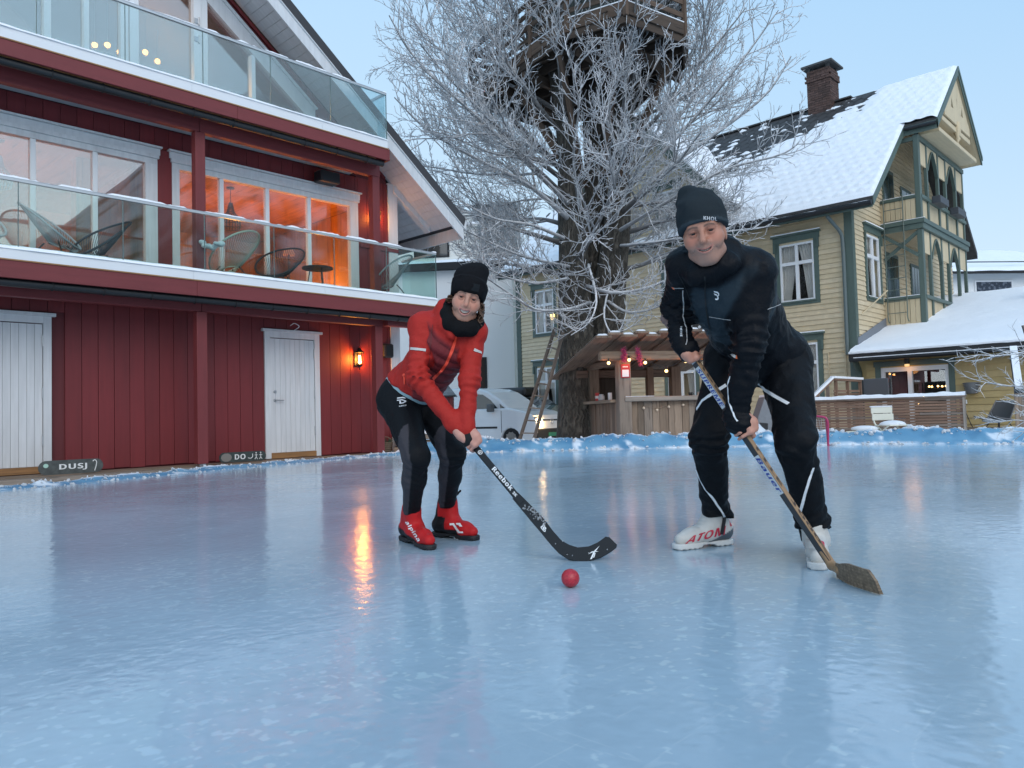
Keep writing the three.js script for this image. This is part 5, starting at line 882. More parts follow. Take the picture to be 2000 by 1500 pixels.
  const dp = at(1690, 852, 15.4), dm = thing('snow_heap', 'low board heaped with smooth snow left of the cream garden chair', 'snow', [dp.x, 0, dp.z]); part('snow_mass', (() => { const g = new THREE.SphereGeometry(0.3, 24, 12); g.scale(0.9, 0.22, 0.6); g.translate(0, 0.2, 0); return g; })(), M.snow, dm, L1); part('board', rbx(-0.3, 0.3, 0.12, 0.16, -0.2, 0.2, 0.01), cr, dm, L1); part('leg', [bx(-0.25, -0.22, -0.1, 0.12, -0.1, 0.1), bx(0.22, 0.25, -0.1, 0.12, -0.1, 0.1)], cr, dm, L1);
  // dark shell lounge chair at the right
  const lp = at(1955, 852, 15.6), lc = thing('shell_chair', 'dark grey shell armchair on thin legs with a snow cushion at the right edge', 'chair', [lp.x, -0.05, lp.z]); lc.rotation.y = camera.rotation.y - 1.4;
  const shell = quadGrid(V(-0.3, 0, 0), V(0.3, 0, 0), V(0.3, 1, 0), V(-0.3, 1, 0), 14, 26, (p, u, v) => { const t = v * 1.25, x = (u - 0.5) * 2, w = 0.30 - 0.06 * Math.abs(v - 0.4); let y, z; if (t < 0.55) { y = 0.36 - 0.10 * t + 0.05 * x * x; z = 0.36 - t * 0.75; } else { const s = t - 0.55; y = 0.305 + s * 0.62 + 0.05 * x * x * (1 - s); z = -0.05 - s * 0.32 + 0.10 * x * x; } p.set(x * w, y + 0.03 * Math.max(0, 0.15 - t) * 6, z); });
  part('shell', shell, mat([0.07, 0.066, 0.064], { roughness: 0.6, side: THREE.DoubleSide }), lc, L1); part('rim', tube(Array.from({ length: 27 }, (_, j) => { const P = shell.attributes.position, k = j * 15; return V(P.getX(k), P.getY(k), P.getZ(k)); }), 0.014, 6), mat([0.16, 0.15, 0.145]), lc, L1); part('rim', tube(Array.from({ length: 27 }, (_, j) => { const P = shell.attributes.position, k = j * 15 + 14; return V(P.getX(k), P.getY(k), P.getZ(k)); }), 0.014, 6), mat([0.16, 0.15, 0.145]), lc, L1);
  for (const [x, z] of [[-0.2, 0.25], [0.2, 0.25], [-0.2, -0.15], [0.2, -0.15]]) part('leg', cyl(V(x * 1.2, 0, z * 1.2), V(x * 0.6, 0.3, z * 0.6), 0.01, 0.01, 6), M.black, lc, L1);
  part('seat_snow', (() => { const g = new THREE.SphereGeometry(0.22, 20, 10); g.scale(1, 0.24, 0.95); g.translate(0, 0.345, 0.14); return g; })(), M.snow, lc, L1);
  // grey plank fence with a snow-capped rail at the right edge
  const fp = at(1990, 850, 14.2), fe = thing('plank_fence', 'grey plank fence end with a slanting snow-covered cap at the right edge', 'fence', [fp.x, -0.1, fp.z]); fe.rotation.y = camera.rotation.y + 0.5;
  for (let k = 0; k < 9; k++) part('plank', rbx(-0.06 + k * 0.105, 0.04 + k * 0.105, 0, 0.98, -0.02, 0.0, 0.004), pick(weathered, r), fe, L1);
  part('cap', bar(V(-0.12, 0.93, 0.1), V(0.7, 1.75, -0.4), 0.13, 0.05), M.darkMetal, fe, L1); part('cap_snow', bar(V(-0.1, 1.0, 0.1), V(0.72, 1.82, -0.4), 0.12, 0.06), M.snow, fe, L1);
  // things glimpsed between the man's legs
  const gc = at(1500, 852, 15.6), g2 = thing('covered_heater', 'tall grey covered garden stove standing behind the legs of the man', 'cover', [gc.x, -0.1, gc.z]); g2.rotation.y = camera.rotation.y;
  part('cover', prism([[-0.32, 0], [0.3, 0], [0.22, 0.7], [0.12, 0.98], [-0.1, 0.98], [-0.24, 0.6]], 'z', -0.2, 0.2), mat([0.19, 0.20, 0.215], { roughness: 0.6, bumpMap: T.cloth, bumpScale: 0.01 }), g2, L1); part('opening', prism([[-0.26, 0.1], [-0.08, 0.1], [-0.06, 0.46], [-0.22, 0.48]], 'z', 0.201, 0.21), M.black, g2, L1); part('snow', rbx(-0.1, 0.12, 0.98, 1.03, -0.18, 0.18, 0.02), M.snow, g2, L1);
  const yp = at(1420, 855, 14.3), ys = thing('sledge', 'yellow plastic sledge half covered with snow beyond the rim of the rink', 'sledge', [yp.x, 0, yp.z]); ys.rotation.y = camera.rotation.y;
  part('hull', rbx(-0.35, 0.28, 0.1, 0.24, -0.2, 0.2, 0.06, undefined, 3), mat([0.55, 0.45, 0.03], { roughness: 0.4 }), ys, L1); part('snow', rbx(-0.32, 0.25, 0.225, 0.3, -0.18, 0.18, 0.04, undefined, 3), M.snow, ys, L1); part('runner', [bx(-0.33, 0.26, 0.04, 0.1, -0.16, -0.12), bx(-0.33, 0.26, 0.04, 0.1, 0.12, 0.16)], M.black, ys, L1);
  const tp2 = at(1462, 852, 14.8), tpn = thing('tarpaulin_heap', 'pale crumpled tarpaulin heaped with snow between the legs of the man', 'tarpaulin', [tp2.x, 0, tp2.z]); tpn.rotation.y = camera.rotation.y;
  part('sheet', quadGrid(V(-0.4, 0, 0.3), V(0.45, 0, 0.3), V(0.45, 0, -0.3), V(-0.4, 0, -0.3), 30, 20, (p, u, v) => { p.y = 0.02 + 0.34 * Math.sin(Math.PI * u) * Math.sin(Math.PI * clamp(v * 1.3, 0, 1)) * (0.6 + 0.8 * fbm(u * 5, v * 5, 2, 4)) + 0.1 * u; }), mat([0.62, 0.67, 0.72], { roughness: 0.5, side: THREE.DoubleSide }), tpn, L1);
  // goal
  const gp = atPlane('y', 0, 1600, 871), go = thing('goal', 'small magenta street hockey goal with net standing at the far edge of the ice', 'goal', [gp.x, 0, gp.z]); go.rotation.y = camera.rotation.y - 0.5;
  const mg = mat([0.42, 0.03, 0.11], { roughness: 0.4 });
  part('frame', [tube([V(-0.42, 0, 0), V(-0.42, 0.42, 0), V(-0.38, 0.48, 0), V(0.1, 0.48, 0), V(0.14, 0.44, 0), V(0.14, 0, 0)], 0.018, 8, 60), tube([V(0.14, 0.01, 0), V(0.1, 0.01, -0.3), V(-0.38, 0.01, -0.3), V(-0.42, 0.01, 0)], 0.012, 6, 40), tube([V(0.12, 0.46, 0), V(0.1, 0.01, -0.3)], 0.010, 6), tube([V(-0.40, 0.46, 0), V(-0.38, 0.01, -0.3)], 0.010, 6)], mg, go, L1);
  const net = []; for (let k = 0; k <= 14; k++) { const x = lerp(-0.4, 0.12, k / 14), j = 0.02 * Math.sin(k * 3.1); net.push(tube([V(x, 0.46, -0.01), V(x + j, 0.2, -0.2), V(x - j, 0.01, -0.3)], 0.0025, 3, 6)); } for (let k = 1; k < 12; k++) { const t = k / 12; net.push(tube([V(-0.4, lerp(0.46, 0.01, t), -0.3 * t), V(-0.14, lerp(0.44, 0.0, t) + 0.02, -0.3 * t + 0.02), V(0.12, lerp(0.46, 0.01, t), -0.3 * t)], 0.0025, 3, 6)); }
  part('net', net, mat([0.7, 0.7, 0.7], { roughness: 0.8 }), go, { local: true, kind: 'stuff' });
  // heat pump on the house wall
  const hp = atPlane('z', -20.1, 1377, 640), ac = thing('heat_pump', 'white heat pump unit with round dark fan on the yellow wall behind the man', 'heat pump', [hp.x, hp.y - 0.3, -20.13]);
  part('casing', rbx(hp.x - 0.42, hp.x + 0.42, hp.y - 0.3, hp.y + 0.3, -20.11, -19.82, 0.03), mat([0.62, 0.62, 0.58], { roughness: 0.5 }), ac); part('fan_guard', [0.06, 0.12, 0.18, 0.24].map(r => new THREE.TorusGeometry(r, 0.006, 5, 26).translate(hp.x, hp.y, -19.8)), M.darkMetal, ac); part('fan', cyl(V(hp.x, hp.y, -19.818), V(hp.x, hp.y, -19.81), 0.25, 0.25, 28), mat([0.09, 0.085, 0.08], { roughness: 0.7 }), ac); part('hub', cyl(V(hp.x, hp.y, -19.8), V(hp.x, hp.y, -19.78), 0.045, 0.045, 14), M.whiteSmooth, ac);
  // glowing heart in an upstairs window
  const ht = atPlane('z', -20.4, 1079, 618), he = thing('heart_light', 'small glowing heart hung in the upper left window of the yellow house', 'lamp', ht.toArray());
  const hs = new THREE.Shape(); hs.moveTo(0, -0.13); hs.bezierCurveTo(-0.16, 0.0, -0.12, 0.13, 0, 0.06); hs.bezierCurveTo(0.12, 0.13, 0.16, 0.0, 0, -0.13); part('lamp_glow', new THREE.ExtrudeGeometry(hs, { depth: 0.03, bevelEnabled: false }).translate(ht.x, ht.y, ht.z), mat([1, 0.8, 0.4], { emissive: new THREE.Color(1, 0.66, 0.22), emissiveIntensity: 1.6 }), he); part('cord', cyl(V(ht.x, ht.y + 0.06, ht.z + 0.015), V(ht.x, ht.y + 0.5, ht.z + 0.015), 0.004, 0.004, 4), M.black, he);
}
// ---------------------------------------------------------------- the big frosted tree, its platform and ladder
class Tubes {
  constructor() { this.p = []; this.n = []; this.c = []; this.u = []; this.i = []; }
  // pts: Vector3[], rad: number[], sides, frost 0..1, bark colour
  add(pts, rad, sides, frost, rnd, lump = 0) {
    const k = pts.length, base = this.p.length / 3; let s = V(), t = V(), b = V(); let vlen = 0;
    for (let i = 0; i < k; i++) {
      t.copy(pts[Math.min(k - 1, i + 1)]).sub(pts[Math.max(0, i - 1)]).normalize();
      if (!i) { s.set(Math.abs(t.y) > 0.9 ? 1 : 0, Math.abs(t.y) > 0.9 ? 0 : 1, 0).cross(t).normalize(); } else s.addScaledVector(t, -s.dot(t)).normalize();
      b.crossVectors(t, s);
      if (i) vlen += pts[i].distanceTo(pts[i - 1]);
      for (let j = 0; j <= sides; j++) {
        const a = j / sides * 2 * Math.PI, ca = Math.cos(a), sa = Math.sin(a), nx = s.x * ca + b.x * sa, ny = s.y * ca + b.y * sa, nz = s.z * ca + b.z * sa;
        let r = rad[i];
        if (lump) { const q = fbm(pts[i].x * 2 + nx * 1.2, pts[i].y * 1.1 + ny, pts[i].z * 2 + nz * 1.2, 4) - 0.5; r *= 1 + lump * q; }
        this.p.push(pts[i].x + nx * r, pts[i].y + ny * r, pts[i].z + nz * r); this.n.push(nx, ny, nz); this.u.push(j / sides * 2 * Math.PI * rad[0], vlen);
        // hoarfrost sits on the upper side
        const f = clamp((frost.length ? frost[i] : frost) * (0.34 + 1.05 * sstep(-0.35, 0.5, ny) + 0.35 * (rnd() - 0.5)), 0, 1), d = 0.75 + 0.5 * rnd();
        this.c.push(lerp(0.062 * d, 0.88, f), lerp(0.054 * d, 0.89, f), lerp(0.047 * d, 0.91, f));
      }
    }
    for (let i = 0; i + 1 < k; i++) for (let j = 0; j < sides; j++) { const a = base + i * (sides + 1) + j, d = a + sides + 1; this.i.push(a, a + 1, d, a + 1, d + 1, d); }
  }
  geo() { const g = new THREE.BufferGeometry(); g.setAttribute('position', new THREE.Float32BufferAttribute(this.p, 3)); g.setAttribute('normal', new THREE.Float32BufferAttribute(this.n, 3)); g.setAttribute('uv', new THREE.Float32BufferAttribute(this.u, 2)); g.setAttribute('color', new THREE.Float32BufferAttribute(this.c, 3)); g.setIndex(this.i); return g; }
}
const barkMat = mat([1, 1, 1], { vertexColors: true, roughness: 0.95, bumpMap: T.bark, bumpScale: 0.03, map: rep(T.bark, 1), side: THREE.FrontSide });
barkMat.map = null;
const trunkMat = mat([0.15, 0.13, 0.11], { roughness: 0.95, map: texture(512, (u, v) => { const w = pf(u, v, 4, 6, 3, 3) * 0.12, a = pf(u + w, v, 18, 8, 4, 2), b = pf(u, v, 4, 4, 4, 11), l = sstep(0.62, 0.75, pf(u, v, 20, 20, 3, 77)); const t = 0.3 + 0.75 * sstep(0.2, 0.8, a) * (0.5 + b * 0.6); return [lerp(t, 0.8, l * 0.35), lerp(t, 0.85, l * 0.35), lerp(t * 0.95, 0.8, l * 0.35)]; }, { m: 1.1 }), bumpMap: rep(T.bark, 1.1), bumpScale: 0.09 });
const tree = thing('tree', 'huge old bare tree thick with white hoarfrost carrying a wooden platform', 'tree', [at(1155, 852, 18.5).x, -0.3, at(1155, 852, 18.5).z]);
{
  const tr = rng(404);
  const trunk = new Tubes();
  const poly = (list) => list.map(q => at(q[0], q[1], q[2]));
  const smooth = (pts, n) => new THREE.CatmullRomCurve3(pts, false, 'centripetal').getPoints(n);
  const radii = (n, list) => Array.from({ length: n + 1 }, (_, i) => { const t = i / n * (list.length - 1), k = Math.min(list.length - 2, t | 0); return lerp(list[k], list[k + 1], t - k); });
  const stemA = smooth(poly([[1132, 872, 18.4], [1130, 800, 18.4], [1128, 700, 18.4], [1122, 580, 18.4], [1117, 440, 18.4], [1112, 320, 18.5], [1098, 190, 18.6], [1060, 40, 18.6], [1030, -120, 18.5]]), 60);
  const stemB = smooth(poly([[1178, 872, 18.7], [1180, 800, 18.7], [1182, 700, 18.7], [1190, 580, 18.7], [1206, 440, 18.7], [1210, 320, 18.8], [1222, 190, 18.9], [1235, 40, 19], [1250, -120, 19]]), 60);
  const stemC = smooth(poly([[1155, 640, 19.2], [1158, 480, 19.3], [1165, 300, 19.4], [1160, 120, 19.5], [1150, -60, 19.5]]), 30);
  trunk.add(stemA, radii(60, [0.60, 0.47, 0.42, 0.39, 0.33, 0.27, 0.24, 0.17, 0.08]), 22, 0.16, tr, 0.30);
  trunk.add(stemB, radii(60, [0.56, 0.46, 0.41, 0.39, 0.32, 0.24, 0.22, 0.15, 0.07]), 22, 0.16, tr, 0.30);
  trunk.add(stemC, radii(30, [0.42, 0.34, 0.26, 0.18, 0.08]), 16, 0.18, tr, 0.25);
  const tg = trunk.geo(); tg.deleteAttribute('color');
  part('trunk', tg, trunkMat, tree);

  const crown = new Tubes();
  const limbs = [];
  const cx = at(1160, 150, 18.6), up = V(0, 1, 0);
  const rv = s => V(tr() - 0.5, tr() - 0.5, tr() - 0.5).multiplyScalar(s);
  // a branch that wanders and turns slowly upwards; returns its points
  function grow(p0, d0, len, seg, lift, wob) {
    const pts = [p0.clone()], d = d0.clone().normalize(), st = len / seg, p = p0.clone();
    for (let i = 0; i < seg; i++) { d.add(rv(wob)).addScaledVector(up, lift * st).normalize(); p.addScaledVector(d, st); pts.push(p.clone()); }
    return pts;
  }
  function side(d, ang) { const q = V(tr() - 0.5, tr() - 0.5, tr() - 0.5).cross(d).normalize(); return d.clone().multiplyScalar(Math.cos(ang)).addScaledVector(q, Math.sin(ang)); }
  const twigs = (pts, r0, from, every, lev, frost) => {
    let L = 0; const tot = pts.reduce((s, p, i) => i ? s + p.distanceTo(pts[i - 1]) : 0, 0);
    let next = from * tot + every * tr();
    for (let i = 1; i < pts.length; i++) {
      const a = pts[i - 1], b = pts[i], l = a.distanceTo(b), d = b.clone().sub(a).normalize();
      while (next < L + l) {
        const p = a.clone().lerp(b, (next - L) / l), rel = next / tot;
        next += every * (0.55 + 0.9 * tr());
        const dir = side(d, 0.5 + 0.5 * tr()); dir.addScaledVector(up, 0.12); 
        if (lev === 1) {
          const len = (0.75 + 1.0 * tr()) * (1.15 - 0.55 * rel), q = grow(p, dir, len, 6, 0.35, 0.34);
          crown.add(q, q.map((_, k) => lerp(0.0145, 0.006, k / 6)), 4, frost, tr);
          twigs(q, 0.01, 0.12, 0.155, 2, frost);
        } else if (lev === 2) {
          const len = (0.22 + 0.42 * tr()) * (1.1 - 0.4 * rel), q = grow(p, dir, len, 4, 0.5, 0.42);
          crown.add(q, q.map((_, k) => lerp(0.0088, 0.005, k / 4)), 3, Math.min(1, frost * 1.1), tr);
          twigs(q, 0.006, 0.2, 0.105, 3, frost);
        } else {
          const len = 0.07 + 0.14 * tr(), q = grow(p, dir, len, 2, 0.8, 0.4);
          crown.add(q, [0.0072, 0.0068, 0.0048], 3, Math.min(1, frost * 1.15), tr);
        }
      }
      L += l;
    }
  };
  const limb = (p0, dir, len, r0, lift, frost = 0.95) => {
    const T0 = new Tubes(), q = grow(p0, dir, len, 16, lift, 0.17);
    T0.add(q, q.map((_, k) => lerp(r0, 0.013, Math.pow(k / 16, 0.75))), 8, q.map((_, k) => lerp(0.12, 0.6, sstep(1, 9, k))), tr, 0.12);
    // forks
    const nf = len > 2.6 ? 4 : 2;
    for (let f = 0; f < nf; f++) {
      const k = 4 + (tr() * 8 | 0), d = side(q[k + 1].clone().sub(q[k]).normalize(), 0.45 + 0.35 * tr()), fl = len * (0.42 + 0.28 * tr()) * (1 - 0.4 * k / 16), s = grow(q[k], d, fl, 10, lift * 1.1, 0.22);
      T0.add(s, s.map((_, m) => lerp(lerp(r0, 0.013, Math.pow(k / 16, 0.75)) * 0.7, 0.010, m / 10)), 6, frost * 0.66, tr, 0.1);
      twigs(s, 0.03, 0.12, 0.26, 1, frost);
    }
    part('branch', T0.geo(), barkMat, tree);
    twigs(q, r0, 0.22, 0.235, 1, frost);
  };
  // limbs leave the stems all round, steep ones high up, level and drooping ones low down
  const stems = [stemA, stemB];
  const camR = V(Math.cos(camera.rotation.y), 0, -Math.sin(camera.rotation.y)), camF = V(-Math.sin(camera.rotation.y), 0, -Math.cos(camera.rotation.y));
  const N = 44;
  for (let k = 0; k < N; k++) {
    const t = (k + 0.5) / N, S = stems[k % 2], h = lerp(0.40, 1, Math.pow(t, 0.95)), p = S[Math.min(60, Math.round(h * 60))];
    const az = k * 2.39996 + 0.5 * tr();
    // left-hand limbs leave the left stem
    let ca = Math.cos(az), sa = Math.sin(az);
    if (k % 2 === 0 && ca > 0.3) ca = -ca * 0.8; if (k % 2 === 1 && ca < -0.3) ca = -ca * 0.8;
    const el = lerp(0.10, 1.15, Math.pow(t, 1.2)) + 0.25 * (tr() - 0.5);
    const dir = camR.clone().multiplyScalar(ca * Math.cos(el)).addScaledVector(camF, sa * Math.cos(el)).addScaledVector(up, Math.sin(el));
    const reach = (t < 0.22 ? 3.0 + 1.3 * tr() : lerp(4.9, 3.2, t) + 0.7 * tr()) * (sa > 0.2 ? 0.78 : 1) * (k % 2 && ca > 0 ? 0.92 : 1);
    limb(p, dir, reach, lerp(0.078, 0.046, t), 0.10 + 0.05 * tr());
  }
  // long low sprays seen in front of the trunk
  const spray = (list, r0, lift) => {
    const c0 = at(list[0][0], list[0][1], 18.6), q = smooth([c0, ...poly(list)], 16), T0 = new Tubes();
    T0.add(q, q.map((_, k) => lerp(r0, 0.012, k / 16)), 7, q.map((_, k) => lerp(0.25, 0.78, sstep(0, 6, k))), tr, 0.15); part('branch', T0.geo(), barkMat, tree);
    twigs(q, r0, 0.25, 0.22, 1, 0.95);
  };
  spray([[1150, 592, 17.9], [1120, 602, 17.4], [1080, 607, 16.9], [1042, 603, 16.4], [1005, 580, 16.1], [970, 556, 15.8], [945, 540, 15.6]], 0.05);
  spray([[1105, 545, 17.9], [1050, 553, 17.4], [1000, 545, 17], [940, 520, 16.6]], 0.05);
  spray([[1150, 560, 17.8], [1200, 572, 17.2], [1250, 566, 16.8], [1300, 548, 16.3], [1360, 520, 16], [1430, 505, 15.8]], 0.055);
  spray([[1190, 590, 18], [1230, 610, 17.4], [1290, 597, 17], [1350, 560, 16.6]], 0.045);
  spray([[1150, 520, 17.9], [1165, 590, 17.2], [1150, 630, 17], [1115, 655, 16.8]], 0.035);
  spray([[1190, 560, 18], [1180, 620, 17.5], [1195, 650, 17.3], [1220, 645, 17.1]], 0.03);
  spray([[1215, 480, 18.3], [1300, 470, 17.5], [1400, 455, 16.9], [1500, 443, 16.4]], 0.05);
  spray([[1110, 470, 18.3], [1040, 440, 17.6], [960, 425, 17], [880, 380, 16.5]], 0.06);
  spray([[1112, 430, 18.2], [1030, 360, 17.4], [930, 310, 16.8], [830, 250, 16.3], [770, 190, 16]], 0.075);
  spray([[1112, 400, 18.2], [1010, 300, 17.2], [900, 200, 16.6], [800, 100, 16.2], [760, 30, 16]], 0.075);
  spray([[1210, 420, 18.6], [1300, 330, 18], [1400, 260, 17.6], [1500, 180, 17.3], [1545, 110, 17.2]], 0.075);
  spray([[1210, 450, 18.4], [1310, 390, 17.6], [1420, 330, 17], [1530, 300, 16.6], [1560, 280, 16.5]], 0.06);
  spray([[1215, 380, 18.4], [1330, 260, 17.6], [1440, 130, 17], [1520, 20, 16.8]], 0.07);
  spray([[1130, 400, 18], [1120, 300, 16.8], [1130, 200, 16], [1110, 100, 15.7]], 0.05);
  spray([[1190, 380, 18], [1200, 290, 16.8], [1190, 210, 16.1], [1220, 120, 15.8]], 0.05);
  spray([[1200, 430, 18], [1245, 330, 16.8], [1290, 240, 16.2], [1310, 150, 15.9]], 0.05);
  spray([[1110, 520, 18], [1020, 500, 17.2], [950, 470, 16.7], [890, 440, 16.4]], 0.045);
  part('crown', crown.geo(), barkMat, tree, { kind: 'stuff' });
  // cut branch stubs
  part('branch_stub', cyl(at(1205, 545, 18.3), at(1222, 536, 17.95), 0.14, 0.12, 12), trunkMat, tree);
}
const deckHouse = thing('tree_platform', 'weathered wooden platform with railings built high around the frosted tree', 'tree house', [-11.4, 8.6, -14.6]);
{
  const t = deckHouse, Y = 8.9, P = [[-14.21, -13.71], [-10.18, -12.75], [-8.87, -13.06], [-8.51, -14.78], [-9.15, -15.9], [-11.6, -17.2], [-14.0, -16.2]];
  const brown = [[0.145, 0.10, 0.072], [0.115, 0.08, 0.058], [0.09, 0.066, 0.05]].map(c => mat(c, { roughness: 0.85, map: T.wood, bumpMap: T.wood, bumpScale: 0.004 }));
  const rt = rng(71);
  // rim boards
  for (let i = 0; i < P.length; i++) { const a = P[i], b = P[(i + 1) % P.length]; part('rim_board', bar(V(a[0], Y + 0.12, a[1]), V(b[0], Y + 0.12, b[1]), 0.045, 0.26, V(0, 1, 0)), brown[i % 3], t); part('rim_board', bar(V(a[0] * 0.985 - 0.171, Y - 0.1, a[1] * 0.985 - 0.219), V(b[0] * 0.985 - 0.171, Y - 0.1, b[1] * 0.985 - 0.219), 0.04, 0.16, V(0, 1, 0)), brown[2], t); }
  // deck planks across (clipped to the outline), and joists below
  const cross = (z) => { const xs = []; for (let i = 0; i < P.length; i++) { const a = P[i], b = P[(i + 1) % P.length]; if ((a[1] - z) * (b[1] - z) < 0) xs.push(a[0] + (b[0] - a[0]) * (z - a[1]) / (b[1] - a[1])); } return xs.sort((p, q) => p - q); };
  for (let z = -17.1; z < -12.8; z += 0.15) { const c = cross(z + 0.07); if (c.length > 1) part('deck_plank', bx(c[0] + 0.03, c[1] - 0.03, Y + 0.12, Y + 0.15, z, z + 0.14, 'x'), pick(brown, rt), t); }
  for (let z = -16.8; z < -12.9; z += 0.5) { const c = cross(z); if (c.length > 1) part('joist', bx(c[0] + 0.05, c[1] - 0.05, Y - 0.1, Y + 0.11, z - 0.03, z + 0.03, 'x'), brown[2], t); }
  for (const x of [-12.9, -11.9, -10.3, -9.5]) part('bearer', bx(x - 0.06, x + 0.06, Y - 0.32, Y - 0.105, -16.2, -13.2, 'z'), brown[1], t);
  // braces down to the trunk
  for (const [a, b] of [[[-13.5, -14.0], [-11.6, -14.6]], [[-12.4, -13.5], [-11.4, -14.3]], [[-9.4, -13.5], [-10.7, -14.6]], [[-9.0, -15.0], [-10.6, -15.1]], [[-13.6, -15.9], [-11.6, -15]], [[-10.6, -13.0], [-11.1, -14.3]]]) part('brace', bar(V(a[0], Y - 0.3, a[1]), V(b[0], Y - 2.6, b[1]), 0.1, 0.14), brown[1], t);
  // railing
  for (let i = 0; i < P.length; i++) {
    const a = P[i], b = P[(i + 1) % P.length], n = Math.max(1, Math.round(Math.hypot(a[0] - b[0], a[1] - b[1]) / 1.3));
    for (let k = 0; k < n; k++) { const x = lerp(a[0], b[0], k / n), z = lerp(a[1], b[1], k / n); part('rail_post', rbx(x - 0.045, x + 0.045, Y - 0.05, Y + 1.25, z - 0.045, z + 0.045, 0.008), brown[0], t); }
    for (const y of [0.42, 0.72, 1.02, 1.27]) part('rail_board', bar(V(a[0], Y + y, a[1]), V(b[0], Y + y, b[1]), 0.03, 0.11), brown[(i + 1) % 3], t);
    part('rail_snow', bar(V(a[0], Y + 1.335, a[1]), V(b[0], Y + 1.335, b[1]), 0.05, 0.03), M.snow, t);
    part('rail_snow', bar(V(a[0], Y + 0.265, a[1]), V(b[0], Y + 0.265, b[1]), 0.06, 0.02), M.snow, t);
  }
  part('cabin_wall', [bx(-10.1, -9.2, Y + 0.15, Y + 2.3, -14.2, -14.12), bx(-12.6, -10.102, Y + 0.15, Y + 2.3, -14.2, -14.12), bx(-9.28, -9.2, Y + 0.15, Y + 2.3, -15.5, -14.2)], mat([0.07, 0.09, 0.085], { roughness: 0.7, map: T.wood }), t);
  // stair tower up the trunk: posts, ledgers, treads
  const sx = at(1168, 300, 19.1);
  for (const [dx, dz] of [[-0.32, 0.05], [0.2, -0.33], [-0.6, -0.35], [-0.08, -0.75]]) part('stair_post', bx(sx.x + dx - 0.05, sx.x + dx + 0.05, 2.6, Y - 0.1, sx.z + dz - 0.05, sx.z + dz + 0.05), pick(brown, rt), t);
  for (let y = 3; y < Y - 0.4; y += 0.33) part('stair_tread', bar(V(sx.x - 0.32, y, sx.z + 0.1), V(sx.x + 0.2, y, sx.z - 0.28), 0.14, 0.04), pick(brown, rt), t);
  for (let y = 3.4; y < Y - 0.6; y += 1.1) part('ledger', bar(V(sx.x - 0.4, y, sx.z + 0.16), V(sx.x + 0.28, y, sx.z - 0.36), 0.03, 0.12), pick(brown, rt), t);
}
const ladder = thing('ladder', 'tall grey wooden ladder leaning against the trunk of the big tree', 'ladder', [at(1030, 855, 16.9).x, -0.15, at(1030, 855, 16.9).z]);
{
  const a0 = at(1014, 862, 17.0), b0 = at(1042, 862, 16.8), a1 = at(1084, 640, 17.85), b1 = at(1100, 648, 17.6), w = mat([0.17, 0.145, 0.125], { roughness: 0.8, map: T.wood });
  const nrm = V().crossVectors(a1.clone().sub(a0), b0.clone().sub(a0)).normalize();
  part('ladder_rail', bar(a0, a1, 0.045, 0.075, nrm), w, ladder); part('ladder_rail', bar(b0, b1, 0.045, 0.075, nrm), w, ladder);
  for (let k = 0; k < 9; k++) { const t = 0.07 + k * 0.108, p = a0.clone().lerp(a1, t), q = b0.clone().lerp(b1, t); part('rung', bar(p, q, 0.05, 0.028, V(0, 1, 0)), mat([0.26, 0.23, 0.2], { roughness: 0.8, map: T.wood }), ladder); }
}
{ // frosted bush at the right edge
  const bp = at(2045, 790, 9.5), bush = thing('bush', 'bare bush white with frost reaching in from the right edge', 'bush', [bp.x, -0.1, bp.z]), r = rng(99), tb = new Tubes();
  const rv = s => V(r() - 0.5, r() - 0.5, r() - 0.5).multiplyScalar(s), left = V(-Math.cos(camera.rotation.y), 0, Math.sin(camera.rotation.y));
  const go = (p, d, L, rad, lev) => { const n = lev === 0 ? 9 : 5, pts = [p.clone()], q = p.clone(); d = d.clone().normalize(); for (let i = 0; i < n; i++) { d.add(rv(0.34)).normalize(); q.addScaledVector(d, L / n); pts.push(q.clone()); } tb.add(pts, pts.map((_, i) => lerp(rad, rad * 0.5, i / n)), lev ? 4 : 5, 1, r); if (lev < 2) for (let i = 2; i < pts.length; i++) for (let k = 0; k < 2; k++) if (r() < 0.5) go(pts[i], d.clone().add(rv(1.7)).addScaledVector(left, 0.15), L * (0.26 + 0.2 * r()), rad * 0.62, lev + 1); };
  const base = V(bp.x, -0.1, bp.z);
  for (let k = 0; k < 9; k++) { const h = 0.45 + 1.1 * r(), s = base.clone().add(V((r() - 0.5) * 0.4, h, (r() - 0.5) * 0.4)); go(s, left.clone().add(V(0, -0.15 + 0.5 * r(), 0)).add(rv(0.5)), 0.42 + 0.4 * r(), 0.009, 0); }
  part('twigs', tb.geo(), barkMat, bush, { kind: 'stuff' });
  const st = []; for (let k = 0; k < 7; k++) st.push(tube([base.clone().add(V((r() - 0.5) * 0.2, 0, (r() - 0.5) * 0.2)), base.clone().add(V((r() - 0.5) * 0.4, 0.8, (r() - 0.5) * 0.4)), base.clone().add(V((r() - 0.5) * 0.5, 1.7, (r() - 0.5) * 0.5))], 0.014, 5));
  part('stems', st, mat([0.13, 0.11, 0.1], { roughness: 0.9 }), bush, { kind: 'stuff' });
}
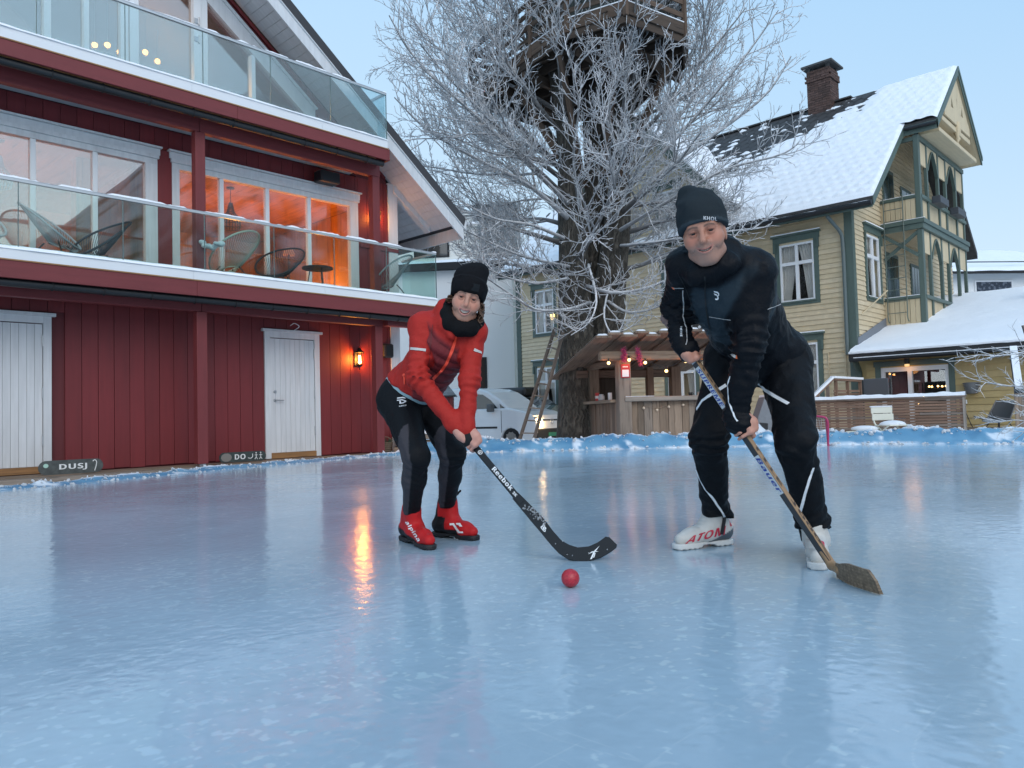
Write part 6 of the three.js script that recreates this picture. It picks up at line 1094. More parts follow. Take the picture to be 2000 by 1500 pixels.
// ---------------------------------------------------------------- outdoor bar of weathered planks (its own axes: +x along the front, -z to the back)
const HP = at(1213, 850, 16).setY(-0.12);
const hut = thing('outdoor_bar', 'rustic bar hut of weathered planks with snowy board roof and string lights', 'bar hut', [HP.x, HP.y, HP.z]);
hut.rotation.y = 56.5 * Math.PI / 180;
const L = { local: true };
const HW = 2.35, HD = 2.1;
const hutPt = (x, y, z) => V(x, y, z).applyAxisAngle(V(0, 1, 0), hut.rotation.y).add(hut.position);
{
  const r = rng(61), w = () => pick(weathered, r), y0 = 0;
  // posts
  part('post', rbx(-0.02, 0.26, y0, 2.06, -0.2, 0.02, 0.02), weathered[3], hut, L);
  part('post', rbx(HW - 0.2, HW, y0, 2.0, -0.2, 0.0, 0.02), weathered[1], hut, L);
  part('post', rbx(0.0, 0.24, y0, 1.82, -HD, -HD + 0.2, 0.02), weathered[2], hut, L);
  part('post', rbx(HW - 0.3, HW - 0.05, y0, 1.85, -HD, -HD + 0.2, 0.02), planked[0], hut, L);
  part('post', rbx(1.45, 1.62, y0, 1.85, -HD, -HD + 0.16, 0.02), planked[0], hut, L);
  // upright boards: front and left side
  for (let x = 0.262; x < HW - 0.2;) { const ww = 0.12 + r() * 0.09, e = Math.min(x + ww, HW - 0.2); part('plank', rbx(x, e - 0.006, y0 + r() * 0.03, 1.0, -0.14 + r() * 0.012, -0.105 + r() * 0.02, 0.006, 'y'), w(), hut, L); x = e; }
  for (let z = -0.21; z > -HD + 0.2;) { const ww = 0.10 + r() * 0.08, e = Math.max(z - ww, -HD + 0.2); part('plank', rbx(-0.0 + r() * 0.02, 0.03 + r() * 0.02, y0, 0.98, e + 0.012, z, 0.006, 'y'), pick(planked, r), hut, L); z = e; }
  // counters
  part('counter', rbx(0.1, HW + 0.02, 1.0, 1.1, -0.34, 0.05, 0.02, 'x'), mat([0.36, 0.34, 0.31], { roughness: 0.85, map: T.wood, bumpMap: T.wood, bumpScale: 0.004 }), hut, L);
  part('counter', rbx(-0.14, 0.28, 0.985, 1.055, -HD - 0.12, -0.205, 0.02, 'z'), weathered[1], hut, L);
  part('counter_snow', rbx(0.12, 0.75, 1.1, 1.112, -0.05, 0.045, 0.004), M.snow, hut, L);
  // beams
  part('beam', rbx(-0.45, HW + 0.25, 1.86, 2.05, -0.02, 0.13, 0.03, 'x', 2), weathered[0], hut, L);
  part('beam', rbx(-0.3, HW - 0.25, 1.6, 1.79, -HD - 0.02, -HD + 0.12, 0.04, 'x', 2), planked[1], hut, L);
  part('beam', rbx(-0.02, 0.12, 1.78, 1.92, -HD - 0.3, -0.1, 0.03, 'z', 2), planked[0], hut, L);
  // inner back wall, dark
  part('back_board', [rbx(-0.0, 0.45, y0, 1.75, -HD - 0.03, -HD - 0.005, 0.004), rbx(0.45, 1.0, y0, 1.75, -HD - 0.032, -HD - 0.004, 0.004)], mat([0.05, 0.04, 0.032], { roughness: 0.9, map: T.wood }), hut, L);
  part('back_board', rbx(1.0, HW, y0, 0.85, -HD - 0.033, -HD - 0.006, 0.004), planked[1], hut, L);
  // roof boards, laid from the high front to the low back, each with its snow
  const yF = 2.32, yB = 1.66, zF = 0.52, zB = -3.0;
  for (let x = -0.62, k = 0; x < HW + 0.35; k++) {
    const ww = 0.24 + r() * 0.08, j = r() * 0.10, up = (k % 2) * 0.05 + r() * 0.02 + 0.03 * x;
    const a = V(x + ww / 2, yF + up + 0.01, zF - j), b = V(x + ww / 2, yB + up, zB + r() * 0.2);
    part('roof_board', bar(a, b, ww + 0.05, 0.045), pick(planked, r), hut, L);
    const d = b.clone().sub(a).normalize(), n = V(0, 1, 0).addScaledVector(d, -d.y).normalize();
    part('board_snow', quadGrid(V(x - 0.03, 0, 0), V(x + ww + 0.03, 0, 0), V(x + ww + 0.03, 1, 0), V(x - 0.03, 1, 0), 8, 40, (p, u, v) => { const q = a.clone().lerp(b, v), e = sstep(0, 0.3, u) * sstep(1, 0.7, u) * sstep(0, 0.02, v) * sstep(1, 0.98, v); p.set(p.x, q.y + 0.024 + e * (0.045 + 0.03 * fbm(u * 3 + k * 7, v * 20, 1, 3)), q.z); }), M.snow, hut, L);
    x += ww;
  }
}
// string light: cable and each bulb
const stringLight = thing('string_light', 'string of warm round bulbs hung along the front beam of the bar hut', 'string light', [HP.x, HP.y + 1.8, HP.z]);
{
  const B = [[-0.28, 1.80, 0.16], [0.17, 1.86, 0.16], [0.52, 1.80, 0.17], [0.98, 1.62, 0.18], [1.43, 1.82, 0.17], [1.88, 1.80, 0.17], [2.32, 1.76, 0.17]].map(q => hutPt(...q));
  const cable = [];
  for (let i = 0; i < B.length; i++) { const top = B[i].clone().add(V(0, 0.085, 0)); cable.push(top); if (i + 1 < B.length) { const m = top.clone().lerp(B[i + 1].clone().add(V(0, 0.085, 0)), 0.5); m.y -= 0.04; cable.push(m); } }
  part('cable', tube(cable, 0.006, 5), M.black, stringLight);
  const sk = new THREE.CylinderGeometry(0.018, 0.02, 0.05, 10), bl = new THREE.SphereGeometry(0.034, 14, 10), glow = mat([1, 0.8, 0.45], { emissive: new THREE.Color(1, 0.62, 0.22), emissiveIntensity: 3 });
  for (const p of B) {
    const q = p.clone().sub(stringLight.position);
    const s = part('socket', sk.clone().translate(q.x, q.y + 0.055, q.z), M.black, stringLight, L);
    part('lamp_bulb', bl.clone().translate(q.x, q.y, q.z), glow, s, L);
    lampAt(p, 0xff8a30, 0.13, 0.034, stringLight);
  }
}
const string2 = thing('string_light', 'unlit string of small round bulbs across the upright front planks of the bar hut', 'string light', [HP.x, HP.y + 0.9, HP.z]);
{
  const B = [0.55, 0.85, 1.12, 1.45, 1.8].map((x, i) => hutPt(x, 0.86 - 0.05 * Math.sin(i * 1.7), -0.07));
  part('cable', tube(B.map(p => p.clone().add(V(0, 0.04, 0))), 0.005, 5), weathered[4], string2);
  for (const p of B) part('bulb', ball(p, 0.03, 12, 8), mat([0.62, 0.5, 0.38], { roughness: 0.3 }), string2);
}
// pink feather garlands on the corner post
for (const [x, lab] of [[0.05, 'pink tinsel garland over the red notice on the corner post of the bar'], [0.36, 'pink tinsel garland hanging just right of the corner post of the bar']]) {
  const g = thing('garland', lab, 'garland', hutPt(x, 1.8, 0.1).toArray(), { group: 'pink garlands on the bar' });
  const r = rng(90 + x * 100), spk = [], pts = [hutPt(x, 2.1, 0.15), hutPt(x + 0.02, 2.0, 0.17), hutPt(x + (x > 0.2 ? 0.03 : 0), 1.9, 0.17), hutPt(x + (x > 0.2 ? 0.09 : 0.02), x > 0.2 ? 1.74 : 1.84, 0.16)];
  const cv = new THREE.CatmullRomCurve3(pts);
  for (let i = 0; i < 260; i++) { const p = cv.getPoint(r()), d = V(r() - 0.5, (r() - 0.6), r() - 0.5).normalize().multiplyScalar(0.075); spk.push(cyl(p, p.clone().add(d), 0.004, 0.002, 3, false)); }
  part('cord', tube(pts, 0.006, 5), M.black, g);
  part('tinsel', spk, mat([0.5, 0.07, 0.2], { roughness: 0.6 }), g, { kind: 'stuff' });
}
// red notice (the square code on it is left out)
const notice = thing('notice', 'small red notice with a white square fixed to the corner post of the bar', 'notice', hutPt(0.13, 1.43, 0.03).toArray());
notice.rotation.y = hut.rotation.y;
part('notice_board', rbx(-0.10, 0.095, 0.07, 0.35, -0.004, 0.012, 0.003), mat([0.38, 0.03, 0.035], { roughness: 0.5 }), notice, L);
part('notice_square', bx(-0.075, 0.07, 0.09, 0.235, 0.0125, 0.015), mat([0.75, 0.76, 0.76], { roughness: 0.4 }), notice, L);
part('notice_lettering', [0, 1, 2, 3, 4, 5].map(i => bx(-0.06 + i * 0.02, -0.046 + i * 0.02, 0.285, 0.31, 0.0125, 0.014)), mat([0.8, 0.8, 0.8]), notice, L);
// things on the counters
{
  const put = (name, label, cat, p, fn) => { const g = thing(name, label, cat, hutPt(...p).toArray()); g.rotation.y = hut.rotation.y; fn(g); return g; };
  put('candle', 'thick white candle on the left counter of the bar', 'candle', [0.06, 1.055, -0.75], g => { part('wax', lathe([[0, 0], [0.045, 0], [0.045, 0.155], [0.038, 0.16], [0, 0.15]], V(), 14), M.whiteSmooth, g, L); part('wick', cyl(V(0, 0.15, 0), V(0, 0.175, 0), 0.003, 0.003, 5), M.black, g, L); });
  put('glass_jar', 'grey glass jar lantern next to the white candle on the bar', 'jar', [0.06, 1.055, -1.3], g => { part('jar_body', lathe([[0, 0], [0.07, 0], [0.075, 0.03], [0.07, 0.11], [0.05, 0.13]], V(), 14), mat([0.4, 0.43, 0.45], { roughness: 0.2 }), g, L); part('lid', cyl(V(0, 0.13, 0), V(0, 0.145, 0), 0.052, 0.052, 14), M.greyMetal, g, L); });
  put('carton', 'slim red carton at the back of the left bar counter', 'carton', [0.08, 1.055, -1.65], g => { part('carton_body', rbx(-0.04, 0.04, 0, 0.19, -0.03, 0.03, 0.004), mat([0.5, 0.05, 0.05]), g, L); part('label_strip', bx(-0.041, 0.041, 0.06, 0.12, -0.031, 0.031), M.whiteSmooth, g, L); });
  put('bowl', 'brown wooden bowl on the front counter of the bar', 'bowl', [2.12, 1.1, -0.2], g => part('bowl_shell', lathe([[0, 0], [0.06, 0], [0.13, 0.07], [0.122, 0.07], [0.055, 0.012], [0, 0.012]], V(), 18), mat([0.16, 0.075, 0.04], { roughness: 0.5, side: THREE.DoubleSide }), g, L));
  put('mug', 'small dark mug on the front counter of the bar', 'mug', [1.7, 1.1, -0.22], g => { part('mug_body', lathe([[0, 0], [0.04, 0], [0.042, 0.075], [0.036, 0.075], [0.034, 0.01], [0, 0.01]], V(), 14), M.darkMetal, g, L); part('handle', new THREE.TorusGeometry(0.022, 0.006, 6, 12).translate(0.05, 0.04, 0), M.darkMetal, g, L); });
  put('tin', 'pale square tin beside the bowl on the bar', 'tin', [1.92, 1.1, -0.2], g => { part('tin_body', rbx(-0.05, 0.05, 0, 0.07, -0.04, 0.04, 0.006), M.offWhite, g, L); part('lid', rbx(-0.053, 0.053, 0.07, 0.085, -0.043, 0.043, 0.005), M.greyMetal, g, L); });
  const col = [[0.6, 0.08, 0.06], [0.7, 0.3, 0.05], [0.1, 0.4, 0.35], [0.55, 0.12, 0.3]];
  put('paper_lantern', 'striped red and teal hanging ornament under the bar roof', 'ornament', [2.05, 1.4, 0.05], g => { part('cord', cyl(V(0, 0.28, 0), V(0, 0.5, 0), 0.003, 0.003, 5), M.black, g, L); col.forEach((c, i) => part('band', cyl(V(0, 0.28 - i * 0.085, 0), V(0, 0.2 - i * 0.085, 0), 0.055, 0.05, 12), mat(c), g, L)); });
}
// ---------------------------------------------------------------- people: distance fields meshed by surface nets
const { FontLoader } = await import('three/addons/loaders/FontLoader.js');
const fontBold = await new FontLoader().loadAsync('fonts/droid/droid_sans_bold.typeface.json');
const SDF = {
  cap: (a, b, ra, rb = ra) => { const d = b.clone().sub(a), dd = d.lengthSq() || 1e-9; return p => { const x = p.x - a.x, y = p.y - a.y, z = p.z - a.z, t = clamp((x * d.x + y * d.y + z * d.z) / dd, 0, 1), u = x - d.x * t, v = y - d.y * t, w = z - d.z * t; return Math.sqrt(u * u + v * v + w * w) - (ra + (rb - ra) * t); }; },
  ball: (c, r) => p => Math.hypot(p.x - c.x, p.y - c.y, p.z - c.z) - r,
  // ellipsoid along axes X, Y, Z (unit vectors)
  ell: (c, r, X = V(1, 0, 0), Y = V(0, 1, 0), Z = V(0, 0, 1)) => p => { const x = p.x - c.x, y = p.y - c.y, z = p.z - c.z, a = (x * X.x + y * X.y + z * X.z), b = (x * Y.x + y * Y.y + z * Y.z), d = (x * Z.x + y * Z.y + z * Z.z), k0 = Math.hypot(a / r[0], b / r[1], d / r[2]), k1 = Math.hypot(a / r[0] / r[0], b / r[1] / r[1], d / r[2] / r[2]); return k1 < 1e-9 ? -Math.min(...r) : k0 * (k0 - 1) / k1; },
  smin: (a, b, k) => { const h = Math.max(k - Math.abs(a - b), 0) / k; return Math.min(a, b) - h * h * k * 0.25; },
  smax: (a, b, k) => -SDF.smin(-a, -b, k),
  join: (list, k) => p => { let d = 1e9; for (const f of list) { const v = f(p); d = v > d + k ? d : SDF.smin(d, v, k); } return d; },
};
function surfaceNets(fn, lo, hi, c) {
  const nx = Math.ceil((hi.x - lo.x) / c) + 1, ny = Math.ceil((hi.y - lo.y) / c) + 1, nz = Math.ceil((hi.z - lo.z) / c) + 1, g = new Float32Array(nx * ny * nz), p = V(), S = 4;
  for (let k = 0; k < nz; k += S) for (let j = 0; j < ny; j += S) for (let i = 0; i < nx; i += S) {
    p.set(lo.x + (i + 1.5) * c, lo.y + (j + 1.5) * c, lo.z + (k + 1.5) * c); const v = fn(p), far = Math.abs(v) > c * 5.2;
    for (let kk = k; kk < Math.min(nz, k + S); kk++) for (let jj = j; jj < Math.min(ny, j + S); jj++) for (let ii = i; ii < Math.min(nx, i + S); ii++) g[(kk * ny + jj) * nx + ii] = far ? v : fn(p.set(lo.x + ii * c, lo.y + jj * c, lo.z + kk * c));
  }
  const id = new Int32Array(nx * ny * nz).fill(-1), pos = [], idx = [], E = [[0, 1], [0, 2], [0, 4], [1, 3], [1, 5], [2, 3], [2, 6], [3, 7], [4, 5], [4, 6], [5, 7], [6, 7]];
  const at_ = (i, j, k) => (k * ny + j) * nx + i, cv = new Float32Array(8);
  for (let k = 0; k < nz - 1; k++) for (let j = 0; j < ny - 1; j++) for (let i = 0; i < nx - 1; i++) {
    let m = 0; for (let q = 0; q < 8; q++) { cv[q] = g[at_(i + (q & 1), j + (q >> 1 & 1), k + (q >> 2))]; if (cv[q] < 0) m |= 1 << q; }
    if (m === 0 || m === 255) continue;
    let x = 0, y = 0, z = 0, n = 0;
    for (const [a, b] of E) if ((cv[a] < 0) !== (cv[b] < 0)) { const t = cv[a] / (cv[a] - cv[b]); x += lerp(a & 1, b & 1, t); y += lerp(a >> 1 & 1, b >> 1 & 1, t); z += lerp(a >> 2, b >> 2, t); n++; }
    id[at_(i, j, k)] = pos.length / 3; pos.push(lo.x + (i + x / n) * c, lo.y + (j + y / n) * c, lo.z + (k + z / n) * c);
  }
  const quad = (a, b, c2, d, f) => { if (a < 0 || b < 0 || c2 < 0 || d < 0) return; f ? idx.push(a, b, c2, a, c2, d) : idx.push(a, c2, b, a, d, c2); };
  for (let k = 1; k < nz - 1; k++) for (let j = 1; j < ny - 1; j++) for (let i = 1; i < nx - 1; i++) {
    const v = g[at_(i, j, k)] < 0;
    if (v !== (g[at_(i + 1, j, k)] < 0)) quad(id[at_(i, j - 1, k - 1)], id[at_(i, j, k - 1)], id[at_(i, j, k)], id[at_(i, j - 1, k)], v);
    if (v !== (g[at_(i, j + 1, k)] < 0)) quad(id[at_(i - 1, j, k - 1)], id[at_(i - 1, j, k)], id[at_(i, j, k)], id[at_(i, j, k - 1)], v);
    if (v !== (g[at_(i, j, k + 1)] < 0)) quad(id[at_(i - 1, j - 1, k)], id[at_(i, j - 1, k)], id[at_(i, j, k)], id[at_(i - 1, j, k)], v);
  }
  const geo = new THREE.BufferGeometry(); geo.setAttribute('position', new THREE.Float32BufferAttribute(pos, 3)); geo.setIndex(idx);
  geo.computeVertexNormals(); return geo;
}
function paint(geo, fn) { const P = geo.attributes.position, N = geo.attributes.normal, c = new Float32Array(P.count * 3), p = V(), n = V(); for (let i = 0; i < P.count; i++) { p.fromBufferAttribute(P, i); n.fromBufferAttribute(N, i); const k = fn(p, n); c[3 * i] = k[0]; c[3 * i + 1] = k[1]; c[3 * i + 2] = k[2]; } geo.setAttribute('color', new THREE.BufferAttribute(c, 3)); return geo; }
function triUV(geo) { const P = geo.attributes.position, N = geo.attributes.normal, u = new Float32Array(P.count * 2); for (let i = 0; i < P.count; i++) { const ax = Math.abs(N.getX(i)), ay = Math.abs(N.getY(i)), az = Math.abs(N.getZ(i)); const x = P.getX(i), y = P.getY(i), z = P.getZ(i); u[2 * i] = x * 0.725 - z * 0.688; u[2 * i + 1] = y; } geo.setAttribute('uv', new THREE.BufferAttribute(u, 2)); return geo; }
// where the line of sight through a photograph pixel meets a distance field
function hit(fn, x, y, d0 = 2.3) { const d = rayAt(x, y), L = d.length(); d.normalize(); const p = camera.position.clone().addScaledVector(d, d0 * L); for (let i = 0; i < 90; i++) { const v = fn(p); if (v < 0.0006) return p; p.addScaledVector(d, v * 0.8); if (p.distanceTo(camera.position) > 6) break; } return null; }
function gradient(fn, p, e = 0.004) { const q = p.clone(), r = V(); for (const a of ['x', 'y', 'z']) { q.copy(p); q[a] += e; const u = fn(q); q[a] -= 2 * e; r[a] = u - fn(q); } return r.normalize(); }
// a ribbon lying on a garment, along photograph pixels, width in metres
function ribbon(fn, pts, w, lift = 0.0035) {
  const fine = []; for (let i = 0; i + 1 < pts.length; i++) { const n = Math.max(2, Math.ceil(Math.hypot(pts[i + 1][0] - pts[i][0], pts[i + 1][1] - pts[i][1]) / 4)); for (let k = 0; k < n; k++) fine.push([lerp(pts[i][0], pts[i + 1][0], k / n), lerp(pts[i][1], pts[i + 1][1], k / n)]); } fine.push(pts[pts.length - 1]);
  const P = fine.map(q => hit(fn, q[0], q[1])).filter(Boolean); if (P.length < 2) return null;
  const pos = [], idx = [];
  P.forEach((p, i) => { const t = P[Math.min(P.length - 1, i + 1)].clone().sub(P[Math.max(0, i - 1)]).normalize(), n = gradient(fn, p), s = V().crossVectors(n, t).normalize(); for (const k of [-1, 1]) { const q = p.clone().addScaledVector(s, k * w / 2); q.addScaledVector(gradient(fn, q), -fn(q) + lift); pos.push(q.x, q.y, q.z); } if (i) { const a = (i - 1) * 2; idx.push(a, a + 1, a + 2, a + 1, a + 3, a + 2); } });
  const g = new THREE.BufferGeometry(); g.setAttribute('position', new THREE.Float32BufferAttribute(pos, 3)); g.setIndex(idx); g.computeVertexNormals(); return g;
}
// flat shapes laid on a surface: shape coordinates 0..1 across (u) and up (v) of a quad of photograph pixels [bl, br, tr, tl]
function lay(fn, shapes, quad, lift = 0.003, d0) {
  const out = [];
  for (const s of shapes) {
    let g = new THREE.ShapeGeometry(s, 6); g = g.toNonIndexed();
    const P = g.attributes.position; let ok = true; const arr = [];
    const put = (u, v) => { const x = lerp(lerp(quad[0][0], quad[1][0], u), lerp(quad[3][0], quad[2][0], u), v), y = lerp(lerp(quad[0][1], quad[1][1], u), lerp(quad[3][1], quad[2][1], u), v); const p = hit(fn, x, y, d0); if (!p) { ok = false; return V(); } return p.addScaledVector(gradient(fn, p), lift); };
    for (let i = 0; i < P.count; i += 3) {  // split each triangle once so that it follows the curve
      const a = [0, 1, 2].map(k => [P.getX(i + k), P.getY(i + k)]), m = [0, 1, 2].map(k => [(a[k][0] + a[(k + 1) % 3][0]) / 2, (a[k][1] + a[(k + 1) % 3][1]) / 2]);
      const A = a.map(q => put(q[0], q[1])), Mi = m.map(q => put(q[0], q[1]));
      for (const t of [[A[0], Mi[0], Mi[2]], [Mi[0], A[1], Mi[1]], [Mi[2], Mi[1], A[2]], [Mi[0], Mi[1], Mi[2]]]) for (const q of t) arr.push(q.x, q.y, q.z);
    }
    if (!ok) continue;
    const h = new THREE.BufferGeometry(); h.setAttribute('position', new THREE.Float32BufferAttribute(arr, 3)); h.computeVertexNormals(); out.push(h);
  }
  return out.length ? out : null;
}
function textShapes(str, italic = 0) {            // fitted to 0..1 x 0..1
  const sh = fontBold.generateShapes(str, 1); let x0 = 1e9, x1 = -1e9, y0 = 1e9, y1 = -1e9;
  const each = f => { for (const s of sh) { for (const c of [s, ...s.holes]) { const pts = c.getPoints(4); f(s, c, pts); } } };
  each((s, c, pts) => pts.forEach(p => { x0 = Math.min(x0, p.x + italic * p.y); x1 = Math.max(x1, p.x + italic * p.y); y0 = Math.min(y0, p.y); y1 = Math.max(y1, p.y); }));
  const map = p => new THREE.Vector2((p.x + italic * p.y - x0) / (x1 - x0), (p.y - y0) / (y1 - y0));
  return sh.map(s => { const q = new THREE.Shape(s.getPoints(4).map(map)); q.holes = s.holes.map(h => new THREE.Path(h.getPoints(4).map(map))); return q; });
}
const poly2 = pts => new THREE.Shape(pts.map(p => new THREE.Vector2(p[0], p[1])));
// creases: ridged noise that only bites near the surface
const crease = (f, amp, fr, seed = 0, sy = 1) => p => { const d = f(p); if (d > 0.035 || d < -0.03) return d; const n = Math.abs(fbm(p.x * fr + seed, p.y * fr * sy, p.z * fr, 3) - 0.5) * 2; return d + amp * (n - 0.28); };
const folds = (p, a, b, c0, w, amp, fr) => { const ax = b.clone().sub(a), t = p.clone().sub(a).dot(ax) / ax.lengthSq(); if (t < -0.2 || t > 1.2) return 0; const q = a.clone().addScaledVector(ax, t); if (p.distanceTo(q) > 0.12) return 0; return amp * Math.exp(-(((t - c0) / w) ** 2)) * Math.sin(t * fr + 9 * fbm(p.x * 9, p.y * 9, p.z * 9, 2)); };
function boxOf(pts, pad) { const b = new THREE.Box3().setFromPoints(pts); b.expandByScalar(pad); return b; }
const cloth = (o = {}) => mat([1, 1, 1], { vertexColors: true, roughness: 0.8, ior: 1.5, specularIntensity: 0.3, bumpMap: T.cloth, bumpScale: 0.004, ...o });

// ---- head in its own axes: +x to the viewer's right, +y up, +z out of the face; origin between the eyes, inside
function headField(o) {
  const B = SDF, list = [
    B.ell(V(0, 0.030, -0.012), [0.076, 0.102, 0.098]),
    B.ell(V(0, -0.045, 0.022), [o.jaw, 0.074, 0.066]),
    B.ball(V(0, -0.096, 0.060), o.chin),
    B.ball(V(-0.044, -0.026, 0.050), 0.030), B.ball(V(0.044, -0.026, 0.050), 0.030),
    B.ball(V(-0.036, -0.046, 0.066), 0.019), B.ball(V(0.036, -0.046, 0.066), 0.019),
    B.cap(V(-0.036, 0.021, 0.073), V(0.036, 0.021, 0.073), 0.014),
    B.cap(V(-0.05, -0.075, 0.02), V(-0.02, -0.1, 0.052), 0.02), B.cap(V(0.05, -0.075, 0.02), V(0.02, -0.1, 0.052), 0.02),
    B.cap(V(0, -0.068, 0.07), V(0, -0.055, 0.078), 0.022)];
  const soft = B.join(list, 0.024);
  const nose = B.join([B.cap(V(0, 0.014, 0.083), V(0, -0.034, o.nose), 0.0075, 0.0125), B.ball(V(-o.ala, -0.039, 0.093), 0.0092), B.ball(V(o.ala, -0.039, 0.093), 0.0092)], 0.008);
  // lids wrapped round each eyeball, open a few degrees
  const EC = [V(-0.0325, -0.001, 0.0712), V(0.0325, -0.001, 0.0712)], onEye = (c, az, el, r) => V(c.x + r * Math.sin(az) * Math.cos(el), c.y + r * Math.sin(el), c.z + r * Math.cos(az) * Math.cos(el));
  const lidParts = []; for (const c of EC) { const s = Math.sign(c.x); for (let k = 0; k < 4; k++) { const a0 = -0.95 + 0.475 * k, a1 = a0 + 0.475, up = a => o.lid * (1 - 0.9 * a * a) - 0.04 * a * s, dn = a => -o.lid * 1.05 * (1 - 0.9 * a * a) - 0.04 * a * s; lidParts.push(B.cap(onEye(c, a0, up(a0) + 0.20, 0.0136), onEye(c, a1, up(a1) + 0.20, 0.0136), 0.0031), B.cap(onEye(c, a0, up(a0) + 0.62, 0.0136), onEye(c, a1, up(a1) + 0.62, 0.0136), 0.0042), B.cap(onEye(c, a0, dn(a0) - 0.20, 0.0134), onEye(c, a1, dn(a1) - 0.20, 0.0134), 0.0029), B.cap(onEye(c, a0, dn(a0) - 0.58, 0.0132), onEye(c, a1, dn(a1) - 0.58, 0.0132), 0.004)); } }
  const lids = B.join(lidParts, 0.004);
  const ears = B.join([B.ell(V(-0.073, -0.014, -0.012), [0.008, 0.030, 0.018]), B.ell(V(0.073, -0.014, -0.012), [0.008, 0.030, 0.018])], 0.01);
  const mz = 0.0905, my = x => -0.069 + o.smile * x * x;
  const lipU = [], lipL = [], open = [], oc = [];
  for (let k = -5; k <= 5; k++) { const x = k / 5 * o.mouth, e = 1 - Math.pow(Math.abs(k) / 5, 2); const z = mz - 9 * x * x; lipU.push(B.ball(V(x, my(x) + o.gap * e + 0.003, z), 0.0038 + 0.0018 * e)); lipL.push(B.ball(V(x, my(x) - o.gap * e - 0.004, z), 0.0042 + 0.0026 * e)); oc.push([V(x, my(x), z), 0.0004 + o.gap * e * 0.95]); }
  for (let i = 1; i < oc.length - 2; i++) for (const zz of [0.004, -0.002, -0.008]) { const s = V(0, 0, zz); open.push(B.cap(oc[i][0].clone().add(s), oc[i + 1][0].clone().add(s), oc[i][1], oc[i + 1][1])); }
  const U = B.join(lipU, 0.006), Lo = B.join(lipL, 0.006), O = B.join(open, 0.004);
  const eyeC = [V(-0.0325, -0.001, 0.0905), V(0.0325, -0.001, 0.0905)];
  const f = p => {
    let d = soft(p);
    for (const e of eyeC) d = B.smax(d, -(Math.hypot((p.x - e.x) * 0.82, (p.y - e.y) * 1.15, p.z - e.z) - 0.0150), 0.014);
    d = B.smin(d, nose(p), 0.012); d = B.smin(d, lids(p), 0.006); d = B.smin(d, ears(p), 0.008);
    d = B.smin(d, Math.min(U(p), Lo(p)), 0.005);
    for (const s of [-1, 1]) { const q = B.cap(V(s * 0.020, -0.040, 0.092), V(s * (o.mouth + 0.011), -0.068, 0.076), 0)(p); d += 0.0026 * o.fold * Math.exp(-q * q / 0.000018); if (o.crease) { const w = B.cap(V(s * 0.043, -0.034, 0.078), V(s * 0.047, -0.074, 0.058), 0)(p); d += o.crease * Math.exp(-w * w / 0.00002); const c = B.cap(V(s * 0.052, 0.004, 0.068), V(s * 0.064, 0.012, 0.055), 0)(p); d += 0.0012 * Math.exp(-c * c / 0.000008); } }
    d = B.smax(d, -O(p), 0.003);
    return d;
  };
  f.my = my; f.mz = mz; return f;
}
function makeHead(fr, o) {       // fr: Matrix4 from head axes to the world
  const f = headField(o), inv = fr.clone().invert(), q = V();
  const g = surfaceNets(f, V(-0.1, -0.13, -0.12), V(0.1, 0.145, 0.135), 0.0025);
  const sk = o.skin;
  paint(g, p => {
    let c = [...sk]; const mix = (t, k) => { for (let i = 0; i < 3; i++) c[i] = lerp(c[i], t[i], k); };
    mix([sk[0] * 1.02, sk[1] * 0.68, sk[2] * 0.62], o.blush * sstep(0.034, 0.008, Math.hypot(Math.abs(p.x) - 0.042, p.y + 0.03)) + o.blush * 0.9 * sstep(0.02, 0.006, Math.hypot(p.x, p.y + 0.036, p.z - 0.11)));
    if (o.stubble) mix([0.27, 0.20, 0.165], o.stubble * sstep(-0.03, -0.06, p.y - 0.25 * Math.max(0, 0.05 - Math.abs(p.x)) + (p.z < 0.05 ? 0.012 : 0)) * sstep(0.115, 0.105, p.z + 0.0) * (0.6 + 0.8 * vn(p.x * 500, p.y * 500, p.z * 500)));
    const dm = Math.abs(p.y + 0.0008 - f.my(p.x)), le = Math.sqrt(Math.max(0, 1 - (p.x / (o.mouth + 0.002)) ** 2)); if (le > 0 && p.z > 0.06) mix(o.lip, sstep((o.gap + 0.0078) * le + 0.0008, (o.gap + 0.0055) * le, dm));
    if (p.z > 0.05) { const ex = Math.abs(p.x) - 0.0325; mix([0.02, 0.013, 0.01], o.lash * sstep(0.0024, 0.0010, Math.abs(p.y - 0.0032 + 12 * ex * ex)) * sstep(0.015, 0.011, Math.abs(ex))); }
    const by = 0.0190 + 0.004 * Math.cos((Math.abs(p.x) - 0.03) * 90); if (p.z > 0.03) mix(o.brow, 0.8 * sstep(0.0055, 0.002, Math.abs(p.y - by)) * sstep(0.008, 0.014, Math.abs(p.x)) * sstep(0.056, 0.046, Math.abs(p.x)));
    mix([sk[0] * 0.62, sk[1] * 0.5, sk[2] * 0.48], o.socket * sstep(0.019, 0.006, Math.hypot((Math.abs(p.x) - 0.0325) * 0.75, p.y - 0.002)) * (p.z > 0.05 ? 1 : 0));
    const dmI = Math.hypot(p.x / (o.mouth * 0.9), (p.y - f.my(p.x)) / (o.gap + 0.001)); if (p.z > 0.05 && dmI < 1) mix([0.10, 0.02, 0.02], 1 - dmI * dmI);
    return c;
  });
  g.applyMatrix4(fr); return { geo: g, field: p => f(q.copy(p).applyMatrix4(inv)), local: f };
}
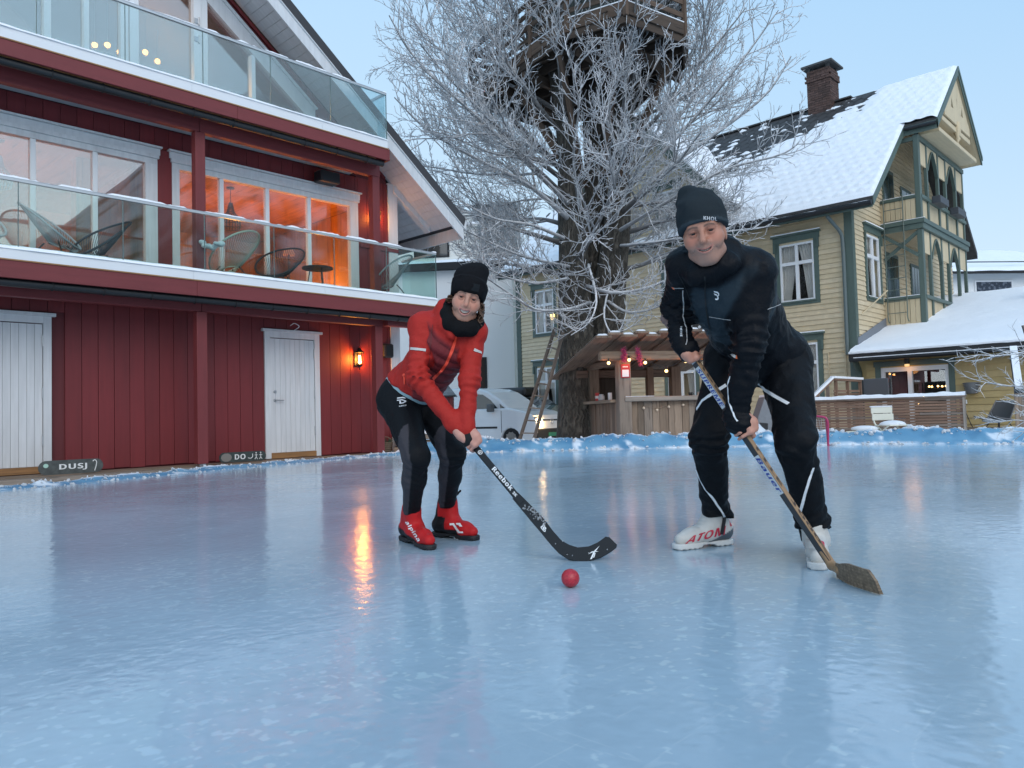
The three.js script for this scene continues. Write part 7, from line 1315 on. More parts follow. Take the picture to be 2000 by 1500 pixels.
function eyes(parent, fr, o) {
  for (const s of [-1, 1]) {
    const c = V(s * 0.0325, -0.001, 0.0712), w = new THREE.SphereGeometry(0.0124, 20, 14); w.translate(c.x, c.y, c.z); w.applyMatrix4(fr);
    const e = part('eye', w, mat([0.26, 0.23, 0.22], { roughness: 0.2 }), parent);
    const look = V(o.look[0], o.look[1], 1).normalize(), ir = new THREE.SphereGeometry(0.0072, 16, 10); ir.scale(1, 1, 0.42); ir.applyQuaternion(new THREE.Quaternion().setFromUnitVectors(V(0, 0, 1), look)); ir.translate(c.x + look.x * 0.0103, c.y + look.y * 0.0103, c.z + look.z * 0.0103); ir.applyMatrix4(fr);
    part('iris', ir, mat(o.iris, { roughness: 0.25, ior: 1.5, specularIntensity: 0.4 }), e);
  }
}
function teeth(parent, fr, o, f) {
  const pos = [], idx = []; const n = 14;
  for (let i = 0; i <= n; i++) { const x = lerp(-0.8, 0.8, i / n) * o.mouth, z = f.mz - 0.0045 - 9 * x * x, y = f.my(x), h = o.gap * (1.0 - 0.7 * Math.pow(x / o.mouth, 2)); pos.push(x, y + h * 1.05, z, x, y - h * 0.55, z + 0.0004); if (i) { const a = (i - 1) * 2; idx.push(a, a + 1, a + 2, a + 1, a + 3, a + 2); } }
  const g = new THREE.BufferGeometry(); g.setAttribute('position', new THREE.Float32BufferAttribute(pos, 3)); g.setIndex(idx); g.computeVertexNormals(); g.applyMatrix4(fr);
  part('teeth', g, mat([0.60, 0.55, 0.47], { roughness: 0.35, side: THREE.DoubleSide }), parent);
}
// head frame at pixel/depth: turned to face the camera, rolled in the picture, then turned a little
function headFrame(x, y, d, roll, yaw, pitch, scale = 1, wide = 1) {
  const c = at(x, y, d), z = camera.position.clone().sub(c).normalize(), up = V(0, 1, 0).applyEuler(camera.rotation), X = V().crossVectors(up, z).normalize(), Y = V().crossVectors(z, X).normalize();
  const m = new THREE.Matrix4().makeBasis(X, Y, z), r = new THREE.Matrix4().makeRotationFromEuler(new THREE.Euler(pitch, yaw, roll, 'ZYX'));
  return m.multiply(r).scale(V(scale * wide, scale, scale)).setPosition(c);
}
// a hand closed on a shaft: p on the shaft axis, s along the shaft (towards the little finger), o from the shaft to the palm
function gripHand(p, s, o, wrist, R = 0.019, k = 1, thumbUp = 1) {
  s = s.clone().normalize(); o = o.clone().addScaledVector(s, -o.dot(s)).normalize(); const t = V().crossVectors(s, o).multiplyScalar(k);
  const P = (ang, rad, al) => p.clone().addScaledVector(o, Math.cos(ang) * rad).addScaledVector(t, Math.sin(ang) * rad).addScaledVector(s, al), f = [];
  const rr = [0.0088, 0.0092, 0.0088, 0.0076], len = [0.92, 1.0, 0.95, 0.8], al = [-0.033, -0.011, 0.011, 0.031];
  for (let i = 0; i < 4; i++) { const a = [0.45, 1.45, 2.5, 2.5 + 0.95 * len[i]], q = a.map((g, j) => P(g, R + rr[i] + (j === 0 ? 0.012 : j === 1 ? 0.006 : 0.001), al[i])); for (let j = 0; j < 3; j++) f.push(SDF.cap(q[j], q[j + 1], rr[i] * (1.06 - 0.08 * j), rr[i] * (1.0 - 0.1 * j))); }
  const fingers = p2 => { let d = 1e9; for (const g of f) d = Math.min(d, g(p2)); return d; };
  const palm = SDF.join([SDF.cap(P(0.35, R + 0.02, -0.03), P(0.35, R + 0.018, 0.03), 0.014), SDF.cap(P(-0.25, R + 0.03, -0.025), P(-0.25, R + 0.028, 0.026), 0.016), SDF.cap(P(-0.2, R + 0.036, 0), wrist, 0.021, 0.025)], 0.02);
  const thumb = SDF.join([SDF.cap(P(-0.45, R + 0.024, -0.024), P(-1.1, R + 0.014, -0.045 * thumbUp), 0.0125, 0.0112), SDF.cap(P(-1.1, R + 0.014, -0.045 * thumbUp), P(-1.75, R + 0.010, -0.05 * thumbUp), 0.0108, 0.0088)], 0.006);
  const fn = q => SDF.smin(SDF.smin(fingers(q), palm(q), 0.010), thumb(q), 0.008);
  const b = boxOf([p, wrist], 0.085);
  return { fn, geo: () => surfaceNets(fn, b.min, b.max, 0.0034) };
}
const gl = (fn, b, c) => surfaceNets(fn, b.min, b.max, c);
// ---------------------------------------------------------------- hockey sticks and ball
const MS = { butt: at(1303, 624, 3.22), heel: at(1622, 1100, 2.93) };       // wooden stick
const WSp = { butt: at(903, 842, 3.62), heel: at(1098, 1078, 3.35), toe: at(1196, 1066, 3.33) };  // black stick
const msDir = MS.heel.clone().sub(MS.butt).normalize();
const onMS = (x, y) => { // point of the shaft axis under a pixel row
  const t = (y - 624) / (1100 - 624); const z = lerp(1 / 3.22, 1 / 2.93, t); return at(lerp(1303, 1622, t), y, 1 / z);
};
{
  const st = thing('hockey_stick', 'worn wooden hockey stick with blue lettering and taped blade held by the man in black', 'hockey stick', [MS.heel.x, 0, MS.heel.z]);
  const mid = MS.butt.clone().lerp(MS.heel, 0.5), vw = camera.position.clone().sub(mid).normalize();
  const q = new THREE.Quaternion().setFromAxisAngle(msDir, 0.72), n1 = V().crossVectors(msDir, vw).cross(msDir).normalize().applyQuaternion(q), n2 = V().crossVectors(n1, msDir).normalize();
  // n1: normal of the dark lettered face, n2 (or -n2): the bare wooden face
  const W = 0.031, H = 0.022; const other = n2.dot(vw) > 0 ? n2 : n2.clone().negate();
  const g = new RoundedBoxGeometry(W, MS.butt.distanceTo(MS.heel) + 0.0, H, 2, 0.004);
  const mm = new THREE.Matrix4().makeBasis(other, msDir, V().crossVectors(other, msDir)); // x: wooden side, z: lettered side (sign below)
  const zdir = V().crossVectors(other, msDir); const zs = zdir.dot(n1) > 0 ? 1 : -1;
  g.applyMatrix4(mm.setPosition(mid));
  const woodM = mat([0.42, 0.27, 0.15], { roughness: 0.55, map: T.wood });
  uvBox(g, 'y', 0, 0);
  const shaft = part('shaft', g, woodM, st);
  const face = p => p.clone().sub(mid).dot(n1) - H / 2, wood = p => p.clone().sub(mid).dot(other) - W / 2;
  const L = MS.butt.distanceTo(MS.heel);
  const P = (s, w, lift) => MS.butt.clone().addScaledVector(msDir, s * L).addScaledVector(other, w).addScaledVector(n1, H / 2 + lift);
  const strip = (s0, s1, w0, w1, lift, m, name) => { const pos = []; const n = 12; const idx = []; for (let i = 0; i <= n; i++) for (const w of [w0, w1]) { const p = P(lerp(s0, s1, i / n), w, lift); pos.push(p.x, p.y, p.z); } for (let i = 0; i < n; i++) idx.push(2 * i, 2 * i + 1, 2 * i + 2, 2 * i + 1, 2 * i + 3, 2 * i + 2); const b = new THREE.BufferGeometry(); b.setAttribute('position', new THREE.Float32BufferAttribute(pos, 3)); b.setIndex(idx); b.computeVertexNormals(); part(name, b, m, shaft); };
  const e = W / 2 - 0.003;
  strip(0.1, 0.99, -e, e, 0.0006, mat([0.035, 0.036, 0.04], { roughness: 0.5, side: THREE.DoubleSide }), 'dark_face');
  const pale = mat([0.55, 0.57, 0.58], { roughness: 0.5, side: THREE.DoubleSide }), blue = mat([0.02, 0.05, 0.28], { roughness: 0.5, side: THREE.DoubleSide });
  const word = (txt, s0, s1) => {
    strip(s0 - 0.006, s1 + 0.006, -e * 0.96, e * 0.96, 0.0012, pale, 'lettering_ground');
    const sh = textShapes(txt, 0.2), out = [];
    for (const s of sh) { const b = new THREE.ShapeGeometry(s, 4), Q = b.attributes.position; for (let i = 0; i < Q.count; i++) { const p = P(lerp(s0, s1, Q.getX(i)), lerp(-e * 0.82, e * 0.82, Q.getY(i)), 0.0018); Q.setXYZ(i, p.x, p.y, p.z); } b.computeVertexNormals(); out.push(b); }
    part('lettering', out, blue, shaft);
  };
  word('Bauer', 0.085, 0.185); word('SUPREME', 0.215, 0.375); word('Bauer', 0.585, 0.725);
  // dark print on the wooden side
  const sh = textShapes('SUPREME  LITE  1000', 0.1), out = [];
  for (const s of sh) { const b = new THREE.ShapeGeometry(s, 3), Q = b.attributes.position; for (let i = 0; i < Q.count; i++) { const p = MS.butt.clone().addScaledVector(msDir, lerp(0.14, 0.93, Q.getX(i)) * L).addScaledVector(n1, lerp(-0.006, 0.006, Q.getY(i))).addScaledVector(other, W / 2 + 0.001); Q.setXYZ(i, p.x, p.y, p.z); } b.computeVertexNormals(); out.push(b); }
  part('lettering', out, mat([0.06, 0.04, 0.03], { roughness: 0.6, side: THREE.DoubleSide }), shaft);
  part('butt_tape', [cyl(MS.butt.clone().addScaledVector(msDir, -0.012), MS.butt.clone().addScaledVector(msDir, 0.10), 0.022, 0.019, 10), ball(MS.butt.clone().addScaledVector(msDir, -0.005), 0.026, 12, 8)], mat([0.20, 0.13, 0.115], { roughness: 0.8 }), st);
  // blade: bottom edge on the ice, curved, pointing towards the camera
  const bl = [], N = 16, tape = texture(256, (u, v) => { const a = pf(u, v, 24, 10, 3, 3), l = 0.5 + 0.5 * Math.sin(u * 2 * Math.PI * 14 + 2 * pf(u, v, 6, 6, 2, 9)), k = 0.5 + 0.5 * Math.sin(v * 2 * Math.PI * 9); const t = 0.34 + 0.2 * l * k * (0.4 + a) + 0.45 * (a - 0.3); return [t, t * 0.86, t * 0.7]; }, { m: 0.3, mh: 0.1 });
  const B0 = atPlane('y', 0.004, 1637, 1127), B1 = atPlane('y', 0.004, 1722, 1161), top0 = MS.heel.clone().add(V(0, 0.012, 0));
  const latr = V(Math.cos(camera.rotation.y), 0, -Math.sin(camera.rotation.y));
  const pos = [], idx = [], uv = [];
  for (let i = 0; i <= N; i++) {
    const t = i / N, b = B0.clone().lerp(B1, t).addScaledVector(latr, -0.018 * Math.sin(Math.PI * t)); b.y = 0.004 + 0.012 * Math.pow(t, 3) * 0 ;
    const h = lerp(0.052, 0.075, sstep(0, 0.5, t)) * (1 - 0.4 * sstep(0.88, 1, t));
    const up = b.clone().add(V(0, h, 0)).addScaledVector(latr, -0.012 * t - 0.004);
    for (const [q, o] of [[b, -0.006], [up, -0.005], [up, 0.005], [b, 0.006]]) { const r = q.clone().addScaledVector(latr, o); pos.push(r.x, r.y, r.z); uv.push(t * 0.3, (q === b ? 0 : h)); }
    if (i) { const a = (i - 1) * 4; for (let k = 0; k < 4; k++) { const k2 = (k + 1) % 4; idx.push(a + k, a + k2, a + 4 + k, a + k2, a + 4 + k2, a + 4 + k); } }
  }
  idx.push(N * 4, N * 4 + 1, N * 4 + 2, N * 4, N * 4 + 2, N * 4 + 3, 0, 2, 1, 0, 3, 2);
  let bg = new THREE.BufferGeometry(); bg.setAttribute('position', new THREE.Float32BufferAttribute(pos, 3)); bg.setAttribute('uv', new THREE.Float32BufferAttribute(uv, 2)); bg.setIndex(idx); bg = bg.toNonIndexed(); bg.computeVertexNormals();
  part('blade', bg, mat([0.40, 0.33, 0.26], { roughness: 0.7, map: tape, side: THREE.DoubleSide }), st);
  const hk = [MS.heel.clone().addScaledVector(msDir, -0.05), MS.heel.clone().addScaledVector(msDir, 0.01), B0.clone().lerp(B1, 0.06).add(V(0, 0.028, 0)), B0.clone().lerp(B1, 0.2).add(V(0, 0.034, 0))];
  const hf = SDF.join([SDF.cap(hk[0], hk[1], 0.014, 0.016), SDF.cap(hk[1], hk[2], 0.017, 0.016), SDF.cap(hk[2], hk[3], 0.016, 0.010)], 0.012);
  part('heel', triUV(gl(hf, boxOf(hk, 0.03), 0.005)), woodM, st);
}
{
  const st = thing('hockey_stick', 'black hockey stick with white lettering and curved blade held by the woman in red', 'hockey stick', [WSp.heel.x, 0, WSp.heel.z]);
  const n = V().crossVectors(WSp.toe.clone().sub(WSp.butt), WSp.heel.clone().sub(WSp.butt)).normalize(); if (n.dot(camera.position.clone().sub(WSp.heel)) < 0) n.negate();
  const on = (x, y) => { const d = rayAt(x, y), t = WSp.butt.clone().sub(camera.position).dot(n) / d.dot(n); return camera.position.clone().addScaledVector(d, t); };
  const X = WSp.heel.clone().sub(WSp.butt).normalize(), Y = V().crossVectors(n, X);
  const to2 = p => { const q = p.clone().sub(WSp.butt); return [q.dot(X), q.dot(Y)]; };
  const o2 = [[1012, 963], [1035, 986], [1060, 1012], [1080, 1038], [1096, 1056], [1112, 1065], [1128, 1070], [1150, 1068], [1168, 1060], [1183, 1049], [1190, 1050], [1204, 1064], [1203, 1069], [1190, 1079], [1172, 1089], [1150, 1095], [1128, 1096], [1110, 1092], [1092, 1080], [1076, 1063], [1058, 1041], [1040, 1020], [1022, 998], [1002, 974]].map(q => to2(on(...q)));
  const blk = mat([0.016, 0.02, 0.024], { roughness: 0.5, ior: 1.5, specularIntensity: 0.35 });
  const sh = new THREE.Shape(o2.map(p => new THREE.Vector2(...p)));
  const g = new THREE.ExtrudeGeometry(sh, { depth: 0.008, bevelEnabled: true, bevelSize: 0.002, bevelThickness: 0.003, bevelSegments: 2 });
  const M4 = new THREE.Matrix4().makeBasis(X, Y, n).setPosition(WSp.butt.clone().addScaledVector(n, -0.007)); g.applyMatrix4(M4);
  const blade = part('blade', g, blk, st);
  const a = on(899, 838), b = on(1020, 983), w0 = 0.03;
  const sg = new RoundedBoxGeometry(0.031, a.distanceTo(b), 0.02, 2, 0.005), dir = b.clone().sub(a).normalize(); sg.applyMatrix4(new THREE.Matrix4().makeBasis(V().crossVectors(dir, n), dir, n).setPosition(a.clone().lerp(b, 0.5).addScaledVector(n, -0.004)));
  const shaft = part('shaft', sg, blk, st);
  const c0 = on(902, 842), c1 = on(921, 865);
  part('grip_tape', cyl(c0, c1, 0.0205, 0.0205, 10).translate(n.x * -0.004, n.y * -0.004, n.z * -0.004), mat([0.09, 0.10, 0.11], { roughness: 0.85, bumpMap: T.noise, bumpScale: 0.002 }), st);
  const pl = d => p => p.clone().sub(WSp.butt).dot(n) - d, pS = pl(0.0062), pB = pl(0.0042);
  const wt = mat([0.75, 0.77, 0.78], { roughness: 0.5, side: THREE.DoubleSide });
  const put = (f, s, q, par) => { const r = lay(f, s, q, 0.0012); if (r) part('lettering', r, wt, par); };
  put(pS, textShapes('Reebok'), [[960, 917], [997, 959], [1004, 952.5], [967, 910.5]], shaft);
  put(pS, textShapes('3K'), [[1000, 963], [1007, 971], [1011, 967], [1004, 959]], shaft);
  put(pB, textShapes('8'), [[1059, 1036], [1065, 1040], [1068, 1031], [1062, 1027]], blade); put(pB, textShapes('8'), [[1055, 1030], [1060, 1036], [1066, 1029], [1061, 1023]], blade);
  const ring = new THREE.Shape(); ring.absarc(0.5, 0.5, 0.5, 0, 6.283); const rh = new THREE.Path(); rh.absarc(0.5, 0.5, 0.36, 0, 6.283); ring.holes.push(rh);
  put(pS, [ring, poly2([[0.35, 0.2], [0.48, 0.2], [0.48, 0.8], [0.35, 0.8]]), poly2([[0.52, 0.45], [0.72, 0.45], [0.72, 0.58], [0.52, 0.58]])], [[932, 886], [941, 889], [944, 881], [935, 878]], shaft);
  // the crossed-stroke emblem on the blade
  put(pB, [poly2([[0.0, 0.42], [0.3, 0.52], [1.0, 0.55], [0.62, 0.62], [0.3, 0.62]]), poly2([[0.22, 0.0], [0.40, 0.0], [0.62, 0.5], [1.0, 1.0], [0.5, 0.62]]), poly2([[0.5, 0.1], [0.62, 0.1], [0.7, 0.45], [0.62, 0.48]])], [[1148, 1093], [1168, 1090], [1171, 1066], [1150, 1069]], blade);
  // dabs of snow on the shaft
  const r = rng(14), fl = []; for (let i = 0; i < 70; i++) { const t = r(), w = (r() - 0.5) * (0.4 + r()); const x = lerp(1026, 1066, t) + w * 9, y = lerp(985, 1024, t) - w * 9, p = hit(pB, x, y); if (p) fl.push(ball(p, 0.002 + 0.004 * r() * r(), 6, 4)); }
  for (const [x, y] of [[1085, 1062], [1108, 1083], [1118, 1085], [1099, 1057], [1186, 1073], [1150, 1080]]) { const p = hit(pB, x, y); if (p) fl.push(ball(p, 0.003, 6, 4)); }
  part('snow_specks', fl, M.snow, blade, { kind: 'stuff' });
}
{
  const c = atPlane('y', 0.0335, 1114, 1129);
  const b = thing('ball', 'bright red hard plastic ball lying on the ice in front of the black stick', 'ball', [c.x, 0, c.z]);
  part('shell', new THREE.SphereGeometry(0.0335, 48, 32).translate(c.x, 0.0335, c.z), mat([0.62, 0.035, 0.055], { roughness: 0.35, bumpMap: T.noise, bumpScale: 0.0015, map: rep(T.noise, 0.15) }), b);
}
// ---------------------------------------------------------------- the man in black
{
  const man = thing('person', 'person in dark beanie and black ski clothes bending over a wooden hockey stick', 'person', [-1.62, 0, -3.25]);
  const J = {
    neck: at(1396, 512, 3.02), chest: at(1424, 566, 3.14), belly: at(1455, 630, 3.32), pelvis: at(1484, 688, 3.47),
    sR: at(1338, 522, 3.05), eR: at(1321, 600, 3.22), wR: at(1331, 672, 3.16),
    sL: at(1470, 530, 3.02), eL: at(1463, 680, 3.02), wL: at(1437, 812, 3.1),
    hR: at(1428, 700, 3.5), kR: at(1384, 852, 3.36), aR: at(1400, 1012, 3.62),
    hL: at(1530, 700, 3.46), kL: at(1556, 860, 3.14), aL: at(1587, 1032, 3.28),
  };
  const HF = headFrame(1375, 455, 2.92, 0.20, -0.08, -0.06, 1.0);
  const O = { jaw: 0.058, chin: 0.025, nose: 0.117, smile: 17, mouth: 0.030, gap: 0.0028, fold: 1, crease: 0.0018, ala: 0.0155, lid: 0.33, lash: 0.95, socket: 0.65, skin: [0.42, 0.195, 0.13], blush: 0.5, stubble: 0.4, lip: [0.40, 0.165, 0.13], brow: [0.09, 0.055, 0.04], look: [0.02, 0], iris: [0.012, 0.014, 0.016] };
  const head = makeHead(HF, O);
  const toW = (x, y, z) => V(x, y, z).applyMatrix4(HF);
  const hR = gripHand(onMS(0, 692), msDir, J.wR.clone().sub(onMS(0, 692)).normalize().addScaledVector(rayAt(1000, 750), -0.35), J.wR, 0.019, -1, 1);
  const hL = gripHand(onMS(0, 838), msDir, J.wL.clone().sub(onMS(0, 838)).normalize().addScaledVector(rayAt(1000, 750), -0.25), J.wL, 0.019, 1, -1);
  // body under the clothes, one field
  const B = SDF, bodyF = B.join([B.cap(toW(0, -0.06, -0.03), J.neck, 0.056, 0.06), B.cap(J.neck, J.chest, 0.075, 0.125), B.cap(J.chest, J.belly, 0.13, 0.115), B.cap(J.belly, J.pelvis, 0.115, 0.125),
    B.cap(J.chest, J.sR, 0.085, 0.045), B.cap(J.chest, J.sL, 0.085, 0.05), B.cap(J.sR, J.eR, 0.042, 0.034), B.cap(J.eR, J.wR, 0.034, 0.024), B.cap(J.sL, J.eL, 0.045, 0.034), B.cap(J.eL, J.wL, 0.033, 0.022),
    B.cap(J.pelvis, J.hR, 0.1, 0.085), B.cap(J.pelvis, J.hL, 0.1, 0.085), B.cap(J.hR, J.kR, 0.075, 0.05), B.cap(J.kR, J.aR, 0.05, 0.035), B.cap(J.hL, J.kL, 0.078, 0.05), B.cap(J.kL, J.aL, 0.05, 0.035)], 0.05);
  const bb = boxOf(Object.values(J), 0.2);
  const bg = gl(bodyF, bb, 0.014); paint(bg, () => O.skin);
  const hands = [hR.geo(), hL.geo()].map(g => paint(g, () => [0.50, 0.24, 0.17]));
  const skinMat = mat([1, 1, 1], { vertexColors: true, roughness: 0.5, bumpMap: T.noise, bumpScale: 0.0006 });
  const body = part('body', [bg, head.geo, ...hands].map(g => triUV(g)), skinMat, man);
  eyes(body, HF, O); teeth(body, HF, O, head.local);
  // ---- jacket
  const cuffR = J.wR.clone().lerp(onMS(0, 692), 0.62).addScaledVector(rayAt(1000, 750), -0.012), cuffL = J.wL.clone().lerp(onMS(0, 838), 0.55).addScaledVector(rayAt(1000, 750), -0.012);
  const hemA = J.pelvis.clone().lerp(J.belly, -0.22);
  const jac0 = B.join([B.cap(J.neck, J.chest, 0.105, 0.165), B.cap(J.chest, J.belly, 0.168, 0.148), B.cap(J.belly, hemA, 0.148, 0.172), B.cap(J.pelvis, J.hL.clone().lerp(J.pelvis, 0.35), 0.165, 0.14), B.cap(J.pelvis, J.hR.clone().lerp(J.pelvis, 0.5), 0.155, 0.12),
    B.cap(J.chest.clone().lerp(J.neck, 0.4), J.sR, 0.115, 0.066), B.cap(J.chest.clone().lerp(J.neck, 0.4), J.sL, 0.125, 0.078), B.cap(J.sR, J.eR, 0.064, 0.050), B.cap(J.eR, J.wR, 0.052, 0.045), B.cap(J.sL, J.eL, 0.076, 0.058), B.cap(J.eL, J.wL, 0.058, 0.044)], 0.045);
  const cuffs = B.join([B.cap(J.wR, cuffR, 0.046, 0.050), B.cap(J.wL, cuffL, 0.045, 0.050)], 0.02);
  const hemN = J.belly.clone().sub(J.pelvis).normalize(), hemP = J.pelvis.clone().addScaledVector(hemN, -0.085).addScaledVector(V(0, -1, 0), 0.03);
  const sideR = V(Math.cos(camera.rotation.y), 0, -Math.sin(camera.rotation.y));
  const hemNorm = hemN.clone().multiplyScalar(0.5).add(V(0, 0.75, 0)).normalize();
  const collar = B.join([B.cap(toW(-0.06, -0.15, 0.0), toW(0.06, -0.14, -0.005), 0.034), B.cap(toW(0.062, -0.135, 0), toW(0.055, -0.09, -0.09), 0.036), B.cap(toW(-0.06, -0.145, 0), toW(-0.055, -0.1, -0.09), 0.034), B.cap(J.neck, toW(0, -0.13, -0.05), 0.10, 0.075)], 0.03);
  const trunkCut = p => { const a = jac0(p); return a; };
  const jacF = p => { let d = B.smin(jac0(p), collar(p), 0.04); const cut = -(p.clone().sub(hemP).dot(hemNorm)); const armL = B.cap(J.eL, J.wL, 0.075)(p), armR = B.cap(J.eR, J.wR, 0.07)(p); if (armL > 0.0 && armR > 0) d = B.smax(d, cut, 0.02); d = B.smin(d, cuffs(p), 0.012); if (d < 0.03 && d > -0.03) d += folds(p, J.sL, J.eL, 0.95, 0.35, 0.005, 46) + folds(p, J.eL, J.wL, 0.1, 0.35, 0.005, 50) + folds(p, J.eL, J.wL, 0.95, 0.3, 0.004, 60) + folds(p, J.eR, J.wR, 0.5, 0.7, 0.005, 44) + folds(p, J.sR, J.eR, 0.8, 0.5, 0.004, 44); d = B.smax(d, -(head.field(p) - 0.004), 0.004); return d; };
  const jacW = crease(crease(jacF, 0.024, 9, 3, 0.8), 0.011, 22, 8, 0.6);
  const jg = gl(jacW, boxOf([J.neck, J.sR, J.eR, J.wR, J.sL, J.eL, J.wL, J.pelvis, hemA, J.chest, cuffL, cuffR], 0.19), 0.0085);
  // darker soft sleeves, slate front panels
  const chestN = camera.position.clone().sub(J.chest).normalize();
  const panel = p => { // 1 on the slate-blue front panels
    const s = p.clone().sub(J.chest), dL = Math.min(B.cap(J.sL, J.eL, 0.088)(p), B.cap(J.eL, J.wL, 0.09)(p)), dR = Math.min(B.cap(J.sR, J.eR, 0.078)(p), B.cap(J.eR, J.wR, 0.085)(p), B.cap(J.wR, cuffR, 0.09)(p));
    const fwd = s.dot(chestN); const along = p.clone().sub(J.neck).dot(J.belly.clone().sub(J.neck).normalize());
    return sstep(0.0, 0.02, dL) * sstep(0.0, 0.015, dR) * sstep(-0.01, 0.02, along) * (1 - sstep(0.33, 0.36, along + 0.3 * s.dot(sideR)));
  };
  paint(jg, p => { const k = panel(p); return [lerp(0.0035, 0.022, k), lerp(0.0045, 0.034, k), lerp(0.007, 0.044, k)]; });
  const jacket = part('jacket', triUV(jg), cloth({ roughness: 0.55, bumpScale: 0.004 }), man);
  const grey = mat([0.42, 0.41, 0.40], { roughness: 0.5, side: THREE.DoubleSide }), white = mat([0.75, 0.76, 0.77], { roughness: 0.5, side: THREE.DoubleSide }), orange = mat([0.85, 0.16, 0.04], { roughness: 0.5, side: THREE.DoubleSide });
  const rib = (f, pts, w, m, par, nm = 'reflective_strip') => { const g = ribbon(f, pts, w); if (g) part(nm, g, m, par); };
  rib(jacW, [[1316, 562], [1335, 562]], 0.006, grey, jacket);
  rib(jacW, [[1314, 562.5], [1317, 562.5]], 0.012, orange, jacket);
  rib(jacW, [[1334, 566], [1335, 600], [1333, 618], [1340, 640], [1341, 664], [1339, 674]], 0.004, grey, jacket);
  rib(jacW, [[1427, 735], [1422, 750], [1424, 785], [1434, 812], [1441, 824]], 0.006, white, jacket);
  rib(jacW, [[1429, 693], [1437, 697]], 0.009, grey, jacket); rib(jacW, [[1437, 697], [1440, 698]], 0.014, orange, jacket);
  rib(jacW, [[1385, 618], [1428, 625]], 0.003, grey, jacket, 'seam'); rib(jacW, [[1376, 540], [1379, 600], [1386, 640], [1392, 690]], 0.005, mat([0.004, 0.005, 0.006]), jacket, 'zip');
  rib(jacW, [[1324, 532], [1336, 556], [1350, 590], [1366, 640]], 0.003, mat([0.004, 0.005, 0.006]), jacket, 'seam');
  rib(jacW, [[1498, 604], [1524, 594]], 0.003, grey, jacket, 'seam');
  // chest emblem: two hooked strokes
  const mark = [poly2([[0.05, 1], [0.75, 1], [1, 0.82], [1, 0.55], [0.8, 0.55], [0.8, 0.75], [0.65, 0.84], [0.05, 0.84]]), poly2([[0.0, 0.68], [0.55, 0.68], [0.9, 0.45], [0.9, 0.18], [0.6, 0.0], [0.3, 0.0], [0.3, 0.15], [0.55, 0.15], [0.7, 0.25], [0.7, 0.38], [0.5, 0.52], [0.2, 0.52]])];
  let lg = lay(jacW, mark, [[1394, 584], [1405, 587], [1405, 570], [1394, 567]]); if (lg) part('emblem', lg, white, jacket);
  lg = lay(jacW, textShapes('DÆHLIE'), [[1332.5, 657], [1332, 637], [1328, 637], [1328.5, 657]].map(q => [q[0], q[1]]).reverse().map((q, i, a) => a[(i + 2) % 4])); if (lg) part('lettering', lg, white, jacket);
  // ---- trousers
  const hipTop = J.pelvis.clone().lerp(J.belly, 0.2);
  const tro = B.join([B.cap(hipTop, J.pelvis, 0.14, 0.152), B.cap(J.pelvis, J.hR, 0.135, 0.112), B.cap(J.pelvis, J.hL, 0.135, 0.115), B.cap(J.hR, J.kR, 0.106, 0.073), B.cap(J.kR, J.aR, 0.073, 0.056), B.cap(J.hL, J.kL, 0.112, 0.078), B.cap(J.kL, J.aL, 0.076, 0.060),
    B.cap(J.aR.clone().add(V(0, 0.03, 0)), J.aR.clone().add(V(0, 0.015, 0)), 0.06), B.cap(J.aL.clone().add(V(0, 0.03, 0)), J.aL.clone().add(V(0, 0.01, 0)), 0.063)], 0.035);
  const hemY = p => p.y - ((p.distanceTo(J.aR) < p.distanceTo(J.aL)) ? J.aR.y + 0.008 : J.aL.y + 0.002);
  const bunch = p => { let d = tro(p); if (d > 0.04) return d; for (const [k, a] of [[J.kR, J.aR], [J.kL, J.aL]]) { const t = p.clone().sub(k).dot(a.clone().sub(k)) / a.clone().sub(k).lengthSq(); if (t > -0.3 && t < 1.2) d += 0.005 * sstep(0.6, 0.85, t) * Math.sin(t * 44 + 16 * fbm(p.x * 9, p.y * 5, p.z * 9, 2)) + 0.004 * sstep(0.3, 0, Math.abs(t)) * Math.sin(t * 40 + 22 * fbm(p.x * 7, p.y * 7, p.z * 7, 2)); } return B.smax(d, -hemY(p), 0.01); };
  const troW = crease(crease(bunch, 0.022, 8, 31, 0.7), 0.009, 22, 5, 0.7);
  const tgeo = gl(troW, boxOf([hipTop, J.hR, J.hL, J.kR, J.kL, J.aR, J.aL], 0.15), 0.0085);
  paint(tgeo, () => [0.004, 0.005, 0.007]);
  const trousers = part('trousers', triUV(tgeo), cloth({ roughness: 0.62, bumpScale: 0.004 }), man);
  rib(troW, [[1361, 800], [1372, 783], [1390, 770], [1418, 752]], 0.014, white, trousers);
  rib(troW, [[1478, 746], [1495, 762], [1515, 775], [1540, 789]], 0.014, white, trousers);
  rib(troW, [[1360, 918], [1366, 934], [1378, 956], [1392, 972], [1402, 988], [1412, 1004], [1416, 1012]], 0.010, white, trousers);
  rib(troW, [[1588, 913], [1580, 937], [1572, 965], [1567, 985], [1563, 1001]], 0.011, white, trousers);
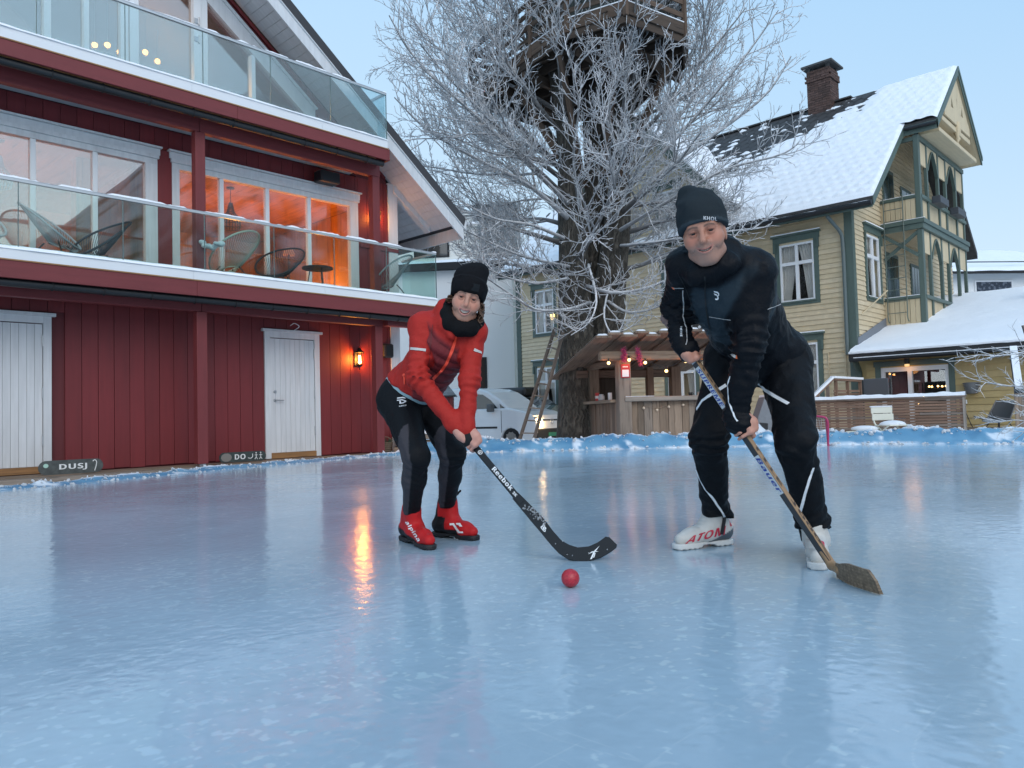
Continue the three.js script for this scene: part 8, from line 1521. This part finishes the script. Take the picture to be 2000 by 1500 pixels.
  // ---- boots
  const boot = (heel, toe, ank, nm) => {
    heel = heel.clone(); toe = toe.clone(); const f = toe.clone().sub(heel).setY(0), L = f.length(); f.normalize(); const s = V().crossVectors(V(0, 1, 0), f);
    const P = (a, b, c) => heel.clone().setY(0).addScaledVector(f, a * L).addScaledVector(s, c).add(V(0, b, 0));
    const up = B.join([B.cap(P(0.13, 0.065, 0), P(0.42, 0.07, 0), 0.043, 0.047), B.cap(P(0.42, 0.07, 0), P(0.72, 0.052, 0), 0.047, 0.038), B.cap(P(0.72, 0.052, 0), P(0.9, 0.045, 0), 0.037, 0.028), B.cap(P(0.2, 0.08, 0), ank.clone().add(V(0, 0.03, 0)), 0.047, 0.050), B.cap(P(0.42, 0.085, 0), ank.clone().addScaledVector(f, 0.03).add(V(0, 0.02, 0)), 0.042, 0.044)], 0.03);
    const fn = crease(p => B.smax(up(p), 0.02 - p.y, 0.006), 0.003, 30, 2);
    const soleF = p => { const q = p.clone().sub(heel); const a = q.dot(f) / L, c = q.dot(s); const w = 0.040 - 0.010 * sstep(0.35, 0.5, a) * sstep(0.68, 0.5, a) + 0.004 * sstep(0.6, 0.75, a); const d2 = B.cap(P(0.12, p.y, 0), P(0.9, p.y, 0), w, w * 0.92)(p); const arch = 0.012 * sstep(0.3, 0.42, a) * sstep(0.66, 0.52, a), lug = 0.003 * (Math.sin(a * 70) > 0 ? 1 : 0); return B.smax(d2, Math.max(p.y - 0.028, 0.0005 + arch + lug - p.y), 0.004); };
    return { fn, soleF, P, box: boxOf([P(0, 0, 0), P(1, 0, 0), ank.clone().add(V(0, 0.06, 0))], 0.075), f, s, L, ank };
  };
  const gR = atPlane('y', 0, 1428, 1062), tR = atPlane('y', 0, 1319, 1074), gL2 = atPlane('y', 0, 1594, 1070), tL = atPlane('y', 0, 1598, 1116);
  const specs = [boot(gR, tR, J.aR), boot(gL2, tL, J.aL)];
  specs.forEach((b, i) => {
    const g = gl(b.fn, b.box, 0.005);
    paint(g, p => { const q = p.clone().sub(b.P(0, 0, 0)), a = q.dot(b.f) / b.L, y = p.y; if (y < 0.075 - 0.12 * (a - 0.1) && a < 0.5) return [0.10, 0.115, 0.13]; if (a < 0.12 && y > 0.09) return [0.5, 0.03, 0.05]; const k = 0.9 + 0.2 * fbm(p.x * 40, p.y * 40, p.z * 40, 2); return [0.56 * k, 0.545 * k, 0.51 * k]; });
    const bt = part('boot', triUV(g), cloth({ roughness: 0.4, bumpScale: 0.001 }), man);
    const sg = gl(b.soleF, b.box, 0.0048); part('sole', triUV(sg), mat([0.62, 0.62, 0.60], { roughness: 0.6 }), bt);
    const redM = mat([0.50, 0.018, 0.05], { roughness: 0.45, side: THREE.DoubleSide });
    if (i === 0) {
      const l2 = lay(b.fn, textShapes('ATOM', 0.22), [[1337, 1062], [1419, 1043], [1417, 1026], [1345, 1049]]); if (l2) part('lettering', l2, redM, bt);
    } else {
      const l2 = lay(b.fn, textShapes('ATOM', 0.2), [[1566, 1066], [1588, 1103], [1580, 1104.5], [1561, 1072]].map(q => q)); if (l2) part('lettering', l2, redM, bt);
      rib(b.fn, [[1606, 1058], [1609, 1078], [1613, 1092]], 0.012, redM, bt, 'stripe');
    }
    for (let k = 0; k < 4; k++) { const y = i ? 1044 + k * 9 : 1010 + k * 6, x0 = i ? 1570 : 1372 - k * 8, x1 = i ? 1598 : 1390 - k * 8; rib(b.fn, [[x0, y], [x1, y + 3]], 0.003, mat([0.5, 0.5, 0.48], { side: THREE.DoubleSide }), bt, 'lace'); }
    const sp = [b.ank.clone().addScaledVector(b.s, i ? -0.05 : 0.055).add(V(0, 0.0, 0)), b.P(0.3, 0.06, i ? -0.055 : 0.055)];
    part('hem_cord', tube([sp[0].clone().add(V(0, 0.03, 0)), sp[0], sp[0].clone().lerp(sp[1], 0.5), sp[1]], 0.008, 6), M.blackRough, bt);
  });
  // ---- beanie
  const inv = HF.clone().invert(), q = V();
  const hatF0 = p => { q.copy(p).applyMatrix4(inv); const a = B.smin(B.ell(V(0, 0.042, -0.012), [0.090, 0.110, 0.112])(q), B.cap(V(-0.008, 0.095, -0.015), V(-0.035, 0.145, -0.03), 0.074, 0.040)(q), 0.05); const brim = q.y - (0.036 + 0.42 * Math.min(0, q.z - 0.085) * 0.62 + 0.0); let d = B.smax(a - 0.0, -brim, 0.006); const roll = Math.abs(brim - 0.006) < 0.009 ? -0.0035 : 0; d += roll; d += 0.004 * Math.sin((q.y + q.x * 0.3) * 90 + 3 * fbm(q.x * 14, q.y * 14, q.z * 14, 2)) * sstep(0.09, 0.14, q.y); return d; };
  const hatF = crease(hatF0, 0.014, 10, 77);
  const hg = gl(hatF, boxOf([toW(0, 0.03, 0), toW(0, 0.17, 0)], 0.14), 0.0055);
  paint(hg, p => { q.copy(p).applyMatrix4(inv); const b = q.y - (0.036 + 0.26 * Math.min(0, q.z - 0.085)); const k = b < 0.011 ? 1.9 : 1; return [0.020 * k, 0.027 * k, 0.032 * k]; });
  const hat = part('beanie', triUV(hg), cloth({ roughness: 0.9, bumpMap: T.weave, bumpScale: 0.0008 }), man);
  lg = lay(hatF, textShapes('KHOL'), [[1374, 429], [1400, 430.5], [1400, 424], [1374, 422.5]], 0.002); if (lg) part('lettering', lg, mat([0.55, 0.56, 0.57], { side: THREE.DoubleSide }), hat);
}
// ---------------------------------------------------------------- the woman in red
{
  const wo = thing('person', 'person in red jacket and black beanie bending over a black hockey stick', 'person', [-3.05, 0, -2.6]);
  const J = {
    neck: at(893, 630, 3.72), chest: at(872, 668, 3.76), belly: at(835, 722, 3.88), pelvis: at(798, 768, 4.0),
    sR: at(826, 636, 3.72), eR: at(815, 737, 3.64), wR: at(886, 826, 3.60),
    sL: at(928, 648, 3.70), eL: at(917, 742, 3.64), wL: at(911, 835, 3.58),
    hR: at(778, 782, 3.97), kR: at(813, 890, 3.70), aR: at(803, 1003, 3.92),
    hL: at(838, 786, 4.05), kL: at(884, 884, 3.82), aL: at(872, 990, 4.1),
  };
  const HF = headFrame(912, 584, 3.66, -0.24, 0.02, -0.05, 0.97, 0.93);
  const O = { jaw: 0.051, chin: 0.021, nose: 0.104, smile: 17, mouth: 0.030, gap: 0.0072, fold: 0.6, crease: 0, ala: 0.0135, lid: 0.36, lash: 0.95, socket: 0.75, skin: [0.47, 0.24, 0.17], blush: 0.55, stubble: 0, lip: [0.50, 0.20, 0.17], brow: [0.09, 0.05, 0.035], look: [0, 0], iris: [0.014, 0.011, 0.010] };
  const head = makeHead(HF, O), toW = (x, y, z) => V(x, y, z).applyMatrix4(HF), B = SDF;
  const sd = WSp.heel.clone().sub(WSp.butt).normalize(), onW = (x, y) => { const t = (y - 842) / (1078 - 842); return at(lerp(903, 1098, t), y, 1 / lerp(1 / 3.62, 1 / 3.35, t)); };
  const vw = rayAt(1000, 750).multiplyScalar(-1);
  const gA = onW(0, 851), gB = onW(0, 865);
  const h1 = gripHand(gA, sd, J.wR.clone().sub(gA).normalize().addScaledVector(vw, 0.15), J.wR, 0.0175, -1, 1);
  const h2 = gripHand(gB, sd, V(-0.4, 0.5, 0).add(J.wL.clone().sub(gB).normalize()).addScaledVector(vw, 0.3), J.wL, 0.0175, 1, 1);
  const bodyF = B.join([B.cap(toW(0, -0.06, -0.03), J.neck, 0.047, 0.05), B.cap(J.neck, J.chest, 0.06, 0.10), B.cap(J.chest, J.belly, 0.10, 0.085), B.cap(J.belly, J.pelvis, 0.085, 0.115),
    B.cap(J.chest, J.sR, 0.07, 0.038), B.cap(J.chest, J.sL, 0.07, 0.038), B.cap(J.sR, J.eR, 0.036, 0.028), B.cap(J.eR, J.wR, 0.028, 0.02), B.cap(J.sL, J.eL, 0.034, 0.027), B.cap(J.eL, J.wL, 0.027, 0.019),
    B.cap(J.pelvis, J.hR, 0.09, 0.08), B.cap(J.pelvis, J.hL, 0.09, 0.08), B.cap(J.hR, J.kR, 0.07, 0.043), B.cap(J.kR, J.aR, 0.044, 0.028), B.cap(J.hL, J.kL, 0.066, 0.043), B.cap(J.kL, J.aL, 0.044, 0.028)], 0.045);
  const bg = gl(bodyF, boxOf(Object.values(J), 0.17), 0.013); paint(bg, () => O.skin);
  const hands = [h1.geo(), h2.geo()].map(g => paint(g, () => [0.56, 0.27, 0.205]));
  const body = part('body', [bg, head.geo, ...hands].map(g => triUV(g)), mat([1, 1, 1], { vertexColors: true, roughness: 0.5, bumpMap: T.noise, bumpScale: 0.0006 }), wo);
  eyes(body, HF, O); teeth(body, HF, O, head.local);
  // ---- jacket
  const cR = J.wR.clone().lerp(gA, 0.25), cL = J.wL.clone().lerp(gB, 0.2);
  const jac0 = B.join([B.cap(J.neck, J.chest, 0.085, 0.132), B.cap(J.chest, J.belly, 0.134, 0.118), B.cap(J.belly, J.pelvis, 0.118, 0.146), B.cap(J.chest.clone().lerp(J.neck, 0.3), J.sR, 0.095, 0.064), B.cap(J.chest.clone().lerp(J.neck, 0.3), J.sL, 0.09, 0.056),
    B.cap(J.sR, J.eR, 0.062, 0.047), B.cap(J.eR, J.wR, 0.049, 0.036), B.cap(J.sL, J.eL, 0.054, 0.044), B.cap(J.eL, J.wL, 0.045, 0.034), B.cap(J.wR, cR, 0.036, 0.034), B.cap(J.wL, cL, 0.034, 0.032)], 0.035);
  const hood = B.join([B.cap(toW(-0.10, -0.075, -0.06), toW(-0.085, -0.14, 0.02), 0.045, 0.035), B.cap(toW(-0.10, -0.075, -0.06), toW(-0.02, -0.09, -0.12), 0.045), B.cap(toW(-0.02, -0.09, -0.12), toW(0.08, -0.12, -0.06), 0.045), B.cap(toW(-0.085, -0.14, 0.02), toW(-0.03, -0.19, 0.06), 0.035, 0.022), B.cap(J.neck, toW(-0.05, -0.14, -0.04), 0.09, 0.06)], 0.03);
  const axis = J.belly.clone().sub(J.pelvis).normalize(), hemP = at(790, 752, 3.97), hemN = V(0, 1, 0).addScaledVector(axis, 0.7).addScaledVector(V(Math.cos(camera.rotation.y), 0, -Math.sin(camera.rotation.y)), 0.35).normalize();
  const jacF = p => { let d = B.smin(jac0(p), hood(p), 0.03); if (d < 0.03 && d > -0.03) d += folds(p, J.sR, J.eR, 0.95, 0.3, 0.0045, 46) + folds(p, J.eR, J.wR, 0.1, 0.3, 0.0045, 52) + folds(p, J.sL, J.eL, 0.95, 0.25, 0.003, 40) + folds(p, J.eL, J.wL, 0.15, 0.35, 0.003, 44); const aR = B.cap(J.eR, J.wR, 0.058)(p), aL = B.cap(J.eL, J.wL, 0.055)(p); if (aR > 0 && aL > 0) d = B.smax(d, -p.clone().sub(hemP).dot(hemN), 0.012); return B.smax(d, -(head.field(p) - 0.004), 0.004); };
  const along = p => p.clone().sub(J.neck).dot(J.pelvis.clone().sub(J.neck).normalize());
  const vest = p => { const dR = B.cap(J.sR, J.eR, 0.074, 0.066)(p), dL = B.cap(J.sL, J.eL, 0.068, 0.064)(p), fw = p.clone().sub(J.chest).dot(vw); const rgt = p.clone().sub(J.belly).dot(V(Math.cos(camera.rotation.y), 0, -Math.sin(camera.rotation.y))); return sstep(0.0, 0.008, dR) * sstep(0.0, 0.008, dL) * sstep(0.02, 0.05, along(p)) * sstep(0.005, 0.02, rgt + 0.055 - 0.15 * (0.2 - along(p))) * (hood(p) > 0.012 ? 1 : 0) * (B.cap(J.eR, J.wR, 0.066)(p) > 0 ? 1 : 0) * (B.cap(J.eL, J.wL, 0.066)(p) > 0 ? 1 : 0); };
  const quilt = p => { const d = jacF(p); if (Math.abs(d) > 0.03) return d; const v = vest(p); return d - 0.011 * v * Math.abs(Math.sin(along(p) * 58)) + 0.002; };
  const jacW = crease(crease(quilt, 0.015, 10, 13, 0.8), 0.009, 24, 4, 0.7);
  const jg = gl(jacW, boxOf([J.neck, J.sR, J.eR, J.wR, J.sL, J.eL, J.wL, J.pelvis, toW(-0.1, -0.07, -0.1), cR, cL], 0.16), 0.0075);
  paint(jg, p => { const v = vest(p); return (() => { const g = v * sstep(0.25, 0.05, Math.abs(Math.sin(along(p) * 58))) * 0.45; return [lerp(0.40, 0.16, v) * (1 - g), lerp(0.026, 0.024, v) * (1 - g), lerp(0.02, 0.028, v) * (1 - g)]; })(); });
  const jacket = part('jacket', triUV(jg), cloth({ roughness: 0.6 }), wo);
  const grey = mat([0.5, 0.48, 0.46], { roughness: 0.5, side: THREE.DoubleSide }), coral = mat([0.85, 0.07, 0.03], { roughness: 0.5, side: THREE.DoubleSide }), white = mat([0.78, 0.78, 0.78], { roughness: 0.5, side: THREE.DoubleSide });
  const rib = (f, pts, w, m, par, nm) => { const g = ribbon(f, pts, w); if (g) part(nm, g, m, par); };
  rib(jacW, [[795, 680], [832, 684]], 0.013, grey, jacket, 'reflective_strip'); rib(jacW, [[926, 683], [940, 689]], 0.013, grey, jacket, 'reflective_strip');
  rib(jacW, [[894, 646], [889, 664], [883, 684], [872, 710], [860, 727], [846, 740]], 0.014, coral, jacket, 'zip');
  rib(jacW, [[846, 634], [842, 660], [841, 686], [836, 715]], 0.003, mat([0.09, 0.012, 0.012], { side: THREE.DoubleSide }), jacket, 'seam');
  rib(jacW, [[749, 724], [760, 712], [776, 700]], 0.003, mat([0.16, 0.015, 0.015], { side: THREE.DoubleSide }), jacket, 'seam');
  const zp = hit(jacW, 790, 733); if (zp) part('zip_pull', [cyl(zp.clone().addScaledVector(vw, 0.006), zp.clone().addScaledVector(vw, 0.008).add(V(0, -0.045, 0)), 0.006, 0.004, 6), ball(zp.clone().addScaledVector(vw, 0.006), 0.010, 8, 6)], coral, jacket);
  part('hood_lining', (() => { const f = B.join([B.cap(toW(-0.085, -0.03, -0.02), toW(-0.083, -0.11, 0.035), 0.02, 0.018), B.cap(toW(-0.083, -0.11, 0.035), toW(-0.075, -0.14, 0.05), 0.018, 0.012)], 0.01); return triUV(gl(f, boxOf([toW(-0.09, -0.03, 0), toW(-0.03, -0.18, 0.07)], 0.04), 0.005)); })(), mat([0.5, 0.14, 0.14], { roughness: 0.8 }), jacket);
  // black inner cuffs
  const cu = B.join([B.cap(cR, J.wR.clone().lerp(gA, 0.70), 0.040, 0.050), B.cap(cL, J.wL.clone().lerp(gB, 0.62), 0.040, 0.050)], 0.01);
  part('cuff', triUV(gl(cu, boxOf([cR, cL, gA, gB], 0.07), 0.005)), mat([0.006, 0.006, 0.007], { roughness: 0.85 }), jacket);
  // pale shirt showing at the waist
  const shf = B.smax; const shirtF = p => B.smax(B.join([B.cap(J.belly, J.pelvis, 0.11, 0.139)], 0.02)(p), Math.max(p.clone().sub(hemP).dot(hemN) - 0.02, -p.clone().sub(hemP).dot(hemN) - 0.028), 0.008);
  part('shirt', triUV(gl(shirtF, boxOf([J.belly, J.pelvis], 0.17), 0.008)), mat([0.32, 0.46, 0.5], { roughness: 0.8 }), wo);
  // ---- tights
  const tr0 = B.join([B.cap(J.pelvis, J.pelvis.clone().lerp(J.belly, 0.05), 0.132), B.cap(J.pelvis, J.hR, 0.125, 0.106), B.cap(J.pelvis, J.hL, 0.118, 0.098), B.cap(J.hR, J.kR, 0.104, 0.060), B.cap(J.hL, J.kL, 0.096, 0.060), B.cap(J.kR, J.kR.clone().lerp(J.aR, 0.4), 0.060, 0.056), B.cap(J.kR.clone().lerp(J.aR, 0.4), J.aR, 0.056, 0.042), B.cap(J.kL, J.kL.clone().lerp(J.aL, 0.4), 0.060, 0.056), B.cap(J.kL.clone().lerp(J.aL, 0.4), J.aL, 0.056, 0.043)], 0.03);
  const knee = p => { let d = tr0(p); if (d > 0.04) return d; for (const [k, a] of [[J.kR, J.aR], [J.kL, J.aL]]) { const ax = a.clone().sub(k), t = p.clone().sub(k).dot(ax) / ax.lengthSq(); d += 0.003 * sstep(0.28, 0.05, Math.abs(t - 0.06)) * Math.sin(t * 50 + 22 * fbm(p.x * 8, p.y * 8, p.z * 8, 2)) + 0.002 * sstep(0.8, 0.95, t) * Math.sin(t * 70 + 9 * fbm(p.x * 9, p.y * 9, p.z * 9, 2)); } return B.smax(B.smax(d, -(p.y - (p.distanceTo(J.aR) < p.distanceTo(J.aL) ? J.aR.y - 0.005 : J.aL.y - 0.005)), 0.006), p.clone().sub(hemP).dot(hemN) - 0.0, 0.01); };
  const troW = crease(knee, 0.006, 12, 41, 0.7);
  const tg = gl(troW, boxOf([J.pelvis, J.hR, J.hL, J.kR, J.kL, J.aR, J.aL], 0.15), 0.0075);
  const left = V(-Math.cos(camera.rotation.y), 0, Math.sin(camera.rotation.y));
  const greyP = p => { let k = 0; for (const [h, kn, a, lo] of [[J.hR, J.kR, J.aR, 0.6], [J.hL, J.kL, J.aL, 0.72]]) { const w = p.clone().sub(kn), ax = a.clone().sub(kn), t = w.dot(ax) / ax.lengthSq(); const base = t > 0 ? kn.clone().addScaledVector(ax, clamp(t, 0, 1)) : kn.clone().lerp(h, clamp(-t * 0.9, 0, 1)); const sL = p.clone().sub(base).dot(left); if (p.distanceTo(base) < 0.1 && t > -0.62) k = Math.max(k, sstep(0.012, 0.016, sL - 0.035 * sstep(-0.25, -0.6, t))); } return k; };
  paint(tg, p => { const k = greyP(p); return [lerp(0.006, 0.052, k), lerp(0.007, 0.048, k), lerp(0.009, 0.055, k)]; });
  const tights = part('tights', triUV(tg), cloth({ roughness: 0.65 }), wo);
  const mark = [poly2([[0.05, 1], [0.7, 1], [1, 0.8], [0.78, 0.8], [0.62, 0.86], [0.05, 0.86]]), poly2([[0.0, 0.72], [0.55, 0.72], [0.95, 0.52], [0.95, 0.36], [0.6, 0.2], [0.22, 0.2], [0.22, 0.56], [0.4, 0.56], [0.4, 0.32], [0.6, 0.34], [0.75, 0.42], [0.72, 0.5], [0.5, 0.6], [0.0, 0.6]])];
  let l = lay(troW, mark, [[777, 793], [795, 791], [793, 775], [775, 777]]); if (l) part('emblem', l, white, tights);
  l = lay(troW, textShapes('DÆHLIE'), [[780, 795.5], [794, 793], [793.5, 790.5], [779.5, 793]]); if (l) part('lettering', l, white, tights);
  // ---- boots
  const boot = (heel, toe, ank) => {
    const f = toe.clone().sub(heel).setY(0), L = f.length(); f.normalize(); const s = V().crossVectors(V(0, 1, 0), f);
    const P = (a, b, c) => heel.clone().setY(0).addScaledVector(f, a * L).addScaledVector(s, c).add(V(0, b, 0));
    const up = B.join([B.cap(P(0.16, 0.06, 0), P(0.45, 0.066, 0), 0.041, 0.044), B.cap(P(0.45, 0.066, 0), P(0.74, 0.05, 0), 0.044, 0.037), B.cap(P(0.74, 0.05, 0), P(0.89, 0.044, 0), 0.036, 0.028), B.cap(P(0.22, 0.075, 0), ank.clone().add(V(0, 0.025, 0)), 0.045, 0.047), B.cap(P(0.45, 0.085, 0), ank.clone().addScaledVector(f, 0.03).add(V(0, 0.03, 0)), 0.038, 0.036)], 0.028);
    const fn = crease(p => B.smax(up(p), 0.02 - p.y, 0.006), 0.003, 30, 2);
    const soleF = p => { const q = p.clone().sub(heel), a = q.dot(f) / L, w = 0.039 - 0.009 * sstep(0.35, 0.5, a) * sstep(0.68, 0.5, a); const d2 = B.cap(P(0.13, p.y, 0), P(0.89, p.y, 0), w, w * 0.92)(p), arch = 0.010 * sstep(0.3, 0.42, a) * sstep(0.66, 0.52, a), lug = 0.003 * (Math.sin(a * 70) > 0 ? 1 : 0); return B.smax(d2, Math.max(p.y - 0.026, 0.0005 + arch + lug - p.y), 0.004); };
    return { fn, soleF, P, box: boxOf([P(0, 0, 0), P(1, 0, 0), ank.clone().add(V(0, 0.06, 0))], 0.07), f, s, L };
  };
  const bs = [boot(atPlane('y', 0, 786, 1052), atPlane('y', 0, 846, 1076), J.aR), boot(atPlane('y', 0, 846, 1046), atPlane('y', 0, 934, 1056), J.aL)];
  bs.forEach((b, i) => {
    const g = gl(b.fn, b.box, 0.005);
    paint(g, p => { const q = p.clone().sub(b.P(0, 0, 0)), a = q.dot(b.f) / b.L, y = p.y; if (i === 0) { if (a < 0.16) return [0.07, 0.07, 0.075]; if (y < 0.10 - 0.10 * a && a < 0.62) return [0.012, 0.012, 0.014]; } else { if (a < 0.42 && y < 0.13 - 0.05 * a) return [0.014, 0.014, 0.016]; if (a < 0.26) return [0.012, 0.012, 0.014]; if (y < 0.05 && a < 0.66) return [0.014, 0.014, 0.016]; } return [0.50, 0.02, 0.022]; });
    const bt = part('boot', triUV(g), cloth({ roughness: 0.45, bumpScale: 0.001 }), wo);
    part('sole', triUV(gl(b.soleF, b.box, 0.0048)), mat([0.012, 0.012, 0.014], { roughness: 0.6 }), bt);
    if (i === 0) { l = lay(b.fn, textShapes('alpina', 0.1), [[790, 1021], [815, 1059], [823, 1054], [798, 1016]]); if (l) part('lettering', l, white, bt); }
    else { l = lay(b.fn, [poly2([[0, 0.75], [0.18, 0.75], [0.62, 0.12], [0.9, 0.12], [0.9, 0], [0.52, 0]]), poly2([[0.1, 1], [0.4, 1], [0.78, 0.42], [1, 0.42], [1, 0.3], [0.68, 0.3], [0.32, 0.86], [0.1, 0.86]]), poly2([[0.55, 1], [0.85, 1], [1, 0.75], [0.8, 0.75], [0.72, 0.86], [0.6, 0.86]])], [[876, 1049], [906, 1049], [903, 1022], [876, 1022]]); if (l) part('emblem', l, white, bt); }
    part('pull_tab', tube([b.P(0.34, 0.20, 0), b.P(0.5, 0.215, 0), b.P(0.62, 0.25, 0.01)], 0.006, 5), M.blackRough, bt);
  });
  // ---- beanie with a folded cuff, neck warmer, hair
  const inv = HF.clone().invert(), q = V();
  const brimY = z => 0.030 + 0.36 * Math.min(0, z - 0.085);
  const hatF = crease(p => { q.copy(p).applyMatrix4(inv); const a = B.smin(B.ell(V(0, 0.045, -0.014), [0.089, 0.115, 0.110])(q), B.cap(V(-0.025, 0.10, -0.02), V(0.025, 0.14, -0.03), 0.066, 0.056)(q), 0.03); const b = q.y - brimY(q.z); let d = B.smax(a, -b, 0.006); if (d < 0.03) d -= 0.0075 * sstep(0.086, 0.078, b) * sstep(-0.01, 0.004, b); return d; }, 0.015, 11, 7);
  const hg = gl(hatF, boxOf([toW(0, 0.03, 0), toW(0, 0.16, 0)], 0.135), 0.0055); paint(hg, () => [0.0075, 0.0075, 0.009]);
  const hat = part('beanie', triUV(hg), cloth({ roughness: 0.95, bumpMap: T.weave, bumpScale: 0.0008 }), wo);
  l = lay(hatF, [poly2([[0, 0], [1, 0], [1, 1], [0, 1]])], [[920, 567], [934, 571], [937, 556], [922, 553]], 0.0025); if (l) part('cuff_patch', l, mat([0.014, 0.017, 0.02], { roughness: 0.9, ior: 1.5, specularIntensity: 0.3, side: THREE.DoubleSide }), hat);
  const gaitF = crease(p => { q.copy(p).applyMatrix4(inv); let d = 1e9; const R = [[-0.078, -0.055, -0.02, 0.030], [-0.082, -0.095, 0.02, 0.034], [-0.055, -0.135, 0.055, 0.036], [0, -0.152, 0.068, 0.036], [0.055, -0.135, 0.05, 0.036], [0.08, -0.10, 0.0, 0.034], [0.06, -0.09, -0.07, 0.034], [0, -0.08, -0.1, 0.034], [-0.06, -0.06, -0.075, 0.032]]; for (let i = 0; i < R.length; i++) { const a = R[i], b = R[(i + 1) % R.length]; const v = B.cap(V(a[0], a[1], a[2]), V(b[0], b[1], b[2]), a[3], b[3])(q); d = d > 1e8 ? v : B.smin(d, v, 0.02); } return B.smax(d, -(head.local(q) - 0.002), 0.003); }, 0.010, 16, 19);
  const gg = gl(gaitF, boxOf([toW(0, -0.1, 0)], 0.16), 0.0055); paint(gg, () => [0.007, 0.007, 0.008]);
  part('neck_warmer', triUV(gg), cloth({ roughness: 0.9 }), wo);
  const strands = [], r = rng(5);
  for (let i = 0; i < 46; i++) { const s = i < 36 ? 1 : -1, z = -0.03 + 0.07 * r(), x0 = s * (0.078 + 0.01 * r()), L = s > 0 ? 0.075 + 0.04 * r() : 0.03, pts = []; for (let k = 0; k <= 8; k++) { const t = k / 8; pts.push(toW(x0 + s * (0.012 * t + 0.011 * Math.sin(t * 11 + i)) + 0.006 * (r() - 0.5), -0.005 - L * t, z + 0.012 * Math.cos(t * 10 + i * 2) + 0.02 * t)); } strands.push(tube(pts, 0.0032 + 0.0015 * r(), 4, 12)); }
  part('hair', strands, mat([0.085, 0.045, 0.026], { roughness: 0.55 }), wo, { kind: 'stuff' });
}
{
  const { board, chalk, stroke, flat } = globalThis.__boards;
  board('dark scuffed skateboard lettered DUSJ at the foot of the first white door', -3.08, -3.88, 0.02, 0.21, -11.6, mat([0.10, 0.11, 0.105], { roughness: 0.6, map: rep(T.noise, 0.3) }), (d, at_) => {
    part('lettering', flat(at_, textShapes('DUSJ'), 0.31, 0.74, 0.24, 0.72), chalk, d);
    part('shower_drawing', [stroke(at_, [[0.86, 0.12], [0.885, 0.5], [0.89, 0.78], [0.86, 0.9], [0.83, 0.8]], 0.007)], chalk, d);
    part('sticker', flat(at_, [(() => { const s = new THREE.Shape(); s.absarc(0.5, 0.5, 0.5, 0, 6.28); return s; })()], 0.07, 0.15, 0.5, 0.8), mat([0.4, 0.6, 0.5], { side: THREE.DoubleSide }), d);
  });
  board('skateboard lettered DO with drawn figures beside the second white door', -5.58, -6.37, 0.03, 0.19, -11.64, mat([0.055, 0.075, 0.07], { roughness: 0.6, map: rep(T.noise, 0.3) }), (d, at_) => {
    part('lettering', flat(at_, textShapes('DO'), 0.32, 0.55, 0.25, 0.78), chalk, d);
    part('figure_drawing', [stroke(at_, [[0.6, 0.35], [0.66, 0.3], [0.7, 0.45], [0.7, 0.75]], 0.007), ...[0.78, 0.88].flatMap(u => [stroke(at_, [[u, 0.72], [u, 0.4], [u - 0.03, 0.18]], 0.006), stroke(at_, [[u, 0.4], [u + 0.03, 0.18]], 0.006), stroke(at_, [[u - 0.035, 0.6], [u + 0.035, 0.6]], 0.005), ball(at_(u, 0.82), 0.012, 8, 6)])], chalk, d);
    part('painted_end', flat(at_, [(() => { const s = new THREE.Shape(); s.absellipse(0.5, 0.5, 0.5, 0.5, 0, 6.28); return s; })()], 0.03, 0.26, 0.08, 0.92), mat([0.22, 0.2, 0.18], { side: THREE.DoubleSide }), d);
  });
}
scene.updateMatrixWorld(true);
renderer.render(scene, camera);
